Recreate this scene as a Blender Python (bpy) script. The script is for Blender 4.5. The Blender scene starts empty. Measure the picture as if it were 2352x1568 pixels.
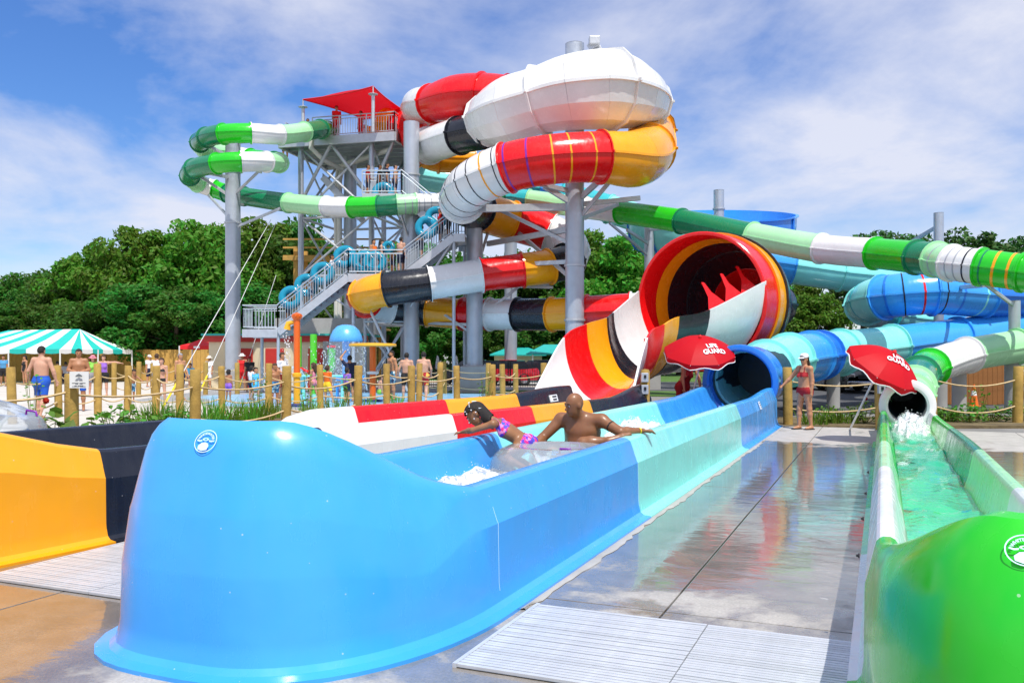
import bpy, bmesh, math, random
import numpy as np
from mathutils import Vector, Matrix, Quaternion
R = math.radians
random.seed(7); rng = np.random.default_rng(7)
scene = bpy.context.scene
COL = scene.collection
# ---------------------------------------------------------------- camera, world, sun, exposure
EYE = 1.6; FPX = 2000.0; CX = 1176.0; HY = 820.0          # reading frame 2352 x 1568
cam = bpy.data.cameras.new('camera'); cam_o = bpy.data.objects.new('camera', cam); COL.objects.link(cam_o)
cam.sensor_width = 36; cam.lens = 36*FPX/2352; cam.shift_y = (HY-784)/2352
cam.clip_start = .05; cam.clip_end = 6000
cam_o.location = (0, 0, EYE); cam_o.rotation_euler = (R(90), 0, 0)
scene.camera = cam_o
SUN_EL, SUN_AZ = R(63), math.atan2(.36, -.93)            # azimuth measured from +Y towards +X
sun_dir = Vector((math.sin(SUN_AZ)*math.cos(SUN_EL), math.cos(SUN_AZ)*math.cos(SUN_EL), math.sin(SUN_EL)))
w = bpy.data.worlds.new('World'); scene.world = w; w.use_nodes = True
nt = w.node_tree; nt.nodes.clear()
def nn(t, typ, **kw):
    n = t.nodes.new(typ)
    for k, v in kw.items():
        if k.startswith('i_'):
            n.inputs[k[2:].replace('_', ' ')].default_value = v
        else: setattr(n, k, v)
    return n
def lk(t, a, b): t.links.new(a, b)
sky = nn(nt, 'ShaderNodeTexSky', sky_type='NISHITA', sun_disc=False, sun_elevation=SUN_EL, sun_rotation=SUN_AZ,
         air_density=1.0, dust_density=.6, ozone_density=3.0)
tc = nn(nt, 'ShaderNodeTexCoord')
sep = nn(nt, 'ShaderNodeSeparateXYZ'); lk(nt, tc.outputs['Generated'], sep.inputs[0])
zc = nn(nt, 'ShaderNodeMath', operation='MAXIMUM'); lk(nt, sep.outputs[2], zc.inputs[0]); zc.inputs[1].default_value = 0.0
za = nn(nt, 'ShaderNodeMath', operation='ADD'); lk(nt, zc.outputs[0], za.inputs[0]); za.inputs[1].default_value = .30
dx = nn(nt, 'ShaderNodeMath', operation='DIVIDE'); lk(nt, sep.outputs[0], dx.inputs[0]); lk(nt, za.outputs[0], dx.inputs[1])
dy = nn(nt, 'ShaderNodeMath', operation='DIVIDE'); lk(nt, sep.outputs[1], dy.inputs[0]); lk(nt, za.outputs[0], dy.inputs[1])
cmb = nn(nt, 'ShaderNodeCombineXYZ'); lk(nt, dx.outputs[0], cmb.inputs[0]); lk(nt, dy.outputs[0], cmb.inputs[1])
mp = nn(nt, 'ShaderNodeMapping'); mp.inputs['Location'].default_value = (3.7, 1.3, .4); mp.inputs['Rotation'].default_value = (0, 0, R(-20)); mp.inputs['Scale'].default_value = (1.0, 1.0, 1)
lk(nt, cmb.outputs[0], mp.inputs[0])
n1 = nn(nt, 'ShaderNodeTexNoise', i_Scale=1.9, i_Detail=10.0, i_Roughness=.58, i_Distortion=.2); lk(nt, mp.outputs[0], n1.inputs['Vector'])
n2 = nn(nt, 'ShaderNodeTexNoise', i_Scale=.42, i_Detail=3.0, i_Roughness=.5); lk(nt, mp.outputs[0], n2.inputs['Vector'])
ad = nn(nt, 'ShaderNodeMath', operation='MULTIPLY_ADD'); lk(nt, n2.outputs[0], ad.inputs[0]); ad.inputs[1].default_value = .75; lk(nt, n1.outputs[0], ad.inputs[2])
cr = nn(nt, 'ShaderNodeValToRGB'); cr.color_ramp.elements[0].position = .69; cr.color_ramp.elements[1].position = 1.0
lk(nt, ad.outputs[0], cr.inputs[0])
crm = nn(nt, 'ShaderNodeMath', operation='MULTIPLY_ADD'); lk(nt, cr.outputs[0], crm.inputs[0]); crm.inputs[1].default_value = .80; crm.inputs[2].default_value = .11
hs = nn(nt, 'ShaderNodeHueSaturation', i_Saturation=1.5, i_Value=1.5); hs.inputs['Hue'].default_value = .514
lk(nt, sky.outputs[0], hs.inputs['Color'])
mixc = nn(nt, 'ShaderNodeMix', data_type='RGBA'); lk(nt, crm.outputs[0], mixc.inputs[0]); lk(nt, hs.outputs[0], mixc.inputs[6]); mixc.inputs[7].default_value = (7.6, 7.8, 8.9, 1)
bg = nn(nt, 'ShaderNodeBackground'); lk(nt, mixc.outputs[2], bg.inputs[0]); bg.inputs[1].default_value = .11
wo = nn(nt, 'ShaderNodeOutputWorld'); lk(nt, bg.outputs[0], wo.inputs[0])
sl = bpy.data.lights.new('sun', 'SUN'); sl.energy = 4.8; sl.angle = R(.5); sl.color = (1, .965, .90)
so = bpy.data.objects.new('sun', sl); COL.objects.link(so); so.rotation_euler = (-sun_dir).to_track_quat('-Z', 'Y').to_euler()
so.location = (0, 0, 60)
vs = scene.view_settings; vs.view_transform = 'Standard'; vs.look = 'None'; vs.exposure = -0.04; vs.gamma = 1; vs.use_curve_mapping = False
scene.cycles.max_bounces = 8; scene.cycles.transparent_max_bounces = 12; scene.cycles.caustics_reflective = False; scene.cycles.caustics_refractive = False
scene.cycles.sample_clamp_indirect = 6

# ---------------------------------------------------------------- placing
def P(px, py, Y): return Vector(((px-CX)*Y/FPX, Y, EYE+(HY-py)*Y/FPX))     # a sight line read off the photo, at its distance
def G(px, py, z=0.0):
    Y = (EYE-z)*FPX/(py-HY); return Vector(((px-CX)*Y/FPX, Y, z))
U2 = (.3912, .9203); V2 = (.9203, -.3912)                                  # the lanes run along U2; V2 is to their right
def L(s, t, z=0.0): return Vector((U2[0]*s+V2[0]*t, U2[1]*s+V2[1]*t, z))

# ---------------------------------------------------------------- materials
MATS = {}
def newmat(name):
    m = bpy.data.materials.new(name); m.use_nodes = True; t = m.node_tree
    b = t.nodes['Principled BSDF']; MATS[name] = m
    return m, t, b
def lin(c):
    return tuple((x/12.92 if x <= .04045 else ((x+.055)/1.055)**2.4) for x in c)
def hexc(h): return lin(tuple(int(h[i:i+2], 16)/255 for i in (1, 3, 5)))
def paint(name, col, rough=.4, metal=0., coat=0., var=.08, vscale=3., bump=0., bscale=40., rvar=.1, spec=.5, trans=0., alpha=1., sub=0.):
    m, t, b = newmat(name)
    co = nn(t, 'ShaderNodeTexCoord')
    no = nn(t, 'ShaderNodeTexNoise', i_Scale=vscale, i_Detail=6.0, i_Roughness=.6); lk(t, co.outputs['Object'], no.inputs['Vector'])
    mr = nn(t, 'ShaderNodeMapRange'); mr.inputs[1].default_value = .25; mr.inputs[2].default_value = .75; mr.inputs[3].default_value = 1-var; mr.inputs[4].default_value = 1+var*.6
    lk(t, no.outputs[0], mr.inputs[0])
    mx = nn(t, 'ShaderNodeMix', data_type='RGBA', blend_type='MULTIPLY'); mx.inputs[0].default_value = 1
    mx.inputs[6].default_value = (*col, 1); lk(t, mr.outputs[0], mx.inputs[7]); lk(t, mx.outputs[2], b.inputs['Base Color'])
    n2 = nn(t, 'ShaderNodeTexNoise', i_Scale=vscale*4.3, i_Detail=5.0); lk(t, co.outputs['Object'], n2.inputs['Vector'])
    m2 = nn(t, 'ShaderNodeMapRange'); m2.inputs[1].default_value = .3; m2.inputs[2].default_value = .7; m2.inputs[3].default_value = max(.02, rough-rvar); m2.inputs[4].default_value = rough+rvar
    lk(t, n2.outputs[0], m2.inputs[0]); lk(t, m2.outputs[0], b.inputs['Roughness'])
    b.inputs['Metallic'].default_value = metal; b.inputs['Coat Weight'].default_value = coat; b.inputs['Coat Roughness'].default_value = .08
    b.inputs['Specular IOR Level'].default_value = spec; b.inputs['Transmission Weight'].default_value = trans; b.inputs['Alpha'].default_value = alpha
    if sub: b.inputs['Subsurface Weight'].default_value = sub; b.inputs['Subsurface Radius'].default_value = (.02, .008, .004); b.inputs['Subsurface Scale'].default_value = .5
    if bump:
        n3 = nn(t, 'ShaderNodeTexNoise', i_Scale=bscale, i_Detail=4.0); lk(t, co.outputs['Object'], n3.inputs['Vector'])
        bp = nn(t, 'ShaderNodeBump', i_Strength=bump, i_Distance=.02); lk(t, n3.outputs[0], bp.inputs['Height']); lk(t, bp.outputs[0], b.inputs['Normal'])
    return m
def gel(name, col, rough=.2):
    """glossy fibreglass gel coat: slight waviness, faint water streaks and drying spots in the gloss"""
    m = paint(name, col, rough=rough, coat=.10, var=.11, vscale=.8, rvar=.08)
    t = m.node_tree; b = t.nodes['Principled BSDF']
    co = nn(t, 'ShaderNodeTexCoord')
    n3 = nn(t, 'ShaderNodeTexNoise', i_Scale=2.2, i_Detail=2.0); lk(t, co.outputs['Object'], n3.inputs['Vector'])
    n4 = nn(t, 'ShaderNodeTexNoise', i_Scale=55., i_Detail=2.0); lk(t, co.outputs['Object'], n4.inputs['Vector'])
    a = nn(t, 'ShaderNodeMath', operation='MULTIPLY_ADD'); lk(t, n4.outputs[0], a.inputs[0]); a.inputs[1].default_value = .012; lk(t, n3.outputs[0], a.inputs[2])
    bp = nn(t, 'ShaderNodeBump', i_Strength=.22, i_Distance=.06); lk(t, a.outputs[0], bp.inputs['Height']); lk(t, bp.outputs[0], b.inputs['Normal'])
    # run-off streaks and rubbed patches
    ms_ = nn(t, 'ShaderNodeMapping'); ms_.inputs['Scale'].default_value = (7, 7, .55); lk(t, co.outputs['Object'], ms_.inputs[0])
    n5 = nn(t, 'ShaderNodeTexNoise', i_Scale=1.6, i_Detail=6., i_Roughness=.6); lk(t, ms_.outputs[0], n5.inputs['Vector'])
    r5 = nn(t, 'ShaderNodeMapRange'); r5.inputs[1].default_value = .35; r5.inputs[2].default_value = .8; r5.inputs[3].default_value = .0; r5.inputs[4].default_value = .09; lk(t, n5.outputs[0], r5.inputs[0])
    o5 = b.inputs['Base Color'].links[0].from_socket; x5 = nn(t, 'ShaderNodeMix', data_type='RGBA'); lk(t, r5.outputs[0], x5.inputs[0]); lk(t, o5, x5.inputs[6]); x5.inputs[7].default_value = (*[c*.7+.10 for c in col], 1); lk(t, x5.outputs[2], b.inputs['Base Color'])
    o6 = b.inputs['Roughness'].links[0].from_socket; a6 = nn(t, 'ShaderNodeMath', operation='MULTIPLY_ADD'); lk(t, r5.outputs[0], a6.inputs[0]); a6.inputs[1].default_value = 1.1; lk(t, o6, a6.inputs[2]); lk(t, a6.outputs[0], b.inputs['Roughness'])
    # small dried water specks
    vo = nn(t, 'ShaderNodeTexVoronoi', i_Scale=9.); lk(t, co.outputs['Object'], vo.inputs['Vector'])
    lt = nn(t, 'ShaderNodeMath', operation='LESS_THAN'); lk(t, vo.outputs['Distance'], lt.inputs[0]); lt.inputs[1].default_value = .045
    old = b.inputs['Base Color'].links[0].from_socket
    mx = nn(t, 'ShaderNodeMix', data_type='RGBA'); lk(t, lt.outputs[0], mx.inputs[0]); lk(t, old, mx.inputs[6]); mx.inputs[7].default_value = (*[min(.9, c*.6+.3) for c in col], 1)
    lk(t, mx.outputs[2], b.inputs['Base Color'])
    return m
gel('greyband', (.45,.47,.5)); gel('blue', (.048, .37, .90)); gel('deepblue', (.02, .20, .72)); gel('aqua', (.27, .82, .78)); gel('teal', (.03, .45, .50))
gel('orange', (.93, .385, .006)); gel('red', (.80, .004, .006)); gel('black', (.010, .012, .020)); gel('white', (.80, .80, .79))
gel('green', (.018, .55, .015)); gel('darkgreen', (.004, .22, .09)); gel('mint', (.40, .78, .42)); gel('yellow', (.95, .55, .01))
paint('lips', (.12, .025, .02), rough=.4)
paint('painted_shade', (.006, .03, .045), rough=.4)  # near-black colour standing in for shade inside the tunnel mouths
paint('steel', (.50, .54, .60), rough=.42, metal=.45, var=.14, vscale=1.6, rvar=.12)
paint('galv', (.56, .58, .61), rough=.5, metal=.55, var=.14, vscale=4., rvar=.12)
paint('rail', (.50, .55, .60), rough=.45, metal=.5, var=.1, vscale=6.)
paint('alu', (.61, .63, .67), rough=.45, metal=.25, var=.16, vscale=5.)
paint('alu_worn', (.56, .58, .61), rough=.5, metal=.25, var=.2, vscale=4.)
paint('concrete', (.40, .39, .37), rough=.85, var=.18, vscale=2.2, bump=.25, bscale=60)
paint('pvc', (.75, .73, .66), rough=.45, var=.06)
paint('wood_post', (.44, .28, .065), rough=.85, var=.35, vscale=5., bump=.5, bscale=30)
paint('plank', (.55, .32, .075), rough=.85, var=.3, vscale=2.6, bump=.3, bscale=30)
paint('plank_brown', (.30, .12, .03), rough=.8, var=.3, vscale=3, bump=.3)
paint('rope', (.62, .46, .24), rough=.9, var=.25, vscale=12, bump=.5, bscale=120)
paint('cloth_red', (.72, .008, .012), rough=.7, var=.12, vscale=2, coat=0)
paint('cloth_white', (.82, .82, .80), rough=.75, var=.06)
paint('cloth_teal', (.01, .50, .42), rough=.7, var=.1)
paint('black_metal', (.012, .013, .016), rough=.45, var=.1)
paint('rubber', (.018, .018, .018), rough=.8, var=.2)
paint('plastic_white', (.75, .75, .73), rough=.4)
paint('plastic_grey', (.18, .19, .2), rough=.5)
paint('print_black', (.03, .03, .035), rough=.6, var=.02)
paint('print_white', (.85, .87, .9), rough=.5, var=.02)
paint('logo_white', (.62, .82, .95), rough=.4, var=.02)
paint('cream', (.72, .62, .42), rough=.8, var=.1)
paint('redpaint', (.55, .03, .02), rough=.5)
paint('roof_teal', (.02, .40, .36), rough=.5)
paint('glass_dark', (.015, .02, .03), rough=.06, var=.02, rvar=.02)
paint('car_dark', (.02, .022, .03), rough=.2, coat=.8, var=.03)
paint('car_silver', (.42, .44, .46), rough=.25, metal=.6, coat=.8, var=.03)
paint('car_red', (.45, .01, .02), rough=.25, coat=.8, var=.03)
paint('chrome', (.7, .7, .72), rough=.15, metal=1)
paint('orange_paint', (.80, .14, .01), rough=.35, coat=.3)
paint('yellow_paint', (.85, .45, .02), rough=.35, coat=.3)
paint('lime_paint', (.10, .60, .03), rough=.3, coat=.4)
paint('sky_paint', (.10, .42, .82), rough=.3, coat=.4)
paint('navy_paint', (.015, .03, .18), rough=.35)
paint('purple', (.22, .02, .36), rough=.35)
paint('cone_orange', (.85, .16, .01), rough=.5)
paint('bark', (.09, .065, .045), rough=.95, var=.35, vscale=3, bump=.6, bscale=14)
paint('soil', (.10, .07, .04), rough=.95, var=.35, vscale=3, bump=.8, bscale=12)
paint('tag_yellow', (.85, .62, .02), rough=.6)

def leafmat(name, col, tr=.35, vary=1.):
    m, t, b = newmat(name)
    oi = nn(t, 'ShaderNodeObjectInfo'); geo = nn(t, 'ShaderNodeNewGeometry')
    hsv = nn(t, 'ShaderNodeHueSaturation'); hsv.inputs['Color'].default_value = (*col, 1)
    a = nn(t, 'ShaderNodeMapRange'); a.inputs[3].default_value = .5-.03*vary; a.inputs[4].default_value = .5+.03*vary; lk(t, geo.outputs['Random Per Island'], a.inputs[0]); oh = nn(t, 'ShaderNodeMapRange'); oh.inputs[3].default_value = -.028*vary; oh.inputs[4].default_value = .03*vary; lk(t, oi.outputs['Random'], oh.inputs[0]); sh_ = nn(t, 'ShaderNodeMath', operation='ADD'); lk(t, a.outputs[0], sh_.inputs[0]); lk(t, oh.outputs[0], sh_.inputs[1]); lk(t, sh_.outputs[0], hsv.inputs['Hue'])
    v = nn(t, 'ShaderNodeMapRange'); v.inputs[3].default_value = 1-.3*vary; v.inputs[4].default_value = 1+.3*vary; lk(t, oi.outputs['Random'], v.inputs[0])
    v2 = nn(t, 'ShaderNodeMapRange'); v2.inputs[3].default_value = 1-.3*vary; v2.inputs[4].default_value = 1+.35*vary; lk(t, geo.outputs['Random Per Island'], v2.inputs[0])
    mu = nn(t, 'ShaderNodeMath', operation='MULTIPLY'); lk(t, v.outputs[0], mu.inputs[0]); lk(t, v2.outputs[0], mu.inputs[1]); lk(t, mu.outputs[0], hsv.inputs['Value'])
    lk(t, hsv.outputs[0], b.inputs['Base Color']); b.inputs['Roughness'].default_value = .55; b.inputs['Specular IOR Level'].default_value = .3
    tl = nn(t, 'ShaderNodeBsdfTranslucent'); lk(t, hsv.outputs[0], tl.inputs[0])
    ms = nn(t, 'ShaderNodeMixShader'); ms.inputs[0].default_value = tr; lk(t, b.outputs[0], ms.inputs[1]); lk(t, tl.outputs[0], ms.inputs[2])
    lk(t, ms.outputs[0], t.nodes['Material Output'].inputs[0])
    return m
leafmat('leaf_a', (.112, .28, .024), .45); leafmat('leaf_b', (.070, .20, .024), .45); leafmat('leaf_pine', (.055, .13, .022), .25)
m = leafmat('cloth_sail', (.72, .004, .014), .38, .0)
leafmat('grass_blade', (.13, .30, .025)); leafmat('leaf_bright', (.11, .28, .03)); leafmat('petal_red', (.55, .01, .01), .3, .2); leafmat('leaf_olive', (.22, .22, .03))
def clear_mat(name, col, ior=1.15, rough=.04, dens=.35, tcol=(1, 1, 1)):
    """thin clear vinyl / water film: tinted see-through with a glossy skin"""
    m, t, b = newmat(name); t.nodes.remove(b)
    tr = nn(t, 'ShaderNodeBsdfTransparent'); tr.inputs[0].default_value = (*tcol, 1)
    df = nn(t, 'ShaderNodeBsdfDiffuse'); df.inputs[0].default_value = (*col, 1)
    gl = nn(t, 'ShaderNodeBsdfGlossy'); gl.inputs['Roughness'].default_value = rough; gl.inputs[0].default_value = (1, 1, 1, 1)
    m1 = nn(t, 'ShaderNodeMixShader'); m1.inputs[0].default_value = dens; lk(t, tr.outputs[0], m1.inputs[1]); lk(t, df.outputs[0], m1.inputs[2])
    fr = nn(t, 'ShaderNodeFresnel', i_IOR=ior)
    m2 = nn(t, 'ShaderNodeMixShader'); lk(t, fr.outputs[0], m2.inputs[0]); lk(t, m1.outputs[0], m2.inputs[1]); lk(t, gl.outputs[0], m2.inputs[2])
    co = nn(t, 'ShaderNodeTexCoord'); no = nn(t, 'ShaderNodeTexNoise', i_Scale=9., i_Detail=4.); lk(t, co.outputs['Object'], no.inputs['Vector'])
    bp = nn(t, 'ShaderNodeBump', i_Strength=.35 if 'water' in name else .08, i_Distance=.05); lk(t, no.outputs[0], bp.inputs['Height'])
    lk(t, bp.outputs[0], gl.inputs['Normal']); lk(t, bp.outputs[0], fr.inputs['Normal'])
    lk(t, m2.outputs[0], t.nodes['Material Output'].inputs[0])
    return m
def foam_mat():
    m, t, b = newmat('foam'); b.inputs['Base Color'].default_value = (.9, .92, .93, 1); b.inputs['Roughness'].default_value = .35
    co = nn(t, 'ShaderNodeTexCoord'); mp_ = nn(t, 'ShaderNodeMapping'); mp_.inputs['Rotation'].default_value = (0, 0, math.atan2(U2[0], U2[1])); lk(t, co.outputs['Object'], mp_.inputs[0])
    m2_ = nn(t, 'ShaderNodeMapping'); m2_.inputs['Scale'].default_value = (1.6, .7, 1); lk(t, mp_.outputs[0], m2_.inputs[0])
    n_ = nn(t, 'ShaderNodeTexNoise', i_Scale=13., i_Detail=8., i_Roughness=.7, i_Distortion=.8); lk(t, m2_.outputs[0], n_.inputs['Vector'])
    r_ = nn(t, 'ShaderNodeMapRange', interpolation_type='SMOOTHSTEP'); r_.inputs[1].default_value = .40; r_.inputs[2].default_value = .53; r_.inputs[3].default_value = .30; r_.inputs[4].default_value = .96; lk(t, n_.outputs[0], r_.inputs[0])
    bp = nn(t, 'ShaderNodeBump', i_Strength=.35, i_Distance=.03); lk(t, n_.outputs[0], bp.inputs['Height']); lk(t, bp.outputs[0], b.inputs['Normal'])
    b.inputs['Subsurface Weight'].default_value = .0; b.inputs['Emission Strength'].default_value = 0.
    lk(t, r_.outputs[0], b.inputs['Alpha'])
foam_mat()
clear_mat('vinyl', (.80, .86, .90), 1.6, .06, .30, (.95, .98, 1))
clear_mat('vinyl_blue', (.015, .34, .52), 1.45, .06, .72, (.3, .8, 1))
clear_mat('water', (.30, .75, .72), 1.33, .02, .12, (.9, 1, .99))
clear_mat('water_green', (.04, .62, .34), 1.18, .04, .55, (.6, 1, .8))
clear_mat('spray', (.85, .9, .95), 1.05, .2, .10, (1, 1, 1))
# foam-flecked running water (white lines drawn out along the lane)
def deck_mat():
    m, t, b = newmat('wet_deck')
    geo = nn(t, 'ShaderNodeNewGeometry'); mp = nn(t, 'ShaderNodeMapping', vector_type='TEXTURE'); mp.inputs['Rotation'].default_value = (0, 0, -math.atan2(U2[0], U2[1]))
    lk(t, geo.outputs['Position'], mp.inputs[0])            # x = t (right of lane), y = s (along lane)
    big = nn(t, 'ShaderNodeTexNoise', i_Scale=.62, i_Detail=6., i_Roughness=.6, i_Distortion=.4); lk(t, mp.outputs[0], big.inputs['Vector'])
    med = nn(t, 'ShaderNodeTexNoise', i_Scale=3.2, i_Detail=8., i_Roughness=.65); lk(t, mp.outputs[0], med.inputs['Vector'])
    fin = nn(t, 'ShaderNodeTexNoise', i_Scale=60., i_Detail=4., i_Roughness=.6); lk(t, mp.outputs[0], fin.inputs['Vector'])
    # wetness = large stains, wetter in the low middle of the deck
    sp = nn(t, 'ShaderNodeSeparateXYZ'); lk(t, mp.outputs[0], sp.inputs[0])
    far = nn(t, 'ShaderNodeMapRange', interpolation_type='SMOOTHSTEP'); far.inputs[1].default_value = 15.0; far.inputs[2].default_value = 18.5; far.inputs[3].default_value = .12; far.inputs[4].default_value = -.30; lk(t, sp.outputs[1], far.inputs[0])
    nea = nn(t, 'ShaderNodeMapRange', interpolation_type='SMOOTHSTEP'); nea.inputs[1].default_value = 5.6; nea.inputs[2].default_value = 7.6; nea.inputs[3].default_value = .02; nea.inputs[4].default_value = .27; lk(t, sp.outputs[1], nea.inputs[0])
    lft = nn(t, 'ShaderNodeMapRange', interpolation_type='SMOOTHSTEP'); lft.inputs[1].default_value = -4.2; lft.inputs[2].default_value = -3.6; lft.inputs[3].default_value = .20; lft.inputs[4].default_value = 0.; lk(t, sp.outputs[0], lft.inputs[0])
    a0 = nn(t, 'ShaderNodeMath', operation='ADD'); lk(t, nea.outputs[0], a0.inputs[0]); lk(t, lft.outputs[0], a0.inputs[1])
    ab = nn(t, 'ShaderNodeMath', operation='ADD'); lk(t, far.outputs[0], ab.inputs[0]); lk(t, a0.outputs[0], ab.inputs[1])
    a1 = nn(t, 'ShaderNodeMath', operation='ADD'); lk(t, big.outputs[0], a1.inputs[0]); lk(t, ab.outputs[0], a1.inputs[1])
    a2 = nn(t, 'ShaderNodeMath', operation='MULTIPLY_ADD'); lk(t, med.outputs[0], a2.inputs[0]); a2.inputs[1].default_value = .45; lk(t, a1.outputs[0], a2.inputs[2])
    wet = nn(t, 'ShaderNodeMapRange', interpolation_type='SMOOTHSTEP'); wet.inputs[1].default_value = .80; wet.inputs[2].default_value = .93; lk(t, a2.outputs[0], wet.inputs[0])
    cr = nn(t, 'ShaderNodeValToRGB'); e = cr.color_ramp.elements; e[0].position = .3; e[0].color = (.36, .34, .31, 1); e[1].position = .7; e[1].color = (.52, .49, .45, 1); lk(t, med.outputs[0], cr.inputs[0])
    cw = nn(t, 'ShaderNodeValToRGB'); e = cw.color_ramp.elements; e[0].position = .3; e[0].color = (.155, .13, .10, 1); e[1].position = .72; e[1].color = (.29, .25, .205, 1); lk(t, med.outputs[0], cw.inputs[0])
    mx = nn(t, 'ShaderNodeMix', data_type='RGBA'); lk(t, wet.outputs[0], mx.inputs[0]); lk(t, cr.outputs[0], mx.inputs[6]); lk(t, cw.outputs[0], mx.inputs[7])
    sg = nn(t, 'ShaderNodeMapRange'); sg.inputs[1].default_value = .3; sg.inputs[2].default_value = .7; sg.inputs[3].default_value = .78; sg.inputs[4].default_value = 1.14; lk(t, fin.outputs[0], sg.inputs[0])
    mz = nn(t, 'ShaderNodeMix', data_type='RGBA', blend_type='MULTIPLY'); mz.inputs[0].default_value = 1; lk(t, mx.outputs[2], mz.inputs[6]); lk(t, sg.outputs[0], mz.inputs[7])
    fo = nn(t, 'ShaderNodeTexNoise', i_Scale=1.1, i_Detail=9., i_Roughness=.72, i_Distortion=1.2); fm_ = nn(t, 'ShaderNodeMapping'); fm_.inputs['Location'].default_value = (5.3, 2.1, 0); fm_.inputs['Scale'].default_value = (.8, 1.7, 1); lk(t, mp.outputs[0], fm_.inputs[0]); lk(t, fm_.outputs[0], fo.inputs['Vector'])
    fr_ = nn(t, 'ShaderNodeMapRange', interpolation_type='SMOOTHSTEP'); fr_.inputs[1].default_value = .64; fr_.inputs[2].default_value = .72; fr_.inputs[4].default_value = .75; lk(t, fo.outputs[0], fr_.inputs[0])
    fx = nn(t, 'ShaderNodeMix', data_type='RGBA'); lk(t, fr_.outputs[0], fx.inputs[0]); lk(t, mz.outputs[2], fx.inputs[6]); fx.inputs[7].default_value = (.66, .64, .62, 1)
    lk(t, fx.outputs[2], b.inputs['Base Color'])
    ro = nn(t, 'ShaderNodeMapRange'); ro.inputs[3].default_value = .62; ro.inputs[4].default_value = .22; lk(t, wet.outputs[0], ro.inputs[0]); lk(t, ro.outputs[0], b.inputs['Roughness'])
    cwt = nn(t, 'ShaderNodeMapRange'); cwt.inputs[3].default_value = 0; cwt.inputs[4].default_value = .9; lk(t, wet.outputs[0], cwt.inputs[0]); lk(t, cwt.outputs[0], b.inputs['Coat Weight'])
    b.inputs['Coat Roughness'].default_value = .025; b.inputs['Coat IOR'].default_value = 1.45
    rip = nn(t, 'ShaderNodeMapping'); rip.inputs['Scale'].default_value = (1.5, 3., 1); lk(t, mp.outputs[0], rip.inputs[0])
    rn = nn(t, 'ShaderNodeTexNoise', i_Scale=1.3, i_Detail=6., i_Distortion=1.); lk(t, rip.outputs[0], rn.inputs['Vector'])
    bw = nn(t, 'ShaderNodeBump', i_Strength=.10, i_Distance=.03); lk(t, rn.outputs[0], bw.inputs['Height'])
    lk(t, bw.outputs[0], b.inputs['Coat Normal'])
    bd = nn(t, 'ShaderNodeBump', i_Strength=.25, i_Distance=.004); lk(t, fin.outputs[0], bd.inputs['Height']); lk(t, bd.outputs[0], b.inputs['Normal'])
deck_mat()
def mottled(name, c0, c1, scale, rough=.9, bump=.3, bs=50):
    m, t, b = newmat(name); geo = nn(t, 'ShaderNodeNewGeometry')
    n = nn(t, 'ShaderNodeTexNoise', i_Scale=scale, i_Detail=9., i_Roughness=.65); lk(t, geo.outputs['Position'], n.inputs['Vector'])
    cr = nn(t, 'ShaderNodeValToRGB'); e = cr.color_ramp.elements; e[0].position = .32; e[0].color = (*c0, 1); e[1].position = .68; e[1].color = (*c1, 1); lk(t, n.outputs[0], cr.inputs[0]); lk(t, cr.outputs[0], b.inputs['Base Color'])
    b.inputs['Roughness'].default_value = rough
    n3 = nn(t, 'ShaderNodeTexNoise', i_Scale=bs, i_Detail=4.); lk(t, geo.outputs['Position'], n3.inputs['Vector'])
    bp = nn(t, 'ShaderNodeBump', i_Strength=bump, i_Distance=.02); lk(t, n3.outputs[0], bp.inputs['Height']); lk(t, bp.outputs[0], b.inputs['Normal'])
mottled('gravel', (.16, .155, .15), (.27, .26, .25), .8)
mottled('asphalt', (.055, .057, .062), (.11, .11, .115), 1.2)
mottled('plaza', (.50, .46, .41), (.64, .60, .54), .7, .8, .15)
mottled('splash_blue', (.22, .50, .80), (.33, .62, .88), .6, .25, .1)
mottled('plaza_grey', (.27, .27, .27), (.36, .36, .36), .8, .7, .15)
mottled('bed_soil', (.09, .065, .035), (.20, .15, .07), 2.5, .95, 1, 12)
mottled('lawn', (.05, .12, .02), (.10, .20, .03), 1.5, .95, 1, 20)
SKIN = {}
def skin(name, c): SKIN[name] = paint('skin_'+name, c, rough=.5, var=.16, vscale=7, coat=.0, sub=.10)
skin('dark', (.25, .10, .038)); skin('brown', (.30, .13, .05)); skin('pale', (.62, .34, .23)); skin('tan', (.52, .25, .13)); skin('mid', (.40, .18, .085))
for k_ in ('dark', 'brown'): SKIN[k_].node_tree.nodes['Principled BSDF'].inputs['Coat Weight'].default_value = .28; SKIN[k_].node_tree.nodes['Principled BSDF'].inputs['Coat Roughness'].default_value = .22
for k, c in dict(navy=(.01, .015, .05), royal=(.01, .10, .55), crimson=(.35, .008, .012), scarlet=(.75, .012, .015), tee_white=(.8, .8, .82), black=(.012, .012, .014), orange=(.85, .15, .005),
                 pinkc=(.75, .25, .32), purplec=(.28, .12, .55), lime=(.25, .6, .08), aquac=(.12, .55, .85), patt_blue=(.08, .30, .55), yellowc=(.9, .55, .02), greyc=(.3, .3, .32), hair_dark=(.016, .012, .010), hair_brown=(.06, .03, .015), hotpink=(.75, .03, .22)).items():
    paint('c_'+k, c, rough=.8, var=.12, vscale=12, bump=.2, bscale=60)
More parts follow.
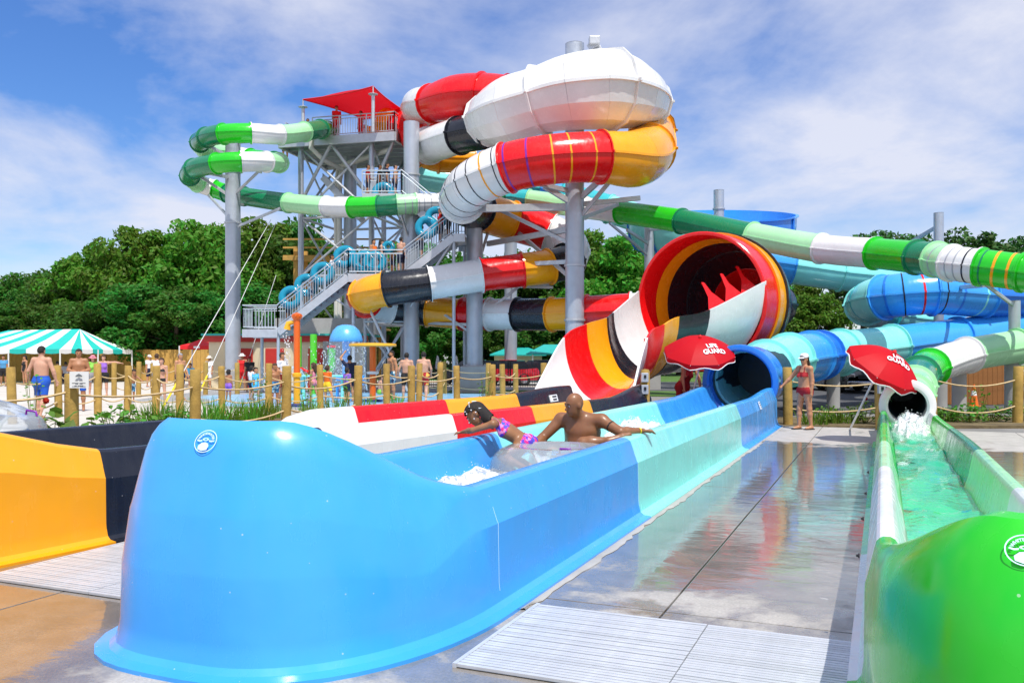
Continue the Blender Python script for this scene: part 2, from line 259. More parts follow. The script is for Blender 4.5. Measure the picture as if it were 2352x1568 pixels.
def patterned(name, cols, scale):
    m, t, b = newmat(name); co = nn(t, 'ShaderNodeTexCoord'); v = nn(t, 'ShaderNodeTexVoronoi', i_Scale=scale); lk(t, co.outputs['Object'], v.inputs['Vector'])
    sx = nn(t, 'ShaderNodeSeparateXYZ'); lk(t, v.outputs['Color'], sx.inputs[0])
    cr = nn(t, 'ShaderNodeValToRGB'); cr.color_ramp.interpolation = 'CONSTANT'
    while len(cr.color_ramp.elements) < len(cols): cr.color_ramp.elements.new(.5)
    for i, c in enumerate(cols): cr.color_ramp.elements[i].position = i/len(cols); cr.color_ramp.elements[i].color = (*c, 1)
    lk(t, sx.outputs[0], cr.inputs[0]); lk(t, cr.outputs[0], b.inputs['Base Color']); b.inputs['Roughness'].default_value = .7
patterned('c_floral', [(.75, .02, .25), (.85, .25, .5), (.12, .04, .5), (.8, .03, .2), (.05, .1, .6)], 32)
patterned('c_trunks_floral', [(.02, .12, .28), (.35, .55, .65), (.02, .10, .25), (.03, .2, .4)], 16)
patterned('c_plaid', [(.7, .75, .78), (.12, .35, .5), (.03, .05, .12), (.6, .65, .7)], 11)
patterned('c_redflower', [(.40, .01, .015), (.42, .012, .015), (.40, .01, .015), (.75, .45, .08)], 13)
patterned('c_beads', [(.01, .008, .008), (.012, .01, .01), (.01, .008, .008), (.75, .78, .82)], 34)

# ---------------------------------------------------------------- mesh building
def root_of(o):
    while o.parent: o = o.parent
    return o
class MB:
    def __init__(s): s.v = []; s.f = []
    def add(s, vs, fs):
        k = len(s.v); s.v += [tuple(x) for x in vs]; s.f += [tuple(i+k for i in f) for f in fs]; return s
    def box(s, c, size, rz=0., M=None):
        c = Vector(c); M = M or Matrix.Rotation(rz, 3, 'Z'); hx, hy, hz = (x/2 for x in size)
        vs = [c+M@Vector((sx*hx, sy*hy, sz*hz)) for sx in (-1, 1) for sy in (-1, 1) for sz in (-1, 1)]
        return s.add(vs, [(0, 1, 3, 2), (4, 6, 7, 5), (0, 4, 5, 1), (2, 3, 7, 6), (0, 2, 6, 4), (1, 5, 7, 3)])
    def beam(s, p, q, w, h=None, up=(0, 0, 1)):
        p, q = Vector(p), Vector(q); h = h or w; d = (q-p); ln = d.length; d.normalize(); up = Vector(up)
        if abs(d.dot(up)) > .98: up = Vector((0, 1, 0))
        x = d.cross(up).normalized(); z = x.cross(d)
        M = Matrix((x, d, z)).transposed(); return s.box((p+q)/2, (w, ln, h), M=M)
    def tube(s, pts, r, n=10, cap=True):
        pts = [Vector(p) for p in pts]; rs = r if isinstance(r, (list, tuple)) else [r]*len(pts); rings = []; x = None
        for i, p in enumerate(pts):
            d = (pts[min(i+1, len(pts)-1)]-pts[max(i-1, 0)]).normalized()
            if x is None: a = Vector((0, 0, 1)) if abs(d.z) < .95 else Vector((1, 0, 0)); x = d.cross(a).normalized()
            x = (x-d*x.dot(d)).normalized(); y = d.cross(x)
            rings.append([p+(x*math.cos(2*math.pi*k/n)+y*math.sin(2*math.pi*k/n))*rs[i] for k in range(n)])
        k0 = len(s.v)
        for rg in rings: s.v += [tuple(p) for p in rg]
        for i in range(len(pts)-1):
            for k in range(n):
                a = k0+i*n+k; b = k0+i*n+(k+1) % n; s.f.append((a, b, b+n, a+n))
        if cap: s.f.append(tuple(range(k0+n-1, k0-1, -1))); e = k0+(len(pts)-1)*n; s.f.append(tuple(range(e, e+n)))
        return s
    def cyl(s, p, q, r, n=16, r2=None): return s.tube([p, q], [r, r if r2 is None else r2], n)
    def lathe(s, base, prof, n=24, axis=(0, 0, 1), cap=False):
        """prof: list of (radius, height along axis)"""
        base = Vector(base); ax = Vector(axis).normalized(); a = Vector((1, 0, 0)) if abs(ax.x) < .9 else Vector((0, 1, 0)); x = (a-ax*a.dot(ax)).normalized(); y = ax.cross(x)
        k0 = len(s.v)
        for r, h in prof:
            for k in range(n): an = 2*math.pi*k/n; s.v.append(tuple(base+ax*h+(x*math.cos(an)+y*math.sin(an))*r))
        for i in range(len(prof)-1):
            for k in range(n): a = k0+i*n+k; b = k0+i*n+(k+1) % n; s.f.append((a, b, b+n, a+n))
        if cap: s.f.append(tuple(range(k0+n-1, k0-1, -1))); e = k0+(len(prof)-1)*n; s.f.append(tuple(range(e, e+n)))
        return s
    def grid(s, rows):
        k0 = len(s.v); n = len(rows[0])
        for r in rows: s.v += [tuple(p) for p in r]
        for i in range(len(rows)-1):
            for k in range(n-1): a = k0+i*n+k; s.f.append((a, a+1, a+n+1, a+n))
        return s
    def poly(s, pts, z0, z1):
        n = len(pts); k = len(s.v); s.v += [(p[0], p[1], z0) for p in pts]+[(p[0], p[1], z1) for p in pts]
        s.f.append(tuple(range(k+n, k+2*n))); s.f.append(tuple(range(k+n-1, k-1, -1)))
        for i in range(n): j = (i+1) % n; s.f.append((k+i, k+j, k+n+j, k+n+i))
        return s
    def torus(s, c, R0, r, nx=(1, 0, 0), ny=(0, 1, 0), N=28, n=12, a0=0, a1=2*math.pi):
        c = Vector(c); nx = Vector(nx).normalized(); ny = Vector(ny).normalized(); nz = nx.cross(ny); full = abs(a1-a0-2*math.pi) < 1e-6
        k0 = len(s.v); M = N if full else N+1
        for i in range(M):
            a = a0+(a1-a0)*i/N; d = nx*math.cos(a)+ny*math.sin(a)
            for k in range(n): b = 2*math.pi*k/n; s.v.append(tuple(c+d*(R0+r*math.cos(b))+nz*(r*math.sin(b))))
        for i in range(N):
            for k in range(n):
                a = k0+i*n+k; b = k0+i*n+(k+1) % n; i2 = (i+1) % M; s.f.append((a, k0+i2*n+k, k0+i2*n+(k+1) % n, b))
        return s
    def mesh(s, name, mat, smooth=None, off=(0, 0, 0), bevel=0):
        me = bpy.data.meshes.new(name); ox, oy, oz = off
        me.from_pydata([(x-ox, y-oy, z-oz) for x, y, z in s.v], [], s.f)
        if mat: me.materials.append(MATS.get(mat) or SKIN[mat])
        bm = bmesh.new(); bm.from_mesh(me); bmesh.ops.recalc_face_normals(bm, faces=bm.faces)
        if bevel: bmesh.ops.bevel(bm, geom=[e for e in bm.edges if e.calc_face_angle(0) > .6], offset=bevel, segments=2, affect='EDGES', profile=.6)
        if name in ('running_water', 'fabric') and sum(f.normal.z*f.calc_area() for f in bm.faces) < 0: bmesh.ops.reverse_faces(bm, faces=bm.faces)
        if smooth is not None:
            for f in bm.faces: f.smooth = True
            for e in bm.edges:
                if len(e.link_faces) == 2 and e.calc_face_angle(0) > R(smooth): e.smooth = False
        bm.to_mesh(me); bm.free(); return me
    def build(s, name, mat, parent=None, smooth=None, bevel=0, loc=None):
        if parent is not None: off = root_of(parent).location
        else:
            a = np.array(s.v); off = loc if loc is not None else ((a[:, 0].min()+a[:, 0].max())/2, (a[:, 1].min()+a[:, 1].max())/2, a[:, 2].min())
        o = bpy.data.objects.new(name, s.mesh(name, mat, smooth, off, bevel)); COL.objects.link(o)
        if parent is not None: o.parent = parent
        else: o.location = off
        return o
def link(name, me, parent=None, loc=(0, 0, 0), rot=(0, 0, 0), scale=(1, 1, 1)):
    o = bpy.data.objects.new(name, me); COL.objects.link(o); o.location = loc; o.rotation_euler = rot; o.scale = scale
    if parent is not None: o.parent = parent
    return o
def thing(name, label, cat, loc=(0, 0, 0), group=None, rz=0):
    o = bpy.data.objects.new(name, None); COL.objects.link(o); o.location = loc; o.rotation_euler = (0, 0, rz); o.empty_display_size = .2
    o['label'] = label; o['category'] = cat
    if group: o['group'] = group
    return o
def tag(o, label=None, cat=None, group=None, kind=None):
    if label: o['label'] = label
    if cat: o['category'] = cat
    if group: o['group'] = group
    if kind: o['kind'] = kind
    return o
def sstep(a, b, x): x = min(1, max(0, (x-a)/(b-a))); return x*x*(3-2*x)
def text_mesh(txt, size, mat, M, parent, name='lettering', bold=False, depth=.004, align='CENTER', squash=1.0):
    cu = bpy.data.curves.new(name, 'FONT'); cu.body = txt; cu.size = size; cu.align_x = align; cu.align_y = 'CENTER'; cu.extrude = depth; cu.offset = size*.03 if bold else 0; cu.resolution_u = 3
    tmp = bpy.data.objects.new('tmp_text', cu); COL.objects.link(tmp); dg = bpy.context.evaluated_depsgraph_get(); me = bpy.data.meshes.new_from_object(tmp.evaluated_get(dg))
    bpy.data.objects.remove(tmp); bpy.data.curves.remove(cu)
    me.transform(Matrix.Diagonal((1, squash, 1, 1))); return me
def put_text(txt, size, mat, M, parent, name='lettering', bend=None, **kw):
    me = text_mesh(txt, size, mat, M, parent, name, **kw)
    if bend:
        for v in me.vertices: v.co = Vector(bend(v.co))
        me.update()
    else: me.transform(M)
    off = root_of(parent).location if parent else Vector((0, 0, 0))
    me.transform(Matrix.Translation(-Vector(off))); me.materials.clear(); me.materials.append(MATS[mat])
    o = bpy.data.objects.new(name, me); COL.objects.link(o); o.parent = parent; return o
def basis(origin, x, y):
    x = Vector(x).normalized(); y = Vector(y); y = (y-x*y.dot(x)).normalized(); z = x.cross(y)
    return Matrix.Translation(origin) @ Matrix((x, y, z)).transposed().to_4x4()
# ================================================================ SETTING
def sheet(name, pts, z, mat, thick=.3):
    return tag(MB().poly(pts, z-thick, z).build(name, mat, loc=(0, 0, 0)), kind='structure')
sheet('ground', [(-900, -60), (900, -60), (900, 2500), (-900, 2500)], -.06, 'gravel', .5)
deck_root = tag(MB().poly([tuple(L(s, t)[:2]) for s, t in ((-6, -16), (21.2, -16), (21.2, 16), (-6, 16))][::-1], -.30, -.035).build('pool_deck', 'concrete', loc=(0, 0, 0)), kind='structure')
ts = [-16, -11.5, -8.6, -5.15, -3.1, -1.26, .6, 2.6, 5.2, 8.6, 12.2, 16]; ss = [-6, -1.5, 2.2, 5.42, 10.9, 16.3, 21.2]
for i in range(len(ts)-1):
    for j in range(len(ss)-1):
        g = .007
        MB().poly([tuple(L(s, t)[:2]) for s, t in ((ss[j]+g, ts[i]+g), (ss[j]+g, ts[i+1]-g), (ss[j+1]-g, ts[i+1]-g), (ss[j+1]-g, ts[i]+g))], -.03, 0.).build('concrete_slab', 'wet_deck', deck_root, bevel=.004)
# plaza, splash pad, beds, asphalt beyond
sheet('plaza', [(-60, 20.0), (-10.2, 20.0), (-7.6, 23.0), (-3.5, 26.0), (3.2, 29.5), (3.2, 60), (-60, 60)], -.012, 'plaza')
sheet('path', [(-60, 14.5), (-9.4, 14.5), (-9.0, 19.6), (-60, 19.6)], -.010, 'plaza')
sheet('grey_pavement', [(-14.2, 31.5), (-11.2, 31.0), (-9.4, 27.6), (-6.2, 26.4), (-2.6, 27.2), (3, 30.1), (3, 47), (-15, 47)], -.008, 'plaza_grey')
pad = []
for k in range(48):
    a = 2*math.pi*k/48; rr = 1+.08*math.sin(3*a+.6)+.05*math.sin(5*a)
    pad.append((-5.0+7.6*rr*math.cos(a), 34.2+6.0*rr*math.sin(a)))
sheet('splash_pad', pad, -.004, 'splash_blue')
sheet('lawn', [(-120, 58), (120, 58), (120, 180), (-120, 180)], -.03, 'lawn')
sheet('grass_strip', [(-3, 38.8), (7, 36.5), (9, 41), (-3, 43)], -.002, 'lawn')
sheet('parking_lot', [(8.5, 25.6), (70, 25.6), (70, 57), (3.6, 57), (3.6, 40.5), (8.5, 38)], -.02, 'asphalt')
sheet('planting_bed', [(-9.2, 12.2), (-6.6, 11.6), (-4.6, 16.0), (-.4, 25.4), (-1.6, 26.6), (-4.6, 24.6), (-7.4, 20.9), (-9.0, 18.4)], .012, 'bed_soil', .1)
sheet('border_bed', [(5.4, 20.15), (14.5, 20.3), (14.5, 23.6), (5.4, 23.0)], .012, 'bed_soil', .1)

# ================================================================ SLIDE TUBES
LIP = .05
def ring_profile(n=13, lip=1.055):
    pr = []
    for side in (0, math.pi):
        pr += [(side-LIP, 1.0), (side-LIP*.8, lip), (side+LIP*.8, lip), (side+LIP, 1.0)]
        for k in range(1, n): pr.append((side+LIP+(math.pi-2*LIP)*k/n, 1.0))
    return pr
PROF = ring_profile()
def catmull(c, k, t):
    p0, p1, p2, p3 = (c[max(0, min(len(c)-1, k+j))] for j in (-1, 0, 1, 2))
    return .5*((2*p1)+(p2-p0)*t+(2*p0-5*p1+4*p2-p3)*t*t+(3*p1-p0-3*p2+p3)*t**3)
def frame(d):
    S = d.cross(Vector((0, 0, 1))).normalized(); return S, S.cross(d)
def tube_slide(root, ctrl, name='tube_section', flange=.085, stripes={}, facet=32):
    """ctrl: (point, radius, colour of the section that starts here); sections are separate bolted shells"""
    pts = [Vector(c[0]) for c in ctrl]; rad = [Vector((c[1], 0, 0)) for c in ctrl]; out = []
    for k in range(len(ctrl)-1):
        cm = ctrl[k][2]
        if cm is None: continue
        j0 = not cm.startswith('+'); nx_ = ctrl[k+1][2]; j1 = not (nx_ and nx_.startswith('+')); cm = cm.lstrip('+')
        ln = (pts[k+1]-pts[k]).length; M = max(4, int(ln/.35))
        if len(ctrl[k]) > 3: M = max(M, ctrl[k][3])
        st = []
        for i in range(M+1):
            t = i/M; p = catmull(pts, k, t); e = .01
            d = (catmull(pts, k, min(1, t+e))-catmull(pts, k, max(0, t-e))).normalized(); st.append((p, d, catmull(rad, k, t).x))
        rows = []
        def ring(p, d, r):
            S, Un = frame(d); return [p+(S*math.cos(a)+Un*math.sin(a))*r*m for a, m in PROF]
        fw = .045
        (p, d, r) = st[0]; rows += [ring(p, d, r)] if not j0 else [ring(p+d*.004, d, r*.97), ring(p+d*.004, d, r+flange), ring(p+d*fw, d, r+flange), ring(p+d*(fw+.01), d, r)]
        for (p, d, r) in st[1:-1]: rows.append(ring(p, d, r))
        (p, d, r) = st[-1]; rows += [ring(p, d, r)] if not j1 else [ring(p-d*(fw+.01), d, r), ring(p-d*fw, d, r+flange), ring(p-d*.004, d, r+flange), ring(p-d*.004, d, r*.97)]
        mb = MB(); n = len(PROF); 
        for rr in rows: mb.v += [tuple(x) for x in rr]
        for i in range(len(rows)-1):
            for q in range(n): a = i*n+q; b = i*n+(q+1) % n; mb.f.append((a, b, b+n, a+n))
        o = mb.build(name, cm, root, smooth=facet); out.append(o)
        for (t, cmat) in stripes.get(k, []):
            p = catmull(pts, k, t); d = (catmull(pts, k, min(1, t+.01))-catmull(pts, k, max(0, t-.01))).normalized(); r = catmull(rad, k, t).x
            mb = MB(); n = len(PROF); hw_ = .035 if cmat not in ('greyband', 'black', 'darkgreen') else .022; rows = [ring(p-d*hw_, d, r-.02), ring(p-d*hw_, d, r+.008), ring(p+d*hw_, d, r+.008), ring(p+d*hw_, d, r-.02)]
            for rr in rows: mb.v += [tuple(x) for x in rr]
            for i in range(3):
                for q in range(n): a = i*n+q; b = i*n+(q+1) % n; mb.f.append((a, b, b+n, a+n))
            mb.build('colour_band', cmat, o, smooth=40)
    return out

# ---------------------------------------------------------------- run-out troughs
def runout(root, tR, tL, s_far, s0, tip, Hf, right, left, capmat, exR=2.2, exL=3., lean=.1, inner=.56, floor=.28, nc=30, wmat='water', wz=.37, floor_mats=None, nose=False):
    """a horseshoe wall swept round the end of a lane, cut into moulded panels, and its floor"""
    def side(sv, f): return [(s, f(s)) for s in sv]
    cutsR = sorted({s_far, s0}|{c for a in right for c in a[:2]}); cutsL = sorted({s_far, s0}|{c for a in left for c in a[:2]})
    sv = sorted({round(x, 4) for x in list(np.arange(s0, s_far, .45))+cutsR+cutsL+[s_far]+[c for a in (floor_mats or []) for c in a[:2]] if s0 <= x <= s_far})
    path = [(s, tR(s), 'R', s) for s in reversed(sv)]
    tm = (tR(s0)+tL(s0))/2; hw = (tR(s0)-tL(s0))/2
    for i in range(1, nc):
        th = math.pi*i/nc; c, sn = math.cos(th), math.sin(th); ex = exR if c > 0 else exL
        q = (abs(c)**ex+abs(sn)**ex)**(-1/ex); path.append((s0-(s0-tip)*sn*q, tm+hw*c*q, 'C', th))
    path += [(s, tL(s), 'L', s) for s in sv]
    N = len(path); rows = []
    for i, (s, t, k, q) in enumerate(path):
        a = path[max(0, i-1)]; b = path[min(N-1, i+1)]; ds, dt = b[0]-a[0], b[1]-a[1]; l = math.hypot(ds, dt) or 1
        ns, ntt = dt/l, -ds/l                                     # outward (path runs right wall -> cap -> left wall)
        H = Hf(k, q); e = lean*sstep(.8, 1.2, H)
        pr = [(.13, -.028), (.13, .022), (.055, .032), (.022, .06), (.006, .12), (0, .17), (-.006-e*.3, .69*H), (-.014-e*.36, .71*H), (-.075-e, .93*H), (-.088-e, .968*H), (-.112-e, .99*H), (-.14-e, H), (-.19-e, H),
              (-.222-e, .985*H), (-.246-e, .955*H), (-.262-e, .91*H)]
        j = inner; pr += [(-(.27+e+(j-.27-e)*.24), .66*H), (-(.27+e+(j-.27-e)*.48), floor+.12), (-(.27+e+(j-.27-e)*.72), floor+.035), (-j, floor)]
        if nose and k == 'C':
            c_ = sstep(.78, 1.0, H); rd_ = [(0, .17), (-.008, .38*H), (-.013, .40*H), (-.050, .61*H), (-.058, .63*H), (-.130, .86*H), (-.165, .93*H), (-.205, .975*H), (-.245, H), (-.30, .995*H), (-.34, .95*H)] if nose == 'blue' else [(0, .17), (.03, .30*H), (.055, .45*H), (.05, .60*H), (.01, .76*H), (-.06, .87*H), (-.15, .95*H), (-.24, .99*H), (-.33, H), (-.42, .985*H), (-.50, .94*H)]
            for j_ in range(11): x0_, z0_ = pr[5+j_]; pr[5+j_] = (x0_+(rd_[j_][0]-x0_)*c_, z0_+(rd_[j_][1]-z0_)*c_)
            for j_ in range(16, 20): pr[j_] = (min(pr[j_][0], pr[j_-1][0]-.01), pr[j_][1])
        if hw < .6:
            kx = .62; pr = [(x*kx if x < 0 else x*.6, z) for x, z in pr]
        rows.append([L(s+ns*x, t+ntt*x, z) for x, z in pr])
    def seg(idx, m, nm='wall_panel'):
        return MB().grid([rows[i] for i in idx]).build(nm, m, root, smooth=24)
    out = {}
    iR = [i for i in range(N) if path[i][2] == 'R']; iC = [i for i in range(N) if path[i][2] == 'C']; iL = [i for i in range(N) if path[i][2] == 'L']
    for key, pan, idx in (('R', right, iR), ('L', left, iL)):
        for (a, b, m) in pan:
            ii = [i for i in idx if a-1e-3 <= path[i][3] <= b+1e-3]
            if len(ii) > 1: out[key, a] = seg(ii, m)
    cr = [p for p in right if p[0] <= s0+1e-3]
    out['cap'] = seg([iR[-1]]+iC+[iL[0]], capmat, 'end_cap')
    # floor strips between the two walls
    mats = floor_mats or right
    for (a, b, m) in mats:
        ii = [i for i in iR if a-1e-3 <= path[i][3] <= b+1e-3]
        MB().grid([[rows[i][-1]+(rows[N-1-i][-1]-rows[i][-1])*f for f in (0, .25, .5, .75, 1)] for i in ii]).build('floor_panel', m, root, smooth=30)
    h2 = [iR[-1]]+iC[:len(iC)//2+1]
    MB().grid([[rows[i][-1]+(rows[N-1-i][-1]-rows[i][-1])*f for f in (0, .33, .66, 1)] for i in h2]).build('floor_panel', capmat, root, smooth=30)
    # water lying in the lane
    wr = []
    for i in iR+iC[:len(iC)//2]:
        A = rows[i][-2].lerp(rows[i][-3], .3); B = rows[N-1-i][-2].lerp(rows[N-1-i][-3], .3)
        wr.append([Vector((*(A.lerp(B, f)).to_2d(), wz+.014*math.sin(i*1.7+f*5)+.010*math.sin(i*.9-f*11))) for f in np.linspace(-.02, 1.02, 9)])
    wo_ = MB().grid(wr).build('running_water', wmat, root, smooth=180)
    return rows, path, out

# ---- blue slide
blue = thing('blue_water_slide', 'blue and aqua tube slide ending in the large blue trough in the foreground', 'water slide', L(12, -3.1, 0))
def HB(k, q):
    if k == 'R': return .79+.10*sstep(17.5, 20.5, q)
    if k == 'C': return .79+.475*sstep(R(-6), R(66), q)-.475*sstep(R(-6), R(66), 0)*(1-sstep(0, R(30), q))-.20*sstep(R(125), R(180), q)
    return .79+.265*(1-sstep(4.7, 6.3, q))+.12*sstep(17, 20.6, q)
b_rows, b_path, b_out = runout(blue, lambda s: -2.24, lambda s: -4.02-.07*(1-sstep(4.8, 7, s)), 21.0, 4.95, 3.42, HB,
    [(4.95, 5.06, 'blue'), (5.06, 8.5, 'blue'), (8.5, 15.4, 'aqua'), (15.4, 17.6, 'blue'), (17.6, 21.0, 'blue')],
    [(4.95, 8.5, 'blue'), (8.5, 15.6, 'aqua'), (15.6, 18.0, 'blue'), (18.0, 21.0, 'blue')], 'blue', exR=2.15, exL=4.0, lean=.02, nose='blue')
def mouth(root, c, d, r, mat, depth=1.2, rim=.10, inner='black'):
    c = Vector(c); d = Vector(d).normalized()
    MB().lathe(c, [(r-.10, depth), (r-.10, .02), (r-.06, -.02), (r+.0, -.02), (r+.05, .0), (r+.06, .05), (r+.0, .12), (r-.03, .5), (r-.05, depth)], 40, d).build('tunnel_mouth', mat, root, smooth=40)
    MB().lathe(c, [(r-.105, .35), (r-.115, 1.6), (r-.13, 2.6), (.0, 2.6)], 36, d).build('added_shade_liner', 'painted_shade', root, smooth=40)  # added liner, coloured dark to paint the shade inside the tube
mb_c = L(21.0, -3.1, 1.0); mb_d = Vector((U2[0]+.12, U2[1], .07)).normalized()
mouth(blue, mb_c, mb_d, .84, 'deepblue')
BL = [(mb_c+mb_d*.55, .70, 'aqua'), (P(1760, 845, 23.2), .70, 'aqua'), (P(1812, 826, 24.6), .70, 'blue'), (P(1862, 818, 26.2), .70, 'deepblue'), (P(1885, 815, 27.0), .70, 'aqua'),
      (P(1930, 809, 28.2), .70, 'aqua'), (P(2050, 795, 30.0), .70, 'blue'), (P(2200, 776, 31.5), .70, 'blue'), (P(2330, 760, 32.3), .70, 'blue'), (P(2480, 748, 33.2), .70, 'aqua'),
      (P(2580, 742, 35.2), .70, 'blue'), (P(2520, 736, 38.0), .70, 'deepblue'), (P(2380, 735, 38.4), .70, 'deepblue'), (P(2250, 738, 38.0), .70, 'blue'), (P(2120, 735, 37.4), .70, 'aqua'),
      (P(2030, 722, 36.2), .70, 'teal'), (P(1990, 700, 33.8), .75, 'aqua'), (P(2030, 683, 31.8), .78, 'blue'), (P(2140, 672, 31.2), .78, 'blue'), (P(2255, 680, 31.6), .76, 'deepblue'),
      (P(2380, 685, 33.0), .75, 'blue'), (P(2460, 680, 36.5), .75, 'aqua'), (P(2380, 662, 40.0), .75, 'blue'), (P(2230, 650, 41.2), .75, 'blue'), (P(2060, 640, 41.0), .78, 'aqua'), (P(1930, 628, 41.0), .80, 'aqua'), (P(1822, 612, 41.0), .82, 'blue'),
      (P(1752, 600, 41.3), .82, 'deepblue'), (P(1650, 585, 42.4), .82, 'deepblue'), (P(1560, 570, 44), .82, 'aqua'), (P(1500, 555, 46.5), .82, 'aqua')]
tube_slide(blue, BL, stripes={16: [(.5, 'teal')], 17: [(.2, 'deepblue'), (.45, 'black'), (.75, 'red')], 18: [(.12, 'black'), (.4, 'deepblue'), (.8, 'aqua')]})
# upper bowl: a banked open flume turning round its mast
bc = Vector(P(1632, 545, 46.0)); rows = []
segs = ['blue', 'blue', 'blue', 'aqua', 'blue', 'aqua', 'aqua', 'blue', 'deepblue', 'blue']
NA = 60
def bowl_row(a):
    rr = 4.35; d = Vector((math.cos(a), math.sin(a), 0)); tilt = 1.0*math.sin(a)+.1*math.cos(a); c = bc+Vector((0, 0, tilt))
    return [c+d*(rr+x)+Vector((0, 0, z)) for x, z in ((.10, 1.15), (.10, 1.08), (.0, 1.08), (-.02, .55), (-.14, .0), (-.42, -.5), (-1.0, -.75), (-1.6, -.6), (-1.9, -.2), (-1.95, .25), (-1.87, .3), (-1.82, -.2), (-1.5, -.5), (-1.0, -.62), (-.46, -.4), (-.2, .05), (-.1, .55), (-.06, 1.15), (.10, 1.15))]
for k in range(10):
    MB().grid([bowl_row(2*math.pi*(k+i/6)/10) for i in range(7)]).build('bowl_panel', segs[k], blue, smooth=35)
    a = 2*math.pi*k/10; d = Vector((math.cos(a), math.sin(a), 0)); z0 = 1.0*math.sin(a)+.1*math.cos(a)
    MB().tube([bc+d*4.4+Vector((0, 0, z0+1.08)), bc+d*4.37+Vector((0, 0, z0+.55)), bc+d*4.26+Vector((0, 0, z0)), bc+d*3.98+Vector((0, 0, z0-.5)), bc+d*3.4+Vector((0, 0, z0-.76))], .055, 6).build('flange_rib', 'deepblue', blue)
tube_slide(blue, [(P(1520, 520, 48.5), .8, 'aqua'), (P(1400, 480, 50), .8, 'teal'), (P(1290, 450, 51), .78, 'blue'), (P(1240, 437, 51.2), .75, 'teal'), (P(1150, 432, 51), .75, 'darkgreen'), (P(1050, 420, 50), .75, 'aqua'), (P(930, 400, 50), .75, None)])

# ---- red, orange, black and white slide
torn = thing('funnel_water_slide', 'red, orange, black and white tube slide with a white bulb and wide funnel', 'water slide', L(13, -6.5, 0))
def tRr(s): return -6.16+.115*(s-5.6)
def tLr(s): return -8.45+.13*(s-6)
def HT(k, q):
    if k == 'R': return .79+.30*(1-sstep(4.2, 5.75, q))+.22*sstep(16.6, 18.8, q)
    if k == 'C': return 1.09+.1*math.sin(q)
    h = .84+.35*(1-sstep(4.2, 6.0, q))
    h -= .34*math.exp(-((q-9.5)/.55)**2)
    return h+.12*sstep(15.8, 18.4, q)
t_rows, t_path, t_out = runout(torn, tRr, tLr, 18.8, 4.3, 2.7, HT,
    [(4.3, 5.55, 'orange'), (5.55, 8.35, 'black'), (8.35, 11.05, 'white'), (11.05, 13.4, 'red'), (13.4, 15.7, 'orange'), (15.7, 18.8, 'black')],
    [(4.3, 8.25, 'black'), (8.25, 8.40, 'red'), (8.4, 11.45, 'white'), (11.45, 13.9, 'red'), (13.9, 16.4, 'orange'), (16.4, 18.8, 'black')], 'orange', exR=2.4, exL=2.6, lean=.1)
# bowl-shaped chute from the funnel down to the lane (left crest, bottom, right crest of each joint)
ST = [((1232, 893, 20.4), (1320, 950, 20.0), (1445, 925, 19.6), 'white'),
      ((1297, 775, 21.7), (1385, 925, 21.2), (1484, 775, 21.6), 'red'),
      ((1348, 744, 22.9), (1425, 893, 22.3), (1523, 745, 22.2), 'orange'),
      ((1394, 730, 23.9), (1462, 872, 23.2), (1557, 727, 22.8), 'black'),
      ((1410, 718, 25.2), (1510, 856, 24.4), (1628, 711, 23.6), 'white'),
      ((1468, 668, 27.4), (1604, 846, 26.25), (1757, 645, 25.1), None)]
ctrls = [[Vector(P(*s[j])) for s in ST] for j in range(3)]
def chute_row(k, t, grow=0.):
    A, B, C = (catmull(ctrls[j], k, t) for j in range(3)); row = []
    n = 12
    for i in range(n+1):
        th = math.pi/2*i/n; row.append(A.lerp(B, 0)+ (B-A).to_3d()*0 + Vector(((B.x-A.x)*(1-math.cos(th)), (B.y-A.y)*(1-math.cos(th)), (B.z-A.z)*math.sin(th))))
    for i in range(1, n+1):
        th = math.pi/2*i/n; row.append(B+Vector(((C.x-B.x)*math.sin(th), (C.y-B.y)*math.sin(th), (C.z-B.z)*(1-math.cos(th)))))
    return row
def thick(rows, th=.05):
    """give an open shell a wall thickness and a rolled edge"""
    nr = len(rows); nc = len(rows[0]); out = []
    for i in range(nr):
        r2 = []
        for k in range(nc):
            du = rows[min(i+1, nr-1)][k]-rows[max(i-1, 0)][k]; dv = rows[i][min(k+1, nc-1)]-rows[i][max(k-1, 0)]; n = du.cross(dv)
            n = n.normalized() if n.length > 1e-9 else Vector((0, 0, -1)); r2.append(rows[i][k]+n*th)
        out.append([*rows[i], *reversed(r2), rows[i][0]])
    return out
for k in range(5):
    rr = [chute_row(k, i/8) for i in range(9)]
    MB().grid(thick(rr, .05)).build('chute_panel', ST[k][3], torn, smooth=35)
    if k: 
        c0 = chute_row(k, 0.0); MB().tube([p+Vector((0, -.0, -.03)) for p in c0[13:]], .05, 6).build('flange_rib', ST[k][3], torn, smooth=60)
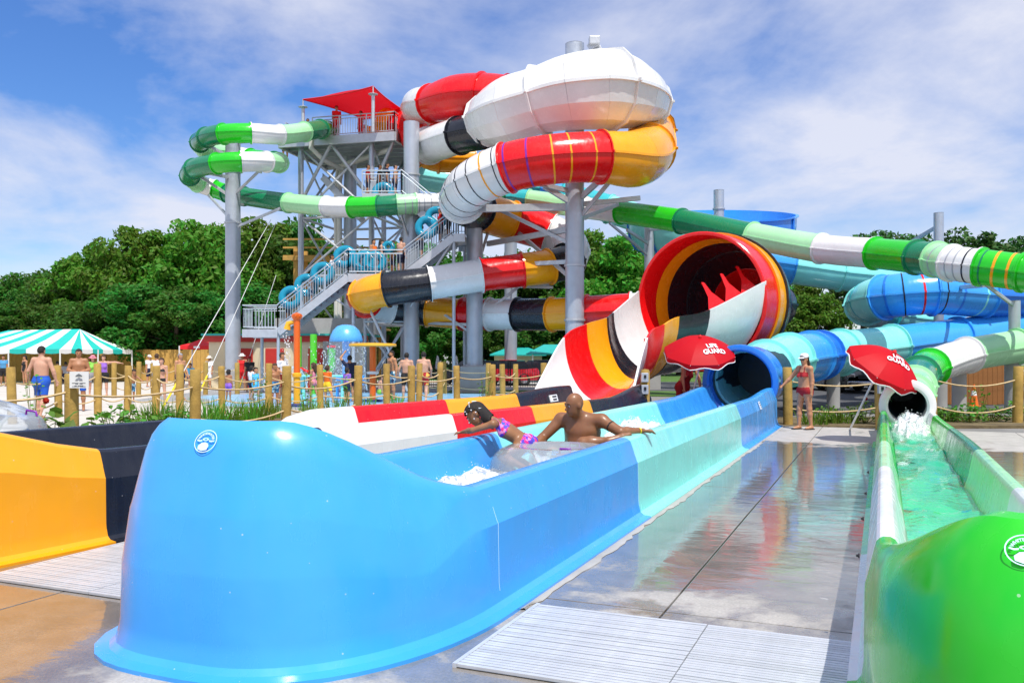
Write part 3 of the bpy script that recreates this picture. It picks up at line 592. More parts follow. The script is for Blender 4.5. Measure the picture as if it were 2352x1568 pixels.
# funnel barrel
fc = Vector(P(1606, 693, 26.3)); fd = Vector((.60, .79, .03)).normalized(); fr = 2.08
def fring(prof, mat, nm='funnel_ring'): return MB().lathe(fc, prof, 56, fd).build(nm, mat, torn, smooth=35)
fring([(fr-.12, .95), (fr-.09, .0), (fr-.07, -.03), (fr, -.03), (fr+.03, 0), (fr+.03, .06), (fr-.0, .08), (fr+.02, .95), (fr-.12, .95)], 'red')
fring([(fr-.2, 1.6), (fr-.12, .96), (fr+.08, .96), (fr+.08, 1.02), (fr+.02, 1.03), (fr+.02, 1.6), (fr-.2, 1.6)], 'orange')
fring([(fr-.4, 2.6), (fr-.2, 1.61), (fr+.09, 1.61), (fr+.09, 1.67), (fr+.03, 1.68), (fr-.05, 2.2), (fr-.3, 2.6), (fr-.4, 2.6)], 'black')
fring([(fr-.9, 3.6), (fr-.42, 2.61), (fr-.2, 2.61), (fr-.2, 2.67), (fr-.32, 2.68), (fr-.85, 3.6), (fr-.9, 3.6)], 'black')
fring([(.72, 4.8), (fr-.92, 3.61), (fr-.75, 3.61), (fr-.75, 3.67), (.76, 4.8), (.72, 4.8)], 'red')
MB().lathe(fc, [(.02, 5.0), (.78, 4.95)], 30, fd).build('funnel_back', 'black', torn)
# three red fins modelled in place of sunlit patches on the funnel's red inside
for (a, b, tipx, tipy, Y) in ((1628, 1668, 1611, 648, 25.2), (1666, 1706, 1654, 628, 25.6), (1702, 1738, 1690, 611, 26.0)):
    y0 = 711-(a-1628)*.53; y1 = 711-(b-1628)*.53
    A, B, T = P(a, y0+6, Y-.5), P(b, y1+6, Y-.5), P(tipx, tipy, Y+.35); m1 = A.lerp(T, .55)+Vector((.10, 0, -.05)); m2 = B.lerp(T, .5)+Vector((-.08, 0, .02))
    rr = [[A, A.lerp(B, .5), B], [m1, m1.lerp(m2, .5), m2], [T, T+Vector((.05, 0, .0)), T+Vector((.10, .02, -.02))]]
    MB().grid(thick(rr, .05)).build('sunlit_patch_fin', 'red', torn, smooth=60)
# the long tube: out of the bulb, down, round and into the funnel
q = lambda *a: P(*a)
TT = [(q(1500, 300, 41.0), .95, 'orange'), (q(1490, 345, 38.2), 1.13, 'orange'), (q(1455, 366, 36.0), 1.15, '+orange'), (q(1380, 361, 35.0), 1.02, 'red'), (q(1270, 366, 34.6), .98, '+red'), (q(1165, 386, 35.0), .98, 'white'),
      (q(1085, 425, 36.0), .98, '+white'), (q(1062, 462, 38.0), .95, 'black'), (q(1100, 484, 40.0), .92, 'orange'), (q(1175, 508, 41.2), .92, 'red'), (q(1262, 535, 41.6), .90, 'white'), (q(1310, 565, 40.8), .85, '+white'), (q(1305, 598, 39.6), .8, 'black'),
      (q(1262, 612, 39.0), .76, 'orange'), (q(1200, 620, 38.7), .74, 'red'), (q(1105, 632, 38.5), .72, 'white'), (q(985, 651, 38.0), .72, 'black'), (q(888, 664, 37.8), .74, 'orange'), (q(840, 678, 38.4), .74, 'red'), (q(842, 692, 40.2), .72, 'white'),
      (q(900, 706, 41.6), .72, 'black'), (q(983, 714, 41.6), .72, 'orange'), (q(1062, 721, 41.0), .72, 'red'), (q(1125, 722, 40.4), .72, 'white'), (q(1190, 722, 39.6), .72, 'black'), (q(1268, 722, 38.6), .72, 'orange'), (q(1350, 718, 37.6), .72, 'red'),
      (q(1450, 712, 37.2), .72, 'white'), (q(1560, 706, 36.6), .72, 'black'), (q(1660, 700, 35.0), .72, 'red'), (fc+fd*6.2, .74, 'black'), (fc+fd*4.85, .76, None)]
ST_W = [(.15, 'darkgreen'), (.32, 'black'), (.5, 'darkgreen'), (.68, 'black'), (.85, 'orange')]
tube_slide(torn, TT, stripes={4: [(.02, 'orange'), (.46, 'purple'), (.88, 'purple')], 3: [(.30, 'orange'), (.72, 'orange')], 5: [(.12, 'black'), (.38, 'orange'), (.66, 'black'), (.92, 'black')], 6: [(.3, 'black'), (.62, 'black')]})
# bulb
BU = [(q(1118, 278, 38.9), 1.04, 'white'), (q(1136, 268, 38.3), 1.26, '+white'), (q(1180, 252, 37.5), 1.44, '+white'), (q(1240, 232, 36.9), 1.40, 'white'), (q(1310, 214, 36.4), 1.56, '+white'), (q(1374, 207, 36.4), 1.66, '+white'), (q(1404, 208, 36.7), 1.63, 'white'), (q(1448, 217, 37.4), 1.44, '+white'), (q(1480, 228, 38.4), 1.14, '+white'), (q(1488, 236, 39.2), .98, 'black'), (q(1484, 255, 42.0), .92, '+black'), (q(1490, 275, 42.6), .92, 'orange'), (q(1500, 300, 41.0), .95, None)]
PROF = ring_profile(6, 1.06)
tube_slide(torn, BU, name='bulb_shell', flange=.15, facet=22)
PROF = ring_profile()
# feed: off the tower, round and into the bulb; upper red cone
tube_slide(torn, [(q(888, 288, 46.5), .82, 'orange'), (q(915, 290, 46.0), .84, 'red'), (q(945, 300, 45.6), .84, '+red'), (q(968, 335, 44.4), .84, '+red'), (q(985, 335, 42.2), .84, 'white'), (q(1055, 312, 40.0), .82, 'black'), (q(1120, 300, 39.0), .82, None)])
tube_slide(torn, [(q(1090, 368, 44.6), .62, 'orange'), (q(1010, 366, 44.2), .66, 'orange'), (q(975, 352, 44.0), .7, None)])
tube_slide(torn, [(q(1000, 275, 46.5), .7, 'red'), (q(962, 262, 45.5), .75, 'white'), (q(960, 242, 43.6), .80, '+white'), (q(992, 238, 42.0), .86, 'red'), (q(1045, 226, 41.0), 1.04, '+red'), (q(1108, 222, 40.4), 1.05, 'red'), (q(1165, 225, 40.0), 1.0, None)])

# ---- green slide
green = thing('green_water_slide', 'green, mint and white tube slide ending in the green trough at right', 'water slide', L(11, .42, 0))
def HG(k, q):
    if k == 'C': return .74+.385*sstep(0, R(66), q if q < math.pi/2 else math.pi-q)
    return .74-.13*sstep(9, 17, q)
g_rows, g_path, g_out = runout(green, lambda s: .94, lambda s: -.08, 17.6, 4.55, 2.85, HG,
    [(4.55, 6.6, 'white'), (6.6, 9.2, 'mint'), (9.2, 12.6, 'darkgreen'), (12.6, 16.4, 'green'), (16.4, 17.6, 'white')],
    [(4.55, 7.5, 'white'), (7.5, 9.8, 'mint'), (9.8, 13.6, 'green'), (13.6, 16.4, 'darkgreen'), (16.4, 17.6, 'green')], 'green', exR=2.3, exL=2.5, lean=.10, inner=.46, wmat='water_green', wz=.40, nose=True,
    floor_mats=[(4.55, 7.6, 'white'), (7.6, 10.8, 'mint'), (10.8, 14.2, 'teal'), (14.2, 17.6, 'green')])
gm_c = L(17.6, .43, .70); gm_d = Vector((U2[0]-.02, U2[1], .10)).normalized()
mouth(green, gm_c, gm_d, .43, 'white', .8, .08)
GR = [(gm_c+gm_d*.4, .39, 'mint'), (P(2093, 907, 17.8), .40, 'mint'), (P(2100, 886, 19.4), .42, 'darkgreen'), (P(2112, 862, 21.4), .45, 'green'), (P(2138, 843, 22.9), .46, 'white'), (P(2222, 815, 24.4), .47, 'mint'), (P(2338, 795, 25.4), .48, 'green'), (P(2470, 775, 25.6), .5, 'mint'),
      (P(2600, 750, 24.8), .5, 'green'), (P(2680, 715, 22.6), .5, 'white'), (P(2620, 672, 21.4), .5, 'darkgreen'), (P(2480, 640, 22.4), .5, 'green'), (P(2350, 626, 23.6), .5, 'green'), (P(2252, 613, 24.4), .5, 'white'), (P(2185, 604, 25.2), .5, 'mint'), (P(2150, 596, 26.0), .5, 'darkgreen'),
      (P(2105, 591, 26.8), .5, 'green'), (P(2010, 582, 28.6), .5, 'white'), (P(1886, 571, 30.6), .5, 'mint'), (P(1729, 542, 33.4), .5, 'darkgreen'), (P(1565, 508, 36.6), .5, 'green'), (P(1427, 488, 39.6), .5, 'white'), (P(1345, 478, 41.4), .5, 'mint'), (P(1215, 460, 43), .5, 'teal'), (P(1150, 455, 43), .5, 'darkgreen'), (P(1060, 466, 41.4), .48, 'green'),
      (P(1012, 467, 40.6), .46, 'white'), (P(955, 468, 40.2), .46, 'mint'), (P(912, 471, 40.0), .46, 'darkgreen'), (P(870, 474, 40.0), .46, 'green'), (P(808, 476, 40.4), .46, 'white'), (P(750, 474, 41.2), .46, 'mint'), (P(663, 466, 42.8), .46, 'darkgreen'), (P(560, 451, 45.0), .46, 'darkgreen'), (P(522, 444, 45.8), .46, 'green'), (P(492, 434, 46.2), .46, 'white'),
      (P(455, 421, 45.8), .46, 'mint'), (P(436, 405, 44.2), .46, 'darkgreen'), (P(446, 388, 42.0), .46, 'darkgreen'), (P(498, 376, 40.6), .46, 'green'), (P(553, 372, 40.4), .46, 'white'), (P(612, 372, 41.4), .46, 'mint'), (P(640, 374, 43.0), .46, 'darkgreen'), (P(630, 370, 45.5), .46, 'green'), (P(575, 362, 47.6), .46, 'white'), (P(515, 350, 48.0), .46, 'mint'), (P(470, 342, 46.6), .46, 'mint'),
      (P(459, 328, 44.2), .46, 'darkgreen'), (P(475, 316, 42.2), .46, 'darkgreen'), (P(513, 308, 41.0), .46, 'green'), (P(576, 306, 41.0), .46, 'white'), (P(644, 310, 42.0), .46, 'mint'), (P(700, 303, 43.4), .46, 'darkgreen'), (P(736, 297, 45.0), .46, 'green'), (P(752, 300, 46.4), .46, None)]
GR = [(p, r, m) for p, r, m in GR]
# a section takes the colour of its upstream end in this list; bands on the white and mint runs
cols = [c[2] for c in GR]
tube_slide(green, [(GR[i][0], GR[i][1], cols[i] if i < len(GR)-1 else None) for i in range(len(GR))], flange=.06,
    stripes={11: [(.3, 'orange'), (.7, 'orange')], 12: [(.2, 'orange'), (.55, 'orange'), (.85, 'darkgreen')], 13: [(.25, 'black'), (.5, 'greyband'), (.75, 'greyband')], 14: [(.4, 'greyband')], 26: [(.2, 'greyband'), (.45, 'greyband'), (.7, 'greyband'), (.92, 'greyband')], 27: [(.25, 'greyband'), (.6, 'greyband')]})
# ================================================================ lane details
# foam where the water breaks
def foam(name, parent, c, ax, ay, h, seed, n=1800, sz=.018):
    """broken white water: a lumpy crest with thrown drops"""
    r2 = np.random.default_rng(seed); mb = MB(); M = 46; ax = Vector(ax); ay = Vector(ay); c = Vector(c); K = r2.normal(0, 1, (14, 2))*np.array([5., 5.]); ph = r2.uniform(0, 6.28, 14); am = r2.uniform(.3, 1, 14)/np.linalg.norm(K, axis=1)**.8
    def height(x, y):
        d = math.hypot(x, y); an = math.atan2(y, x); d += .16*math.sin(3*an+ph[0])+.10*math.sin(7*an+ph[1])+.06*math.sin(13*an+ph[2])
        e = 1-d**2; nz = float(np.sum(am*np.abs(np.sin(K[:, 0]*x*1.6+K[:, 1]*y*1.6+ph))))/float(am.sum())
        return h*(1.5*max(e, -.3)*nz**1.1)-.012
    mb.grid([[c+ax*(2*i/M-1)*1.15+ay*(2*k/M-1)*1.15+Vector((0, 0, height((2*i/M-1)*1.15, (2*k/M-1)*1.15))) for k in range(M+1)] for i in range(M+1)])
    for _ in range(n):
        a = r2.uniform(0, 6.28); d = math.sqrt(r2.uniform(0, 1.3)); x, y = d*math.cos(a), d*math.sin(a); p = c+ax*x+ay*y+Vector((0, 0, max(0, height(x, y))+abs(r2.normal(0, h*.16)))); s = sz*r2.uniform(.2, 1)**1.6
        d1 = Vector(r2.normal(0, 1, 3)).normalized()*s; d2 = d1.orthogonal().normalized()*s; d3 = d1.cross(d2).normalized()*s
        mb.add([p+d1, p-d1, p+d2, p-d2, p+d3, p-d3], [(0, 2, 4), (2, 1, 4), (1, 3, 4), (3, 0, 4), (2, 0, 5), (1, 2, 5), (3, 1, 5), (0, 3, 5)])
    return tag(mb.build(name, 'foam', parent, smooth=70), kind='stuff')
foam('splash_foam', blue, L(7.25, -3.45, .385), Vector((*U2, 0))*.95, Vector((*V2, 0))*.40, .17, 3, 700, .007)
foam('splash_foam', blue, L(12.4, -3.35, .37), Vector((*U2, 0))*1.3, Vector((*V2, 0))*.45, .30, 4, 900, .010)
foam('splash_foam', green, L(16.1, .43, .41), Vector((*U2, 0))*1.5, Vector((*V2, 0))*.27, .24, 5, 900, .010)
# seam lines of the moulded panels (raised gel-coat fillets) and the base sealant
def seam(root, s, rows, path, side, mat):
    i = min(range(len(path)), key=lambda j: abs(path[j][3]-s) if path[j][2] == side else 99)
    MB().tube([p_.lerp(q_, f_)+(rows[i][1]-rows[i][15]).normalized()*.0005 for p_, q_ in zip(rows[i][4:8], rows[i][5:9]) for f_ in (0, .5)], .0014, 5).build('panel_seam', mat, root, smooth=60)
for s in (5.06, 8.5, 15.4, 17.6): seam(blue, s, b_rows, b_path, 'R', 'logo_white')
for s in (5.55, 8.35): seam(torn, s, t_rows, t_path, 'R', 'black')
mbk = MB(); r3 = np.random.default_rng(2)
svs = np.arange(5.1, 21, .12); mbk.grid([[L(s, -2.12, .003), L(s, -2.085+.006*r3.normal(), .016), L(s, -2.05+.012*r3.normal()+.015*math.sin(s*2.1), .003)] for s in svs])
mbk.build('base_sealant', 'concrete', blue, smooth=60)
# anchor bolts on the green trough's foot
for s in (5.2, 6.4, 7.6, 9.0): 
    MB().lathe(L(s, -.115, .50), [(.0, .018), (.007, .018), (.007, .008), (.014, .008), (.014, 0)], 8, (-V2[0], -V2[1], 0)).build('anchor_bolt', 'black_metal', green)
# ---- gratings
def grating(label, s0, s1, t0, t1, pitch=.037):
    rt = thing('drain_grating', label, 'grating', L((s0+s1)/2, (t0+t1)/2, 0)); ang = math.atan2(V2[1], V2[0])
    n = int((s1-s0)/pitch); tm = (t0+t1)/2+.11; rg = np.random.default_rng(int(abs(t0)*10))
    for a_, b_ in ((t0, tm-.003), (tm+.003, t1)):                     # two panels butted side by side
        mes = [MB().box((0, 0, .012), (b_-a_, pitch*.76, .020)).mesh('slat', m_, bevel=.003) for m_ in ('alu', 'alu', 'alu_worn')]
        for i in range(n):
            p = L(s0+(i+.5)*pitch, (a_+b_)/2, rg.normal(0, .0008))-rt.location; link('slat', mes[int(rg.integers(0, 3))], rt, p, (0, 0, ang+rg.normal(0, .0006)))
    for t in (t0-.012, t1+.012): MB().beam(L(s0, t, .011), L(s1, t, .011), .024, .024).build('edge_bar', 'alu', rt)
    MB().poly([tuple(L(a, b)[:2]) for a, b in ((s0, t0), (s0, t1), (s1, t1), (s1, t0))], .0005, .003).build('drain_bed', 'rubber', rt)
grating('ribbed aluminium drain grating between the blue cap and the green trough', 4.02, 5.22, -2.02, -.10)
grating('ribbed aluminium drain grating in front of the orange trough', 4.28, 5.62, -5.95, -4.12)
# ================================================================ STEEL COLUMNS with their bracket arms
def column(label, px, Y, top_py, r, arms=(), collar=(), ped=None, mat='steel', z0=0., cap=True, name='steel_column'):
    X = (px-CX)*Y/FPX; top = EYE+(HY-top_py)*Y/FPX; rt = thing(name, label, 'column', (X, Y, 0)); base = z0
    if ped:
        w_, h_ = ped; MB().box((X, Y, h_/2-.03), (w_, w_, h_+.06)).build('concrete_footing', 'concrete', rt, bevel=.05); base = h_
        MB().lathe((X, Y, base), [(r+.16, 0), (r+.16, .04), (r, .04)], 24).build('base_plate', 'galv', rt)
        for k in range(8):
            a = k*math.pi/4; MB().lathe((X+(r+.10)*math.cos(a), Y+(r+.10)*math.sin(a), base+.04), [(.03, 0), (.03, .05), (0, .05)], 6).build('anchor_bolt', 'galv', rt)
    MB().cyl((X, Y, base), (X, Y, top), r, 28).build('shaft', mat, rt, smooth=40)
    if cap: MB().lathe((X, Y, top), [(r, -.02), (r, .0), (r*.90, .0), (r*.90, -.5)], 28).build('open_end', mat, rt, smooth=40); MB().lathe((X, Y, top-.3), [(r*.9, 0), (0, 0)], 20).build('end_plate', 'black_metal', rt)
    for cy in collar:
        z = EYE+(HY-cy)*Y/FPX; MB().lathe((X, Y, z), [(r, -.05), (r+.05, -.04), (r+.05, .04), (r, .05)], 28).build('flange_collar', 'galv', rt, smooth=40)
    for (ay, tx, ty, TY, wd) in arms:
        p = Vector((X, Y, EYE+(HY-ay)*Y/FPX)); q2 = P(tx, ty, TY)
        d = (q2-p); d.z = 0; p = p+d.normalized()*r*.9
        MB().beam(p, q2, wd*.7, wd).build('bracket_arm', 'galv', rt, bevel=.012)
    return rt
column('tall steel column carrying the green spiral at far left', 535, 43.5, 320, .37,
       [(372, 600, 395, 41.6, .16), (420, 690, 372, 42.5, .0001) if False else (410, 480, 398, 41.8, .16), (445, 600, 388, 41.6, .12), (445, 455, 402, 43.6, .14), (360, 480, 335, 42.6, .14), (330, 640, 322, 42.0, .10), (500, 478, 448, 45.8, .12), (520, 645, 478, 42.6, .12), (465, 560, 470, 44.4, .12)],
       (395, 512), (1.1, .95))
column('tall steel column with open top beside the tower platform', 945, 41.0, 281, .37,
       [(330, 990, 372, 42.2, .2), (490, 905, 488, 40.0, .12), (520, 880, 488, 40.0, .12), (470, 1010, 482, 40.4, .12), (690, 985, 735, 41.2, .12), (672, 880, 690, 38.4, .14), (545, 920, 490, 40, .1)], (402,), (1.3, .95))
column('steel column on concrete footing left of the white and red tube', 1090, 39.8, 520, .375,
       [(626, 1235, 640, 39.3, .17), (655, 1270, 660, 39.4, .13), (725, 1215, 640, 39.4, .12), (595, 1125, 520, 40.6, .12), (745, 985, 742, 41.2, .14), (760, 990, 700, 41.0, .12), (700, 1140, 690, 40, .12)], (), (1.25, 1.2))
column('rear steel column on concrete footing behind the black tube ring', 1173, 50.0, 545, .36, [(660, 1260, 655, 41, .12)], (), (1.3, 1.15))
column('tallest steel column in the middle carrying the white bulb', 1320, 36.9, 102, .40,
       [(475, 1062, 480, 37.6, .30), (490, 1180, 490, 40.2, .0) if False else (555, 1150, 483, 39.4, .16), (525, 1120, 560, 40.6, .24), (600, 1130, 610, 39.6, .18), (635, 1180, 525, 41, .16), (462, 1250, 428, 36.2, .22), (440, 1210, 415, 35.6, .2), (455, 1380, 412, 36.0, .22), (468, 1470, 455, 37.5, .2), (500, 1420, 470, 39.0, .16), (495, 1398, 420, 36, .16)],
       (610, 735), (1.3, 1.1))
column('thin steel column behind the red funnel rim', 1491, 43.5, 505, .24, [(560, 1440, 528, 40, .14), (585, 1400, 512, 40.5, .12), (530, 1560, 520, 37, .12)], (), (1.0, .8))
column('short open-topped steel column rising from the light blue bowl', 1651, 45.5, 437, .27, [(520, 1610, 535, 44, .14), (520, 1720, 530, 44, .14)], (480,), (1.0, .8))
column('slim steel column with slanted brace above the blue coils at right', 2156, 35.0, 489, .19, [(520, 2085, 560, 37.5, .14), (640, 2010, 655, 33, .14), (665, 2260, 655, 27, .14), (690, 2060, 735, 36, .12), (745, 2250, 725, 37, .12)], (), (.9, .6))
column('slim steel column under the green tube at right edge', 2330, 25.8, 690, .16, [(655, 2270, 655, 24.4, .12), (665, 2400, 655, 23.6, .14), (700, 2260, 650, 24.4, .10)], (), None)
for px, Y, ty, r, lb in ((1914, 27.4, 858, .20, 'short pale concrete column under the aqua tube behind the bikini lifeguard'), (2203, 24.6, 850, .19, 'pale round column under the white and mint tube'), (2160, 27.4, 846, .20, 'grey round column in shade left of the brown shed'), (2326, 25.6, 812, .22, 'grey column under the mint tube at the right edge')):
    column(lb, px, Y, ty, r, (), (), None, 'concrete', cap=False, name='concrete_column')
# saddle yokes that carry the bulb from the mast top
yk = thing('mast_bracket', 'grey steel bracket clamping the top of the white bulb to the mast', 'bracket', P(1385, 130, 36.6))
MB().beam(P(1325, 150, 36.8), P(1385, 118, 36.6), .35, .5).build('arm', 'galv', yk, bevel=.03)
MB().beam(P(1360, 128, 36.2), P(1405, 122, 36.2), .25, .22).build('clamp_bar', 'galv', yk, bevel=.03)
MB().box(P(1365, 95, 36.4), (.45, .4, .35)).build('clamp_block', 'galv', yk, bevel=.04)
MB().beam(P(1352, 112, 36.5), P(1372, 98, 36.4), .2, .3).build('clamp_arm', 'galv', yk, bevel=.02)

# ================================================================ SLIDE TOWER
tw = thing('slide_tower', 'tall galvanised steel slide tower with platform at the top', 'tower', (-9.0, 46.5, 0))
FL = Vector((-12.35, 46.2, 0)); FR = Vector((-6.0, 44.6, 0)); e1 = (FR-FL).normalized(); e2 = Vector((-e1.y, e1.x, 0)); ZD = 12.75
def T(a, b, z): return FL+e1*a+e2*b+Vector((0, 0, z))
WID = (FR-FL).length; DEP = 5.6
Mt = Matrix.Rotation(math.atan2(e1.y, e1.x), 3, 'Z')
MB().box(T(WID/2, DEP/2, ZD+.30), (WID, DEP, .10), M=Mt).build('platform_floor', 'galv', tw)
for b in np.linspace(.2, DEP-.2, 7): MB().box(T(WID/2, b, ZD+.12), (WID-.1, .12, .25), M=Mt).build('joist', 'steel', tw)
for (a, b, c, d) in ((0, 0, WID, 0), (0, DEP, WID, DEP), (0, 0, 0, DEP), (WID, 0, WID, DEP)):
    MB().beam(T(a, b, ZD+.16), T(c, d, ZD+.16), .14, .46).build('edge_girder', 'galv', tw, bevel=.01)
legs = [(1.0, .5), (5.05, .5), (1.0, 5.0), (5.05, 5.0)]
for a, b in legs: MB().cyl(T(a, b, 0), T(a, b, ZD+.2), .15, 16).build('leg', 'steel', tw, smooth=40)
cpx = T(2.6, 3.2, 0); MB().cyl(cpx, cpx+Vector((0, 0, ZD)), .36, 24).build('core_column', 'steel', tw, smooth=40)
for k, (a, r_) in enumerate(((2.15, .14), (1.95, .13))):
    MB().tube([T(a, 2.8, 0), T(a, 2.8, ZD-1.4), T(a+.2, 2.7, ZD-.6), T(a+1.2, 2.3, ZD-.45), T(5.2, 1.2, ZD-.35), T(6, .8, ZD-.3)], r_, 12).build('water_pipe', 'pvc', tw, smooth=40)
MB().tube([T(1.9, .0, ZD+1.0), T(1.9, -.1, ZD-.2), T(2.3, .5, ZD-.7), T(2.6, 2.4, ZD-.9)], .13, 10).build('water_pipe', 'pvc', tw, smooth=40)
for z in (3.4, 5.9, 9.0):
    for (i, j) in ((0, 1), (1, 3), (3, 2), (2, 0)):
        MB().cyl(T(*legs[i], z), T(*legs[j], z), .07, 10).build('cross_bar', 'galv', tw, smooth=40)
for (i, j, z0, z1) in ((0, 1, 9.1, ZD), (1, 0, 9.1, ZD), (0, 1, 5.9, 9.0), (1, 0, 5.9, 9.0), (1, 3, 9, ZD), (3, 1, 9, ZD), (1, 3, 5.9, 9), (2, 3, 5.9, 9), (0, 2, 9, ZD), (0, 1, 3.4, 5.9), (1, 3, 3.4, 5.9), (1, 0, .3, 3.4), (1, 3, .3, 3.4), (0, 2, 5.9, 9)):
    MB().cyl(T(*legs[i], z0), T(*legs[j], z1), .065, 8).build('brace', 'galv', tw, smooth=40)
for (i, j) in ((0, 1), (1, 3), (0, 2), (2, 3)):
    for (z0, z1) in ((3.4, 5.9), (5.9, 9.0), (9.0, ZD)):
        if (i, j) != (0, 1) or z0 < 9: MB().cyl(T(*legs[j], z0), T(*legs[i], z1), .055, 8).build('brace', 'steel', tw, smooth=40)
for z in (7.4, 10.8): MB().cyl(T(*legs[1], z), T(*legs[3], z), .06, 8).build('cross_bar', 'steel', tw, smooth=40)
MB().cyl(T(4.2, 4.2, 0), T(4.2, 4.2, ZD), .14, 12).build('leg', 'steel', tw, smooth=40)
MB().cyl(T(2.9, .3, ZD), T(5.0, .5, 9.9), .09, 8).build('brace', 'galv', tw, smooth=40); MB().cyl(T(2.8, .3, ZD), T(1.05, .5, 9.9), .09, 8).build('brace', 'galv', tw, smooth=40)
MB().cyl(T(WID-.3, .5, ZD), T(5.05, .5, 10.2), .10, 8).build('brace', 'galv', tw, smooth=40)
def railing(root, p, q2, h=1.07, gap=.14, mat='rail', top_ext=True):
    """posts and two rails as parts; the thin pickets of one panel joined, too fine to pick apart"""
    p, q2 = Vector(p), Vector(q2); ln = (q2-p).length; up = Vector((0, 0, 1)); n = max(1, round(ln/1.5))
    for i in range(n+1): a = p.lerp(q2, i/n); MB().beam(a, a+up*h, .05).build('rail_post', mat, root)
    MB().cyl(p+up*h, q2+up*h, .03, 8).build('handrail', mat, root, smooth=50); MB().cyl(p+up*.12, q2+up*.12, .022, 6).build('bottom_rail', mat, root, smooth=50)
    MB().cyl(p+up*(h-.16), q2+up*(h-.16), .022, 6).build('upper_rail', mat, root, smooth=50)
    mb = MB(); m = int(ln/gap)
    for i in range(1, m): a = p.lerp(q2, i/m); mb.beam(a+up*.12, a+up*(h-.16), .022)
    tag(mb.build('pickets', mat, root), kind='stuff')
zt = ZD+.36
for (a, b, c, d) in ((1.9, .05, WID-.05, .05), (.05, .6, .05, DEP), (WID-.05, .05, WID-.05, 2.2), (.05, DEP-.05, WID-.05, DEP-.05)): railing(tw, T(a, b, zt), T(c, d, zt))
MB().box(T(5.6, 1.6, zt+.35), (2.2, 1.4, .7), M=Mt).build('start_tub', 'orange', tw, bevel=.15)
MB().box(T(2.3, 1.2, zt+.5), (.8, .5, 1.0), M=Mt).build('control_cabinet', 'plastic_white', tw, bevel=.04)
# shade sail on its posts
cn = thing('shade_canopy', 'red tensioned fabric shade canopy over the tower platform', 'canopy', P(830, 300, 46))
A_, B_, C_, D_ = P(696, 229, 45), P(857, 199, 43.2), P(948, 266, 46), P(838, 274, 49.5); rows = []
NN = 14
for i in range(NN+1):
    u = i/NN; row = []
    for k in range(NN+1):
        v = k/NN; p = A_*(1-u)*(1-v)+B_*u*(1-v)+C_*u*v+D_*(1-u)*v; c = (A_+B_+C_+D_)/4
        eu, ev = 4*u*(1-u), 4*v*(1-v); pull = .10*(eu*(1-ev)+ev*(1-eu)); p = p.lerp(c, pull*.9); p.z += .55*(eu*ev)**.75
        row.append(p)
    rows.append(row)
MB().grid(rows).build('fabric', 'cloth_sail', cn, smooth=40)
for e in (rows[0], rows[-1], [r[0] for r in rows], [r[-1] for r in rows]): MB().tube(e, .035, 6).build('edge_cable', 'cloth_red', cn, smooth=60)
for c in (A_, B_, C_, D_):
    MB().cyl((c.x, c.y, ZD+.3 if c is not B_ else ZD), (c.x, c.y, c.z-.35), .085, 12).build('post', 'galv', cn, smooth=40)
    MB().lathe((c.x, c.y, c.z-.45), [(.08, 0), (.24, .05), (.24, .07), (.08, .12)], 16).build('post_cap', 'galv', cn, smooth=40)
    MB().cyl((c.x, c.y, c.z-.35), c, .03, 6).build('turnbuckle', 'galv', cn)
# ================================================================ STAIRCASE
stc = thing('metal_staircase', 'galvanised zigzag staircase climbing the slide tower', 'staircase', (-6.5, 39.5, 0))
YF, YB = 38.3, 39.9
def xz(px, py, Y=YF): p = P(px, py, Y); return p.x, p.z
def flight(p0, p1, yf, yb, rails=True):
    (x0, z0), (x1, z1) = p0, p1; n = max(3, int(abs(z1-z0)/.19))
    for y in (yf, yb): MB().beam((x0, y, z0-.12), (x1, y, z1-.12), .07, .34).build('stringer', 'galv', stc, bevel=.008)
    dx = (x1-x0)/n; dz = (z1-z0)/n; me = MB().box((0, 0, 0), (abs(dx)+.06, abs(yb-yf)-.07, .05)).mesh('tread', 'steel'); mr = MB().box((0, 0, 0), (.03, abs(yb-yf)-.07, abs(dz)-.03)).mesh('riser', 'steel')
    for i in range(n):
        o = Vector((x0+dx*(i+.5), (yf+yb)/2, z0+dz*(i+.5)))-stc.location
        link('tread', me, stc, o); link('riser', mr, stc, o+Vector((dx*.5, 0, dz*.5)))
    if rails: railing(stc, (x0, yf, z0+.05), (x1, yf, z1+.05)); railing(stc, (x0, yb, z0+.05), (x1, yb, z1+.05))
def landing(x0, x1, z, yf, yb, ends=()):
    MB().box(((x0+x1)/2, (yf+yb)/2, z-.04), (abs(x1-x0), yb-yf, .08)).build('landing', 'galv', stc)
    for y in (yf, yb): MB().box(((x0+x1)/2, y+(.035 if y == yb else -.035), z-.16), (abs(x1-x0), .07, .36)).build('landing_beam', 'galv', stc, bevel=.008)
    railing(stc, (x0, yf, z), (x1, yf, z)); railing(stc, (x0, yb, z), (x1, yb, z))
    for x in ends: railing(stc, (x, yf, z), (x, yb, z))
a0 = xz(557, 757); a1 = xz(638, 757); a2 = xz(800, 630); a3 = xz(926, 630); a4 = xz(1042, 538); a5 = xz(1068, 538)
landing(a0[0], a1[0], a1[1], YF, YB, (a0[0],)); flight(a1, a2, YF, YB); landing(a2[0], a3[0], a2[1], YF, YB+1.7); flight(a3, a4, YF, YB); landing(a4[0], a5[0], a4[1], YF, YB+1.8, (a5[0],))
b4 = (a4[0], a4[1]); b5 = xz(926, 452, 40.8); b6 = xz(838, 452, 40.8); b7 = xz(760, 372, 40.8)
flight(b4, b5, YB+.2, YB+1.8); landing(b6[0], b5[0], b5[1], YB+.2, YB+1.8); 
c0 = (T(4.2, 4, 0).x, 9.0); c1 = (T(2.9, 4, 0).x, 11.0)
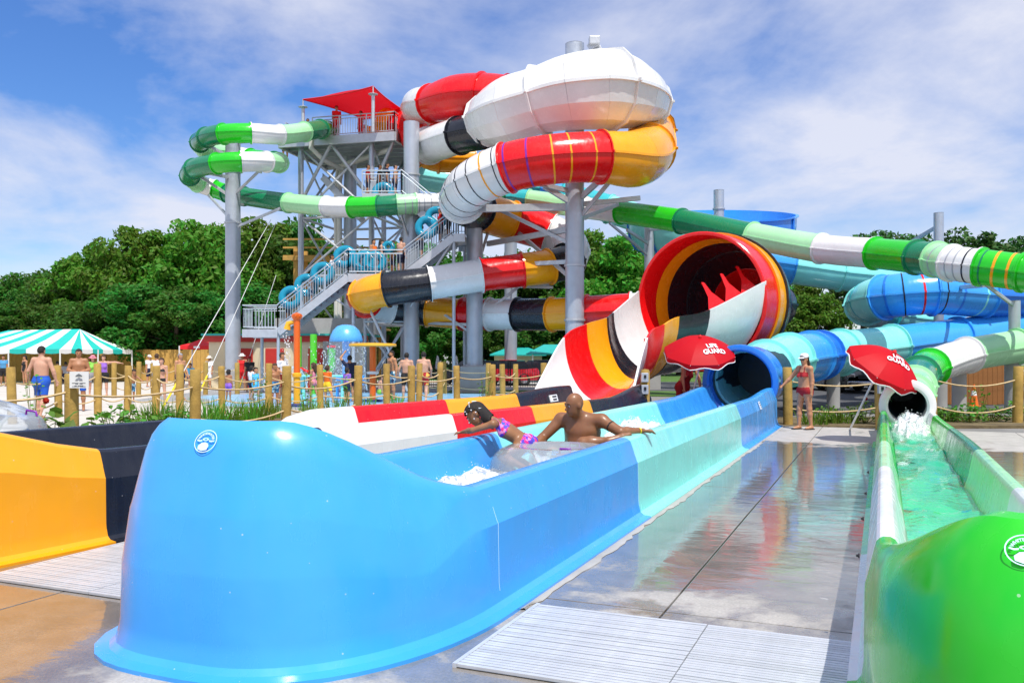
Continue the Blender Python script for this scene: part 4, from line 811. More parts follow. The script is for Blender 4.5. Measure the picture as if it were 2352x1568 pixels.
flight((b6[0]-1.2, b5[1]), (b6[0]-3.2, b5[1]+2.2), 46.4, 47.8, False); MB().box((b6[0]-.5, 43.0, b5[1]-.05), (1.6, 4.6, .1)).build('landing', 'galv', stc)
for x, z, y in ((a0[0]+.4, a1[1], YB), (a1[0], a1[1], YF+.1), (a2[0]+.2, a2[1], YF+.1), (a3[0]-.2, a3[1], YB+1.6), (a2[0]+.2, a2[1], YB+1.6), (a5[0]-.2, a4[1], YB+1.7), (a4[0], a4[1], YF+.1)):
    MB().cyl((x, y, 0), (x, y, z-.05), .075, 12).build('stair_post', 'steel', stc, smooth=40)
MB().cyl((a2[0]+.3, YF+.1, a2[1]-.2), (a2[0]+2.6, YF+.1, .1), .06, 8).build('brace', 'galv', stc); MB().cyl((a4[0], YF+.1, a4[1]-.2), (a3[0]+.3, YF+.1, a3[1]-1.4), .06, 8).build('brace', 'galv', stc)
MB().cyl((a3[0]-.2, YB+1.5, 3.2), (a2[0]+.2, YB+1.5, .2), .06, 8).build('brace', 'galv', stc); MB().cyl((a2[0]+.2, YB+1.5, 3.2), (a3[0]-.2, YB+1.5, .2), .06, 8).build('brace', 'galv', stc)
MB().cyl((a2[0]+.2, YB+1.5, 3.3), (a3[0]+2, YB+1.5, 3.3), .06, 8).build('cross_bar', 'galv', stc)
# low grey plinth building under the first landing
pl = thing('pump_house', 'cream pump house with red fascia and doors behind the splash pad', 'building', (-11.0, 45.6, 0))
MB().box((-11.6, 46.5, 1.25), (8.0, 3.4, 2.5)).build('wall', 'cream', pl, bevel=.02)
MB().box((-11.6, 44.72, 2.55), (8.4, .1, .34)).build('fascia', 'redpaint', pl); MB().box((-11.6, 46.5, 2.75), (8.6, 4.0, .1)).build('roof', 'roof_teal', pl)
MB().box((-9.7, 46.0, 3.2), (5.0, 2.6, .8)).build('roof_plinth', 'concrete', pl)
for x in (-13.8, -12.2, -10.0): 
    d = MB().box((x, 44.76, 1.02), (.95, .06, 2.05)).build('door', 'redpaint', pl, bevel=.01); MB().box((x+.35, 44.71, 1.02), (.05, .05, .16)).build('handle', 'chrome', d)
for x in (-14.6, -8.2): MB().box((x, 44.70, 1.2), (.34, .3, 2.4)).build('pilaster', 'cream', pl)
MB().box((-8.9, 44.4, 1.2), (1.3, .9, 2.4)).build('grey_pier', 'concrete', pl, bevel=.02)
# timber play tower behind the stairs
wt = thing('timber_tower', 'tan timber platform tower seen behind the steel stairs', 'tower', (-9, 52.5, 0))
for x in (-12.9, -10.3, -8.2): 
    for y in (52.0, 54.4): MB().box((x, y, 4.1), (.25, .25, 8.2)).build('post', 'plank', wt)
for z, x0, x1 in ((7.6, -13.6, -7.6), (3.3, -10.6, -7.6)):
    for i, x in enumerate(np.arange(x0, x1, .3)): MB().box((x+.15, 53.2, z), (.28, 3.0, .10)).build('deck_board', 'plank', wt)
    MB().box(((x0+x1)/2, 51.68, z-.12), (x1-x0, .06, .26)).build('edge_board', 'plank', wt)
    for zz in (.5, 1.0): MB().box(((x0+x1)/2, 51.72, z+zz), (x1-x0, .06, .1)).build('guard_rail', 'plank', wt)
MB().box((-9.2, 53.2, 5.6), (1.2, 1.2, 3.8)).build('core_wall', 'plank_brown', wt)
# ================================================================ TREES
def leaf_cloud(r, centers, radii, per, size, up=.35):
    n = len(centers)*per; c = np.repeat(np.array(centers), per, 0); rad = np.repeat(np.array(radii), per)[:, None]
    d = r.normal(0, 1, (n, 3)); d /= np.linalg.norm(d, axis=1)[:, None]; rr = r.uniform(.35, 1.0, (n, 1))**.6
    p = c+d*rad*rr*np.array([1, 1, .8]); nrm = d*.6+r.normal(0, .6, (n, 3))+np.array([0, 0, up]); nrm /= np.linalg.norm(nrm, axis=1)[:, None]
    a = np.cross(nrm, r.normal(0, 1, (n, 3))); a /= np.linalg.norm(a, axis=1)[:, None]; b = np.cross(nrm, a); s = size*r.uniform(.55, 1.25, (n, 1))
    v = np.stack([p-a*s, p+b*s*.55-a*s*.1, p+a*s, p-b*s*.55-a*s*.1], 1).reshape(-1, 3); f = np.arange(n*4).reshape(-1, 4)
    return v, f
def np_mesh(name, v, f, mat):
    me = bpy.data.meshes.new(name); me.vertices.add(len(v)); me.vertices.foreach_set('co', v.astype(np.float32).ravel())
    k = f.shape[1]; me.loops.add(f.size); me.loops.foreach_set('vertex_index', f.astype(np.int32).ravel()); me.polygons.add(len(f))
    me.polygons.foreach_set('loop_start', np.arange(0, f.size, k, dtype=np.int32)); me.update(calc_edges=True); me.materials.append(MATS[mat]); return me
TREES = []
def tree_proto(seed, mat, pine=False):
    r = np.random.default_rng(seed); H = 10.
    mb = MB(); tk = [Vector((0, 0, -.2)), Vector((r.normal(0, .1), r.normal(0, .1), 3)), Vector((r.normal(0, .2), r.normal(0, .2), 6)), Vector((r.normal(0, .3), r.normal(0, .3), 8.6))]
    mb.tube(tk, [.26, .2, .14, .05], 8); cs = []; rd = []
    nl = 20 if not pine else 15
    for i in range(nl):
        h = r.uniform(2.0, 8.4) if not pine else r.uniform(5.2, 9.2); a = r.uniform(0, 6.28); k = (h-1)/9
        ln = (3.1*math.sin(math.pi*min(1, .22+.74*k))+.3)*r.uniform(.7, 1.1) if not pine else r.uniform(1.0, 2.6)*(1.25-.6*(h-5)/4)
        p0 = Vector((0, 0, h-.6)); p1 = Vector((ln*math.cos(a), ln*math.sin(a), h+ln*.22)); mb.tube([p0, p0.lerp(p1, .5)+Vector((0, 0, .15)), p1], [.07, .045, .015], 5)
        for t in ((.45, .75, 1.0) if not pine else (.8, 1.05)):
            q_ = p0.lerp(p1, t)+Vector(r.normal(0, .35, 3)); cs.append(q_[:]); rd.append(r.uniform(.6, 1.2) if not pine else r.uniform(.5, .85))
    for _ in range(14 if not pine else 4):
        a = r.uniform(0, 6.28); rr = r.uniform(0, 1.7); cs.append((rr*math.cos(a), rr*math.sin(a), r.uniform(6.6, 9.4)-rr*.5)); rd.append(r.uniform(.7, 1.2))
    v, f = leaf_cloud(r, cs, rd, 150, .20 if not pine else .16)
    return mb.mesh('trunk', 'bark', 60), np_mesh('crown', v, f, mat)
PROT = [tree_proto(11, 'leaf_a'), tree_proto(12, 'leaf_b'), tree_proto(13, 'leaf_a'), tree_proto(14, 'leaf_b'), tree_proto(15, 'leaf_pine', True), tree_proto(16, 'leaf_pine', True)]
def tree(px, top, Y, k, wide, label, name='leafy_tree'):
    X = (px-CX)*Y/FPX; h = EYE+(HY-top)*Y/FPX; s = h/9.9
    rt = thing(name, label, 'tree', (X, Y, -.1), 'trees of the wood behind the park'); a = random.uniform(0, 6.28)
    for nm, me in zip(('trunk', 'crown'), PROT[k]): link(nm, me, rt, (0, 0, 0), (0, 0, a), (s*wide, s*wide, s))
TL = [(-40, 640, 74, 1, 1.2, 'dark green tree at the far left edge of the wood'), (40, 622, 78, 3, 1.2, 'low dark tree above the left end of the striped tent'), (105, 610, 76, 1, 1.1, 'rounded tree above the striped tent ridge'), (160, 598, 72, 3, 1.0, 'tree behind the right slope of the striped tent'),
      (215, 552, 70, 0, .95, 'bright tree stepping up right of the tent'), (290, 512, 66, 2, .9, 'tall bright tree with forked top at left'), (372, 528, 68, 0, .9, 'bright tree between the forked tree and the left column'), (440, 498, 66, 2, .95, 'broad bright tree just left of the left steel column'), (500, 506, 70, 0, .9, 'tree directly behind the left steel column'),
      (585, 492, 72, 2, .9, 'tall tree right of the left steel column'), (650, 530, 72, 1, 1.0, 'dark tree behind the left tower leg'), (700, 480, 78, 3, .9, 'tall dark tree behind the tower core'), (765, 545, 74, 1, 1.0, 'dark tree seen through the tower bracing'), (840, 560, 74, 3, 1.0, 'dark tree behind the right tower leg'), (905, 545, 76, 1, 1.0, 'tree behind the upper stair flight'),
      (985, 552, 72, 0, 1.0, 'tree behind the stair landing and guard rail'), (1050, 560, 70, 3, 1.0, 'dark tree between the staircase and the white tube'), (1120, 575, 72, 1, 1.0, 'dark tree behind the orange and red coil'), (1200, 572, 74, 3, 1.0, 'tree behind the rear column'), (1285, 498, 78, 1, .85, 'tall tree peeping above the red tube beside the mast'), (1360, 520, 70, 0, .95, 'bright tree right of the tall mast'),
      (1425, 535, 68, 2, .95, 'bright tree between mast and funnel'), (1480, 560, 76, 3, 1.1, 'dark tree behind the funnel rim'), (1560, 600, 80, 1, 1.2, 'dark tree hidden behind the funnel'), (1840, 640, 52, 2, .9, 'small bright tree right of the funnel'), (1895, 665, 50, 0, 1.0, 'bushy bright tree above the aqua tube'), (1760, 610, 66, 3, 1.1, 'dark tree behind the funnel right side'),
      (330, 640, 60, 1, 1.35, 'low dark tree behind the red tent, left'), (400, 650, 60, 3, 1.35, 'low dark tree directly above the red tent'), (235, 668, 62, 3, 1.35, 'low dark tree right beside the tent roof end'), (470, 655, 61, 1, 1.3, 'low dark tree left of the steel column foot'), (575, 640, 62, 3, 1.3, 'low dark tree behind the stair landing'), (90, 690, 66, 1, 1.5, 'low hedge-like tree over the striped tent'), (10, 690, 66, 3, 1.5, 'low hedge-like tree at the left edge over the tent'), (160, 685, 64, 1, 1.4, 'low hedge-like tree over the tent ridge end'),
      (1240, 690, 66, 1, 1.3, 'low dark tree below the striped feed tube'), (1330, 690, 66, 3, 1.3, 'low dark tree behind the mast foot'), (1000, 690, 66, 3, 1.3, 'low dark tree behind the tall open column foot'), (1110, 695, 66, 1, 1.3, 'low dark tree behind the concrete footings'), (660, 660, 64, 3, 1.3, 'low dark tree behind the lower stair flight'), (760, 670, 66, 1, 1.3, 'low dark tree behind the blue mushroom'), (880, 670, 66, 3, 1.3, 'low dark tree behind the orange tube bend')]
for a in TL: tree(*a)
for a in [(1990, 522, 62, 4, 1.1, 'dark pine left of the slanted brace at right'), (2075, 528, 64, 5, 1.1, 'dark pine behind the slanted brace'), (2120, 536, 66, 4, 1.1, 'dark pine left of the slim right column'), (2230, 514, 60, 5, 1.15, 'tallest dark pine right of the slim column'), (2300, 545, 62, 4, 1.1, 'dark pine above the green tube at right'), (1950, 610, 56, 5, .9, 'thin pine beside the blue coil'), (2010, 600, 60, 4, 1.1, 'pine seen between the aqua tubes'), (2180, 560, 64, 5, 1.2, 'pine behind the slim right column'), (2270, 580, 66, 4, 1.2, 'low pine at the right over the green tube')]: tree(*a, name='pine_tree')
# far wood closing the gaps: one dark mass
vv = []; r9 = np.random.default_rng(90); cs = []; rd = []
for px in range(-120, 1700, 16):
    Y = 92+r9.uniform(0, 10); top = np.interp(px, [-120, 60, 200, 300, 600, 700, 1000, 1300, 1700], [650, 650, 620, 575, 560, 560, 590, 590, 640])+r9.uniform(-8, 14)
    for z in np.arange(.8, EYE+(HY-top)*Y/FPX-1.2, 1.5): cs.append(((px-CX)*Y/FPX+r9.normal(0, .5), Y+r9.uniform(-2, 2), z+r9.uniform(0, .6))); rd.append(r9.uniform(1.1, 1.8))
v, f = leaf_cloud(r9, cs, rd, 34, .42); fw_ = link('far_wood', np_mesh('far_wood', v, f, 'leaf_b')); tag(fw_, 'dark green far-off wood closing the view behind the park', 'wood', kind='stuff')

# ================================================================ ROPE FENCES
def rope_fence(label, posts, rows=(1.02, .42), pr=.1, h=1.38, gapskip=(), sag=.10):
    rt = thing('rope_fence', label, 'fence', (posts[0][0], posts[0][1], 0))
    for (x, y) in posts:
        hh = h+random.uniform(-.04, .04); r_ = pr*random.uniform(.94, 1.06); tw_ = random.uniform(0, 1)
        MB().lathe((x, y, -.05), [(r_, 0), (r_*1.02, .5), (r_*.99, hh*.8), (r_*.97, hh+.04), (r_*.90, hh+.05), (0, hh+.055)], 12).build('post', 'wood_post', rt, smooth=40)
        po = rt.children[-1]; tx_, ty_ = random.uniform(-.025, .025), random.uniform(-.02, .02)
        bx0 = Vector((x, y, 0))-rt.location; po.matrix_local = Matrix.Translation(bx0) @ Matrix.Rotation(tx_, 4, 'Y') @ Matrix.Rotation(ty_, 4, 'X') @ Matrix.Translation(-bx0)
    for i in range(len(posts)-1):
        if i in gapskip: continue
        for z in rows:
            sg0 = sag*random.uniform(.6, 1.7); a = Vector((*posts[i], z+random.uniform(-.05, .05))); b = Vector((*posts[i+1], z+random.uniform(-.04, .04))); d = (b-a).normalized(); a = a+d*pr*.8+Vector((0, -.03, 0)); b = b-d*pr*.8+Vector((0, -.03, 0))
            MB().tube([a.lerp(b, t)+Vector((0, 0, -4*t*(1-t)*sg0)) for t in np.linspace(0, 1, 9)], .020, 6).build('rope', 'rope', rt, smooth=60)
    return rt
gx = lambda px, Y: ((px-CX)*Y/FPX, Y)
fenceA = rope_fence('near rope fence of thick timber posts along the planting bed', [gx(-150, 12.0), gx(165, 13.4), gx(448, 16.6), gx(657, 19.0), gx(821, 21.2), gx(945, 23.4), gx(1050, 25.4), gx(1131, 27.3), gx(1250, 28.5)])
fenceB = rope_fence('rope fence of timber posts along the plaza edge behind the near one', [gx(-60, 22), gx(29, 21.0), gx(135, 23.5), gx(225, 24.6), gx(293, 25.5), gx(358, 24.4), gx(413, 23.6), gx(510, 24.6), gx(616, 25.8), gx(736, 26.4), gx(888, 27.2), gx(962, 27.8), gx(1010, 29.0)])
fenceC = rope_fence('farthest rope fence of timber posts in front of the pump house', [gx(262, 34.5), gx(318, 35.2), gx(352, 36.0), gx(405, 37.0), gx(472, 37.5), gx(545, 38.0)])
fenceE = rope_fence('far rope fence of timber posts by the black railing', [gx(980, 38), gx(1010, 36.2), gx(1022, 38.5), gx(1120, 32.5), gx(1155, 31), gx(1185, 32)])
fenceD = rope_fence('rope fence of timber posts along the border bed at right', [gx(1810, 20.6), gx(2022, 20.5), gx(2141, 20.9), gx(2337, 21.2), gx(2520, 21.8)], h=1.34, pr=.115)
# paper sign on the second near post
sg = thing('paper_sign', 'white paper notice on the near fence post by the blue-shorts man', 'sign', P(182, 872, 13.2)); M0 = basis(P(182, 872, 13.2), (1, 0, 0), (0, 0, 1))
MB().box(P(182, 872, 13.22), (.29, .012, .25)).build('board', 'cloth_white', sg)
for z, words_ in ((-.012, ((-.035, .045), (.030, .05))), (-.052, ((-.055, .10), (.055, .09))), (-.092, ((-.05, .035), (.025, .085)))):   # pen strokes too blurred to read
    for x, w_ in words_: MB().box(P(182, 872, 13.2)+Vector((x, -.011, z)), (w_, .003, .011)).build('pen_stroke', 'print_black', sg)
MB().add([P(182, 872, 13.2)+Vector((x, -.012, z)) for x, z in ((-.05, .045), (.05, .045), (.05, .065), (.0, .095), (-.05, .065))], [(0, 1, 2, 3, 4)]).build('emblem', 'plastic_grey', sg)

# ================================================================ SPLASH PAD TOYS
def at(px, Y): return Vector(((px-CX)*Y/FPX, Y, 0))
o = at(682, 28.4); rt = thing('spray_post', 'orange and yellow spray post with yellow spout on the splash pad', 'spray post', o)
MB().lathe(o, [(.36, 0), (.36, .05), (.14, .09), (.12, .1)], 24).build('base', 'navy_paint', rt, smooth=40)
MB().cyl(o+Vector((0, 0, .05)), o+Vector((0, 0, 1.0)), .11, 20).build('lower_pole', 'yellow_paint', rt, smooth=40); MB().cyl(o+Vector((0, 0, 1.0)), o+Vector((0, 0, 2.85)), .105, 20).build('pole', 'orange_paint', rt, smooth=40)
MB().lathe(o, [(.11, .93), (.15, .96), (.15, 1.06), (.11, 1.09)], 20).build('collar', 'yellow_paint', rt, smooth=40); MB().lathe(o, [(.105, 2.8), (.16, 2.88), (.16, 3.0), (.0, 3.06)], 20).build('cap', 'orange_paint', rt, smooth=40)
for k in range(8): MB().lathe(o+Vector((.16*math.cos(k*.785), .16*math.sin(k*.785), 2.94)), [(.025, -.025), (.03, 0), (.0, .03)], 6).build('rivet', 'orange_paint', rt)
MB().tube([o+Vector((-.08, 0, 2.75)), o+Vector((-.28, 0, 2.7)), o+Vector((-.32, 0, 2.5))], [.06, .09, .12], 10).build('spout', 'yellow_paint', rt, smooth=40)
def droplets(name, rt, fn, n, seed, sz=.03):
    r = np.random.default_rng(seed); mb = MB()
    for i in range(n):
        p = Vector(fn(r)); s = sz*r.uniform(.4, 1.2); mb.add([p+Vector((0, 0, s*1.8)), p+Vector((s, 0, 0)), p+Vector((0, s, 0)), p+Vector((-s, 0, 0)), p+Vector((0, -s, 0)), p-Vector((0, 0, s*1.2))], [(0, 1, 2), (0, 2, 3), (0, 3, 4), (0, 4, 1), (5, 2, 1), (5, 3, 2), (5, 4, 3), (5, 1, 4)])
    return tag(mb.build(name, 'foam', rt, smooth=60), kind='stuff')
droplets('falling_water', rt, lambda r: o+Vector((-.32+r.normal(0, .05), r.normal(0, .05), r.uniform(.6, 2.4))), 160, 5, .026)
o = at(795, 35.0); rt = thing('mushroom_fountain', 'blue mushroom-shaped water umbrella on the splash pad', 'fountain', o)
MB().cyl(o, o+Vector((0, 0, 2.4)), .16, 20).build('stem', 'sky_paint', rt, smooth=40)
MB().lathe(o, [(.16, 2.22), (.65, 2.22), (.67, 2.26), (.63, 2.45), (.52, 2.68), (.36, 2.84), (.18, 2.90), (0, 2.91)], 36).build('cap', 'sky_paint', rt, smooth=50)
def curtain(r): a = r.uniform(0, 6.28); z = r.uniform(.1, 2.2); rr = .66+.10*(2.2-z)+r.normal(0, .05); return o+Vector((rr*math.cos(a), rr*math.sin(a), z))
droplets('falling_water', rt, curtain, 420, 6, .022); MB().lathe(o, [(.65, 2.21), (.72, 1.6), (.79, .9), (.85, .3)], 40).build('water_curtain', 'spray', rt, smooth=60)
o = at(856, 31.5); rt = thing('spray_table', 'orange post with flat yellow disc top at the right of the splash pad', 'spray post', o)
MB().lathe(o, [(.36, 0), (.36, .05), (.14, .09)], 24).build('base', 'navy_paint', rt, smooth=40); MB().cyl(o+Vector((0, 0, .05)), o+Vector((0, 0, 2.0)), .115, 20).build('pole', 'orange_paint', rt, smooth=40)
MB().lathe(o, [(.12, 1.98), (.84, 1.98), (.86, 2.02), (.84, 2.09), (.2, 2.12), (0, 2.12)], 36).build('disc', 'yellow_paint', rt, smooth=40); MB().lathe(o, [(.12, .98), (.22, 1.0), (.22, 1.08), (.12, 1.1)], 20).build('collar', 'plastic_white', rt, smooth=40)
o = at(728, 38); rt = thing('pipe_fountain', 'lime green bent-pipe water toy behind the orange spray post', 'fountain', o)
MB().tube([o+Vector((-.15, 0, 0)), o+Vector((-.15, 0, 2.6))], .15, 14).build('upright', 'lime_paint', rt, smooth=40); MB().tube([o+Vector((-.15, -.1, 1.1)), o+Vector((.05, -.1, .9)), o+Vector((.3, -.1, .85)), o+Vector((.55, -.1, .95)), o+Vector((.66, -.1, 1.2)), o+Vector((.66, -.1, 2.0))], .17, 14).build('bend', 'lime_paint', rt, smooth=50)
MB().cyl(o+Vector((-.9, .3, 0)), o+Vector((-.9, .3, 2.5)), .16, 14).build('upright', 'lime_paint', rt, smooth=40); MB().lathe(o+Vector((.66, -.1, 2.0)), [(.17, 0), (.2, .02), (.2, .1), (0, .12)], 14).build('nozzle', 'red', rt)
MB().cyl(o+Vector((-.9, .3, 0)), o+Vector((-.9, .3, .9)), .2, 14).build('sleeve', 'teal', rt); MB().tube([o+Vector((-.9, -.3, 1.0)), o+Vector((-.6, -.35, 1.1)), o+Vector((-.3, -.35, .95))], .07, 8).build('lever', 'red', rt)
droplets('spraying_water', rt, lambda r: o+Vector((r.normal(.6, .5), r.normal(-.2, .3), abs(r.normal(1.2, .5)))), 260, 8, .026)
o = at(655, 33); rt = thing('spray_dome', 'low turquoise fountain throwing a water dome on the splash pad', 'fountain', o)
MB().lathe(o, [(.3, 0), (.3, .06), (.12, .1), (.12, .6), (.2, .66), (.0, .7)], 18).build('stand', 'aqua', rt, smooth=40); MB().lathe(o, [(.08, .75), (.35, 1.25), (.62, 1.15), (.78, .8), (.84, .4)], 26).build('water_dome', 'spray', rt, smooth=60); droplets('spraying_water', rt, lambda r: o+Vector((.7*math.cos(r.uniform(0, 6.28)), .7*math.sin(r.uniform(0, 6.28)), r.uniform(.3, 1.2))), 160, 9, .02)
o = at(742, 31.5); rt = thing('water_table', 'pale turquoise water play table in front of the green pipes', 'table', o)
MB().box(o+Vector((0, 0, .92)), (1.7, .5, .07)).build('tray', 'aqua', rt, bevel=.03); 
for x in (-.7, .7): MB().cyl(o+Vector((x, 0, 0)), o+Vector((x, 0, .9)), .06, 10).build('leg', 'aqua', rt)
o = at(802, 33.5); rt = thing('bench', 'blue bench at the back of the splash pad', 'bench', o); MB().box(o+Vector((0, 0, .55)), (1.1, .4, .06)).build('seat', 'blue', rt, bevel=.02); MB().box(o+Vector((0, .2, .8)), (1.1, .05, .2)).build('backrest', 'blue', rt, bevel=.02)
for x in (-.45, .45): MB().box(o+Vector((x, 0, .27)), (.05, .36, .54)).build('leg', 'blue', rt)

# ================================================================ TENTS, FENCE, HUTS
Yt = 54.0
def tp(px, py, Y=Yt): return P(px, py, Y)
rt = thing('striped_tent', 'turquoise and white striped marquee tent at the far left', 'tent', (-30, 56, 0))
ze = 2.06
def lerp(a, b, t): return a+(b-a)*t
def eave(px, Y): return Vector(((px-CX)*Y/FPX, Y, ze))
C0, C1, C2 = eave(-190, 56), eave(138, 51), eave(303, 57); C3 = C0+C2-C1; R1 = P(183, 756, 56.4); R0 = R1+(C0-C1)*.52; zr = R1.z; R0.z = zr
def stripes_(E0, E1, T0, T1, n, first):
    for i in range(n):
        a, b = i/n, (i+1)/n; m = ('cloth_teal', 'cloth_white')[(i+first) % 2]; p0, p1 = E0.lerp(E1, a), E0.lerp(E1, b); q0, q1 = T0.lerp(T1, a), T0.lerp(T1, b)+Vector((0, .004, 0)); dz = Vector((0, 0, -.07))
        MB().grid(thick([[p0, p0.lerp(q0, .5)+dz, q0], [p1, p1.lerp(q1, .5)+dz, q1]], .01)).build('roof_stripe', m, rt)
        MB().grid([[p0.lerp(p1, k/4)+Vector((0, 0, -.22-.05*math.sin(math.pi*k/4))) for k in range(5)], [p0.lerp(p1, k/4) for k in range(5)]]).build('valance', m, rt)
stripes_(C0, C1, R0, R1, 9, 0); stripes_(C1, C2, R1, R1, 7, 1); stripes_(C2, C3, R1, R0, 9, 0); stripes_(C3, C0, R0, R0, 7, 1)
for c in (C0, C1, C2, C3, C0.lerp(C1, .33), C0.lerp(C1, .66), C1.lerp(C2, .5)): MB().cyl((c.x, c.y, 0), c, .045, 8).build('pole', 'plastic_white', rt)
rt = thing('red_tent', 'small red pop-up canopy tent with white panels by the pump house', 'tent', at(452, 50)); X, Y = at(452, 50)[:2]; hw_ = 1.0; zt_ = EYE+(HY-800)*50/FPX+.15
ap = Vector((X, Y+1, EYE+(HY-776)*50/FPX))
cs_ = [Vector((X-hw_, Y, zt_)), Vector((X+hw_, Y, zt_)), Vector((X+hw_, Y+2, zt_)), Vector((X-hw_, Y+2, zt_))]
for i in range(4):
    a, b = cs_[i], cs_[(i+1) % 4]; MB().grid(thick([[a, a.lerp(ap, .5)+Vector((0, 0, -.05)), ap], [b, b.lerp(ap, .5)+Vector((0, 0, -.05)), ap]], .01)).build('roof_panel', 'cloth_red', rt); MB().grid([[a+Vector((0, 0, -.2)), b+Vector((0, 0, -.2))], [a, b]]).build('valance', 'cloth_red', rt)
    m = a.lerp(b, .5).lerp(ap, .12); MB().box(a.lerp(b, .5)+Vector((0, -.02, -.08)), (.35, .02, .12)).build('white_panel', 'cloth_white', rt)
    MB().cyl((a.x, a.y, 0), a, .04, 8).build('pole', 'plastic_white', rt)
rt = thing('board_fence', 'tan vertical board fence behind the tents', 'fence', (-28, 58.3, 0)); me = MB().box((0, 0, 1.05), (.285, .03, 2.1)).mesh('plank', 'plank')
for i, x in enumerate(np.arange(-39, -19.2, .3)): link('plank', me, rt, Vector((x, 58.3+random.uniform(-.01, .01), random.uniform(-.04, .03)))-rt.location)
for z in (.4, 1.7): MB().box((-29, 58.36, z), (20, .06, .1)).build('fence_rail', 'plank', rt)
# black picket railing
rt = thing('picket_railing', 'black metal picket railing in front of the car park', 'fence', (0, 47, 0))
mb = MB(); xa, xb = at(985, 47).x, at(1275, 47).x
for x in np.arange(xa, xb, .13): mb.box((x, 47, .62), (.022, .022, 1.24))
tag(mb.build('pickets', 'black_metal', rt), kind='stuff')
for z in (.15, 1.1): MB().box(((xa+xb)/2, 47, z), (xb-xa, .035, .04)).build('rail', 'black_metal', rt)
for x in np.arange(xa, xb+.1, 2.2): MB().box((x, 47, .68), (.07, .07, 1.36)).build('post', 'black_metal', rt)
for px, lb in ((1005, 'left'), (1048, 'middle'), (1103, 'right')):
    p = at(px, 45); rt = thing('folded_parasol', 'furled white parasol by the black railing, %s of three' % lb, 'parasol', p); MB().cyl(p, p+Vector((0, 0, 1.5)), .025, 8).build('pole', 'black_metal', rt); MB().lathe(p, [(.03, .95), (.12, 1.0), (.10, 1.3), (.05, 1.62), (0, 1.7)], 10).build('furled_canopy', 'cloth_white', rt, smooth=50); MB().lathe(p, [(.25, 0), (.25, .06), (.05, .1)], 14).build('base', 'black_metal', rt)
for px, Y, x_, lb, hp in ((1190, 62, 3.4, 'cream house with teal hip roof beyond the black railing', 1), (1275, 56, 3.0, 'teal and white tent roof behind the white chute lip', 0)):
    p = at(px, Y); rt = thing('house' if hp else 'marquee', lb, 'house' if hp else 'tent', p); h1 = EYE+(HY-(820 if hp else 818))*Y/FPX+.2; h2 = EYE+(HY-(797 if hp else 790))*Y/FPX
    if hp:
        MB().box(p+Vector((0, 2, h1/2)), (x_, 4, h1)).build('wall', 'cream', rt); wn = MB().box(p+Vector((-.8, -.02, 1.0)), (.7, .06, .7)).build('window', 'glass_dark', rt); MB().box(p+Vector((-.8, -.05, 1.0)), (.04, .04, .7)).build('frame', 'cloth_white', wn)
    else:
        for sx in (-1, 1): MB().cyl(p+Vector((sx*x_*.48, 0, 0)), p+Vector((sx*x_*.48, 0, h1)), .05, 8).build('pole', 'plastic_white', rt)
    c4 = [p+Vector((-x_/2-.3, -.3, h1)), p+Vector((x_/2+.3, -.3, h1)), p+Vector((x_/2+.3, 4.3, h1)), p+Vector((-x_/2-.3, 4.3, h1))]; r1, r2_ = p+Vector((-x_*.22, 2, h2)), p+Vector((x_*.22, 2, h2))
    for fc_ in ([c4[0], c4[1], r2_, r1], [c4[2], c4[3], r1, r2_], [c4[1], c4[2], r2_], [c4[3], c4[0], r1]): MB().add(fc_+[v+Vector((0, 0, -.1)) for v in fc_], [tuple(range(len(fc_)))]+[(i, (i+1) % len(fc_), len(fc_)+(i+1) % len(fc_), len(fc_)+i) for i in range(len(fc_))]).build('roof_slope', 'roof_teal', rt)
# brown shed, rack, cone, post boxes, cars
p = at(2242, 29.5); rt = thing('board_shed', 'brown vertical-board shed under the mint tube', 'shed', p)
me = MB().box((0, 0, .85), (.155, .03, 1.7)).mesh('plank', 'plank_brown')
for i in range(13): link('plank', me, rt, Vector((-1.0+i*.163, 0, random.uniform(-.02, .02))))
for i in range(6): link('plank', me, rt, Vector((1.02, .1+i*.163, 0)), (0, 0, R(90)))
MB().box(p+Vector((0, .9, 1.75)), (2.2, 1.9, .08)).build('roof', 'plank_brown', rt); MB().box(p+Vector((0, .95, .85)), (1.96, 1.7, 1.66)).build('core', 'plank_brown', rt)
p = at(2237, 28.2); rt = thing('traffic_cone', 'orange traffic cone with white band in front of the brown shed', 'cone', p); MB().box(p+Vector((0, 0, .02)), (.36, .36, .04)).build('base', 'cone_orange', rt, bevel=.01); MB().lathe(p, [(.14, .04), (.085, .36)], 20).build('lower_cone', 'cone_orange', rt); MB().lathe(p, [(.086, .36), (.06, .52)], 20).build('white_band', 'cloth_white', rt); MB().lathe(p, [(.061, .52), (.03, .72), (0, .72)], 20).build('tip', 'cone_orange', rt)
p = at(2308, 31); rt = thing('storage_rack', 'black wire storage rack with pale bottles beside the shed', 'rack', p)
for x in (-.5, .5):
    for y in (0, .5): MB().cyl(p+Vector((x, y, 0)), p+Vector((x, y, 1.6)), .02, 6).build('post', 'black_metal', rt)
for z in (.15, .6, 1.05, 1.5): MB().box(p+Vector((0, .25, z)), (1.04, .54, .03)).build('shelf', 'black_metal', rt)
k = 0
for z in (.62, 1.07):
    for x in np.linspace(-.4, .4, 6):
        k += 1; b = MB().lathe(p+Vector((x, .12, z)), [(.055, 0), (.06, .2), (.03, .27), (.03, .3), (0, .3)], 10).build('bottle', 'pvc' if z < .8 else 'plastic_white', loc=p+Vector((x, .12, z))); tag(b, 'cream bottle on the middle shelf of the black rack' if z < .8 else 'white bottle on the upper shelf of the black rack', 'bottle', 'cream bottles on the rack' if z < .8 else 'white bottles on the rack')
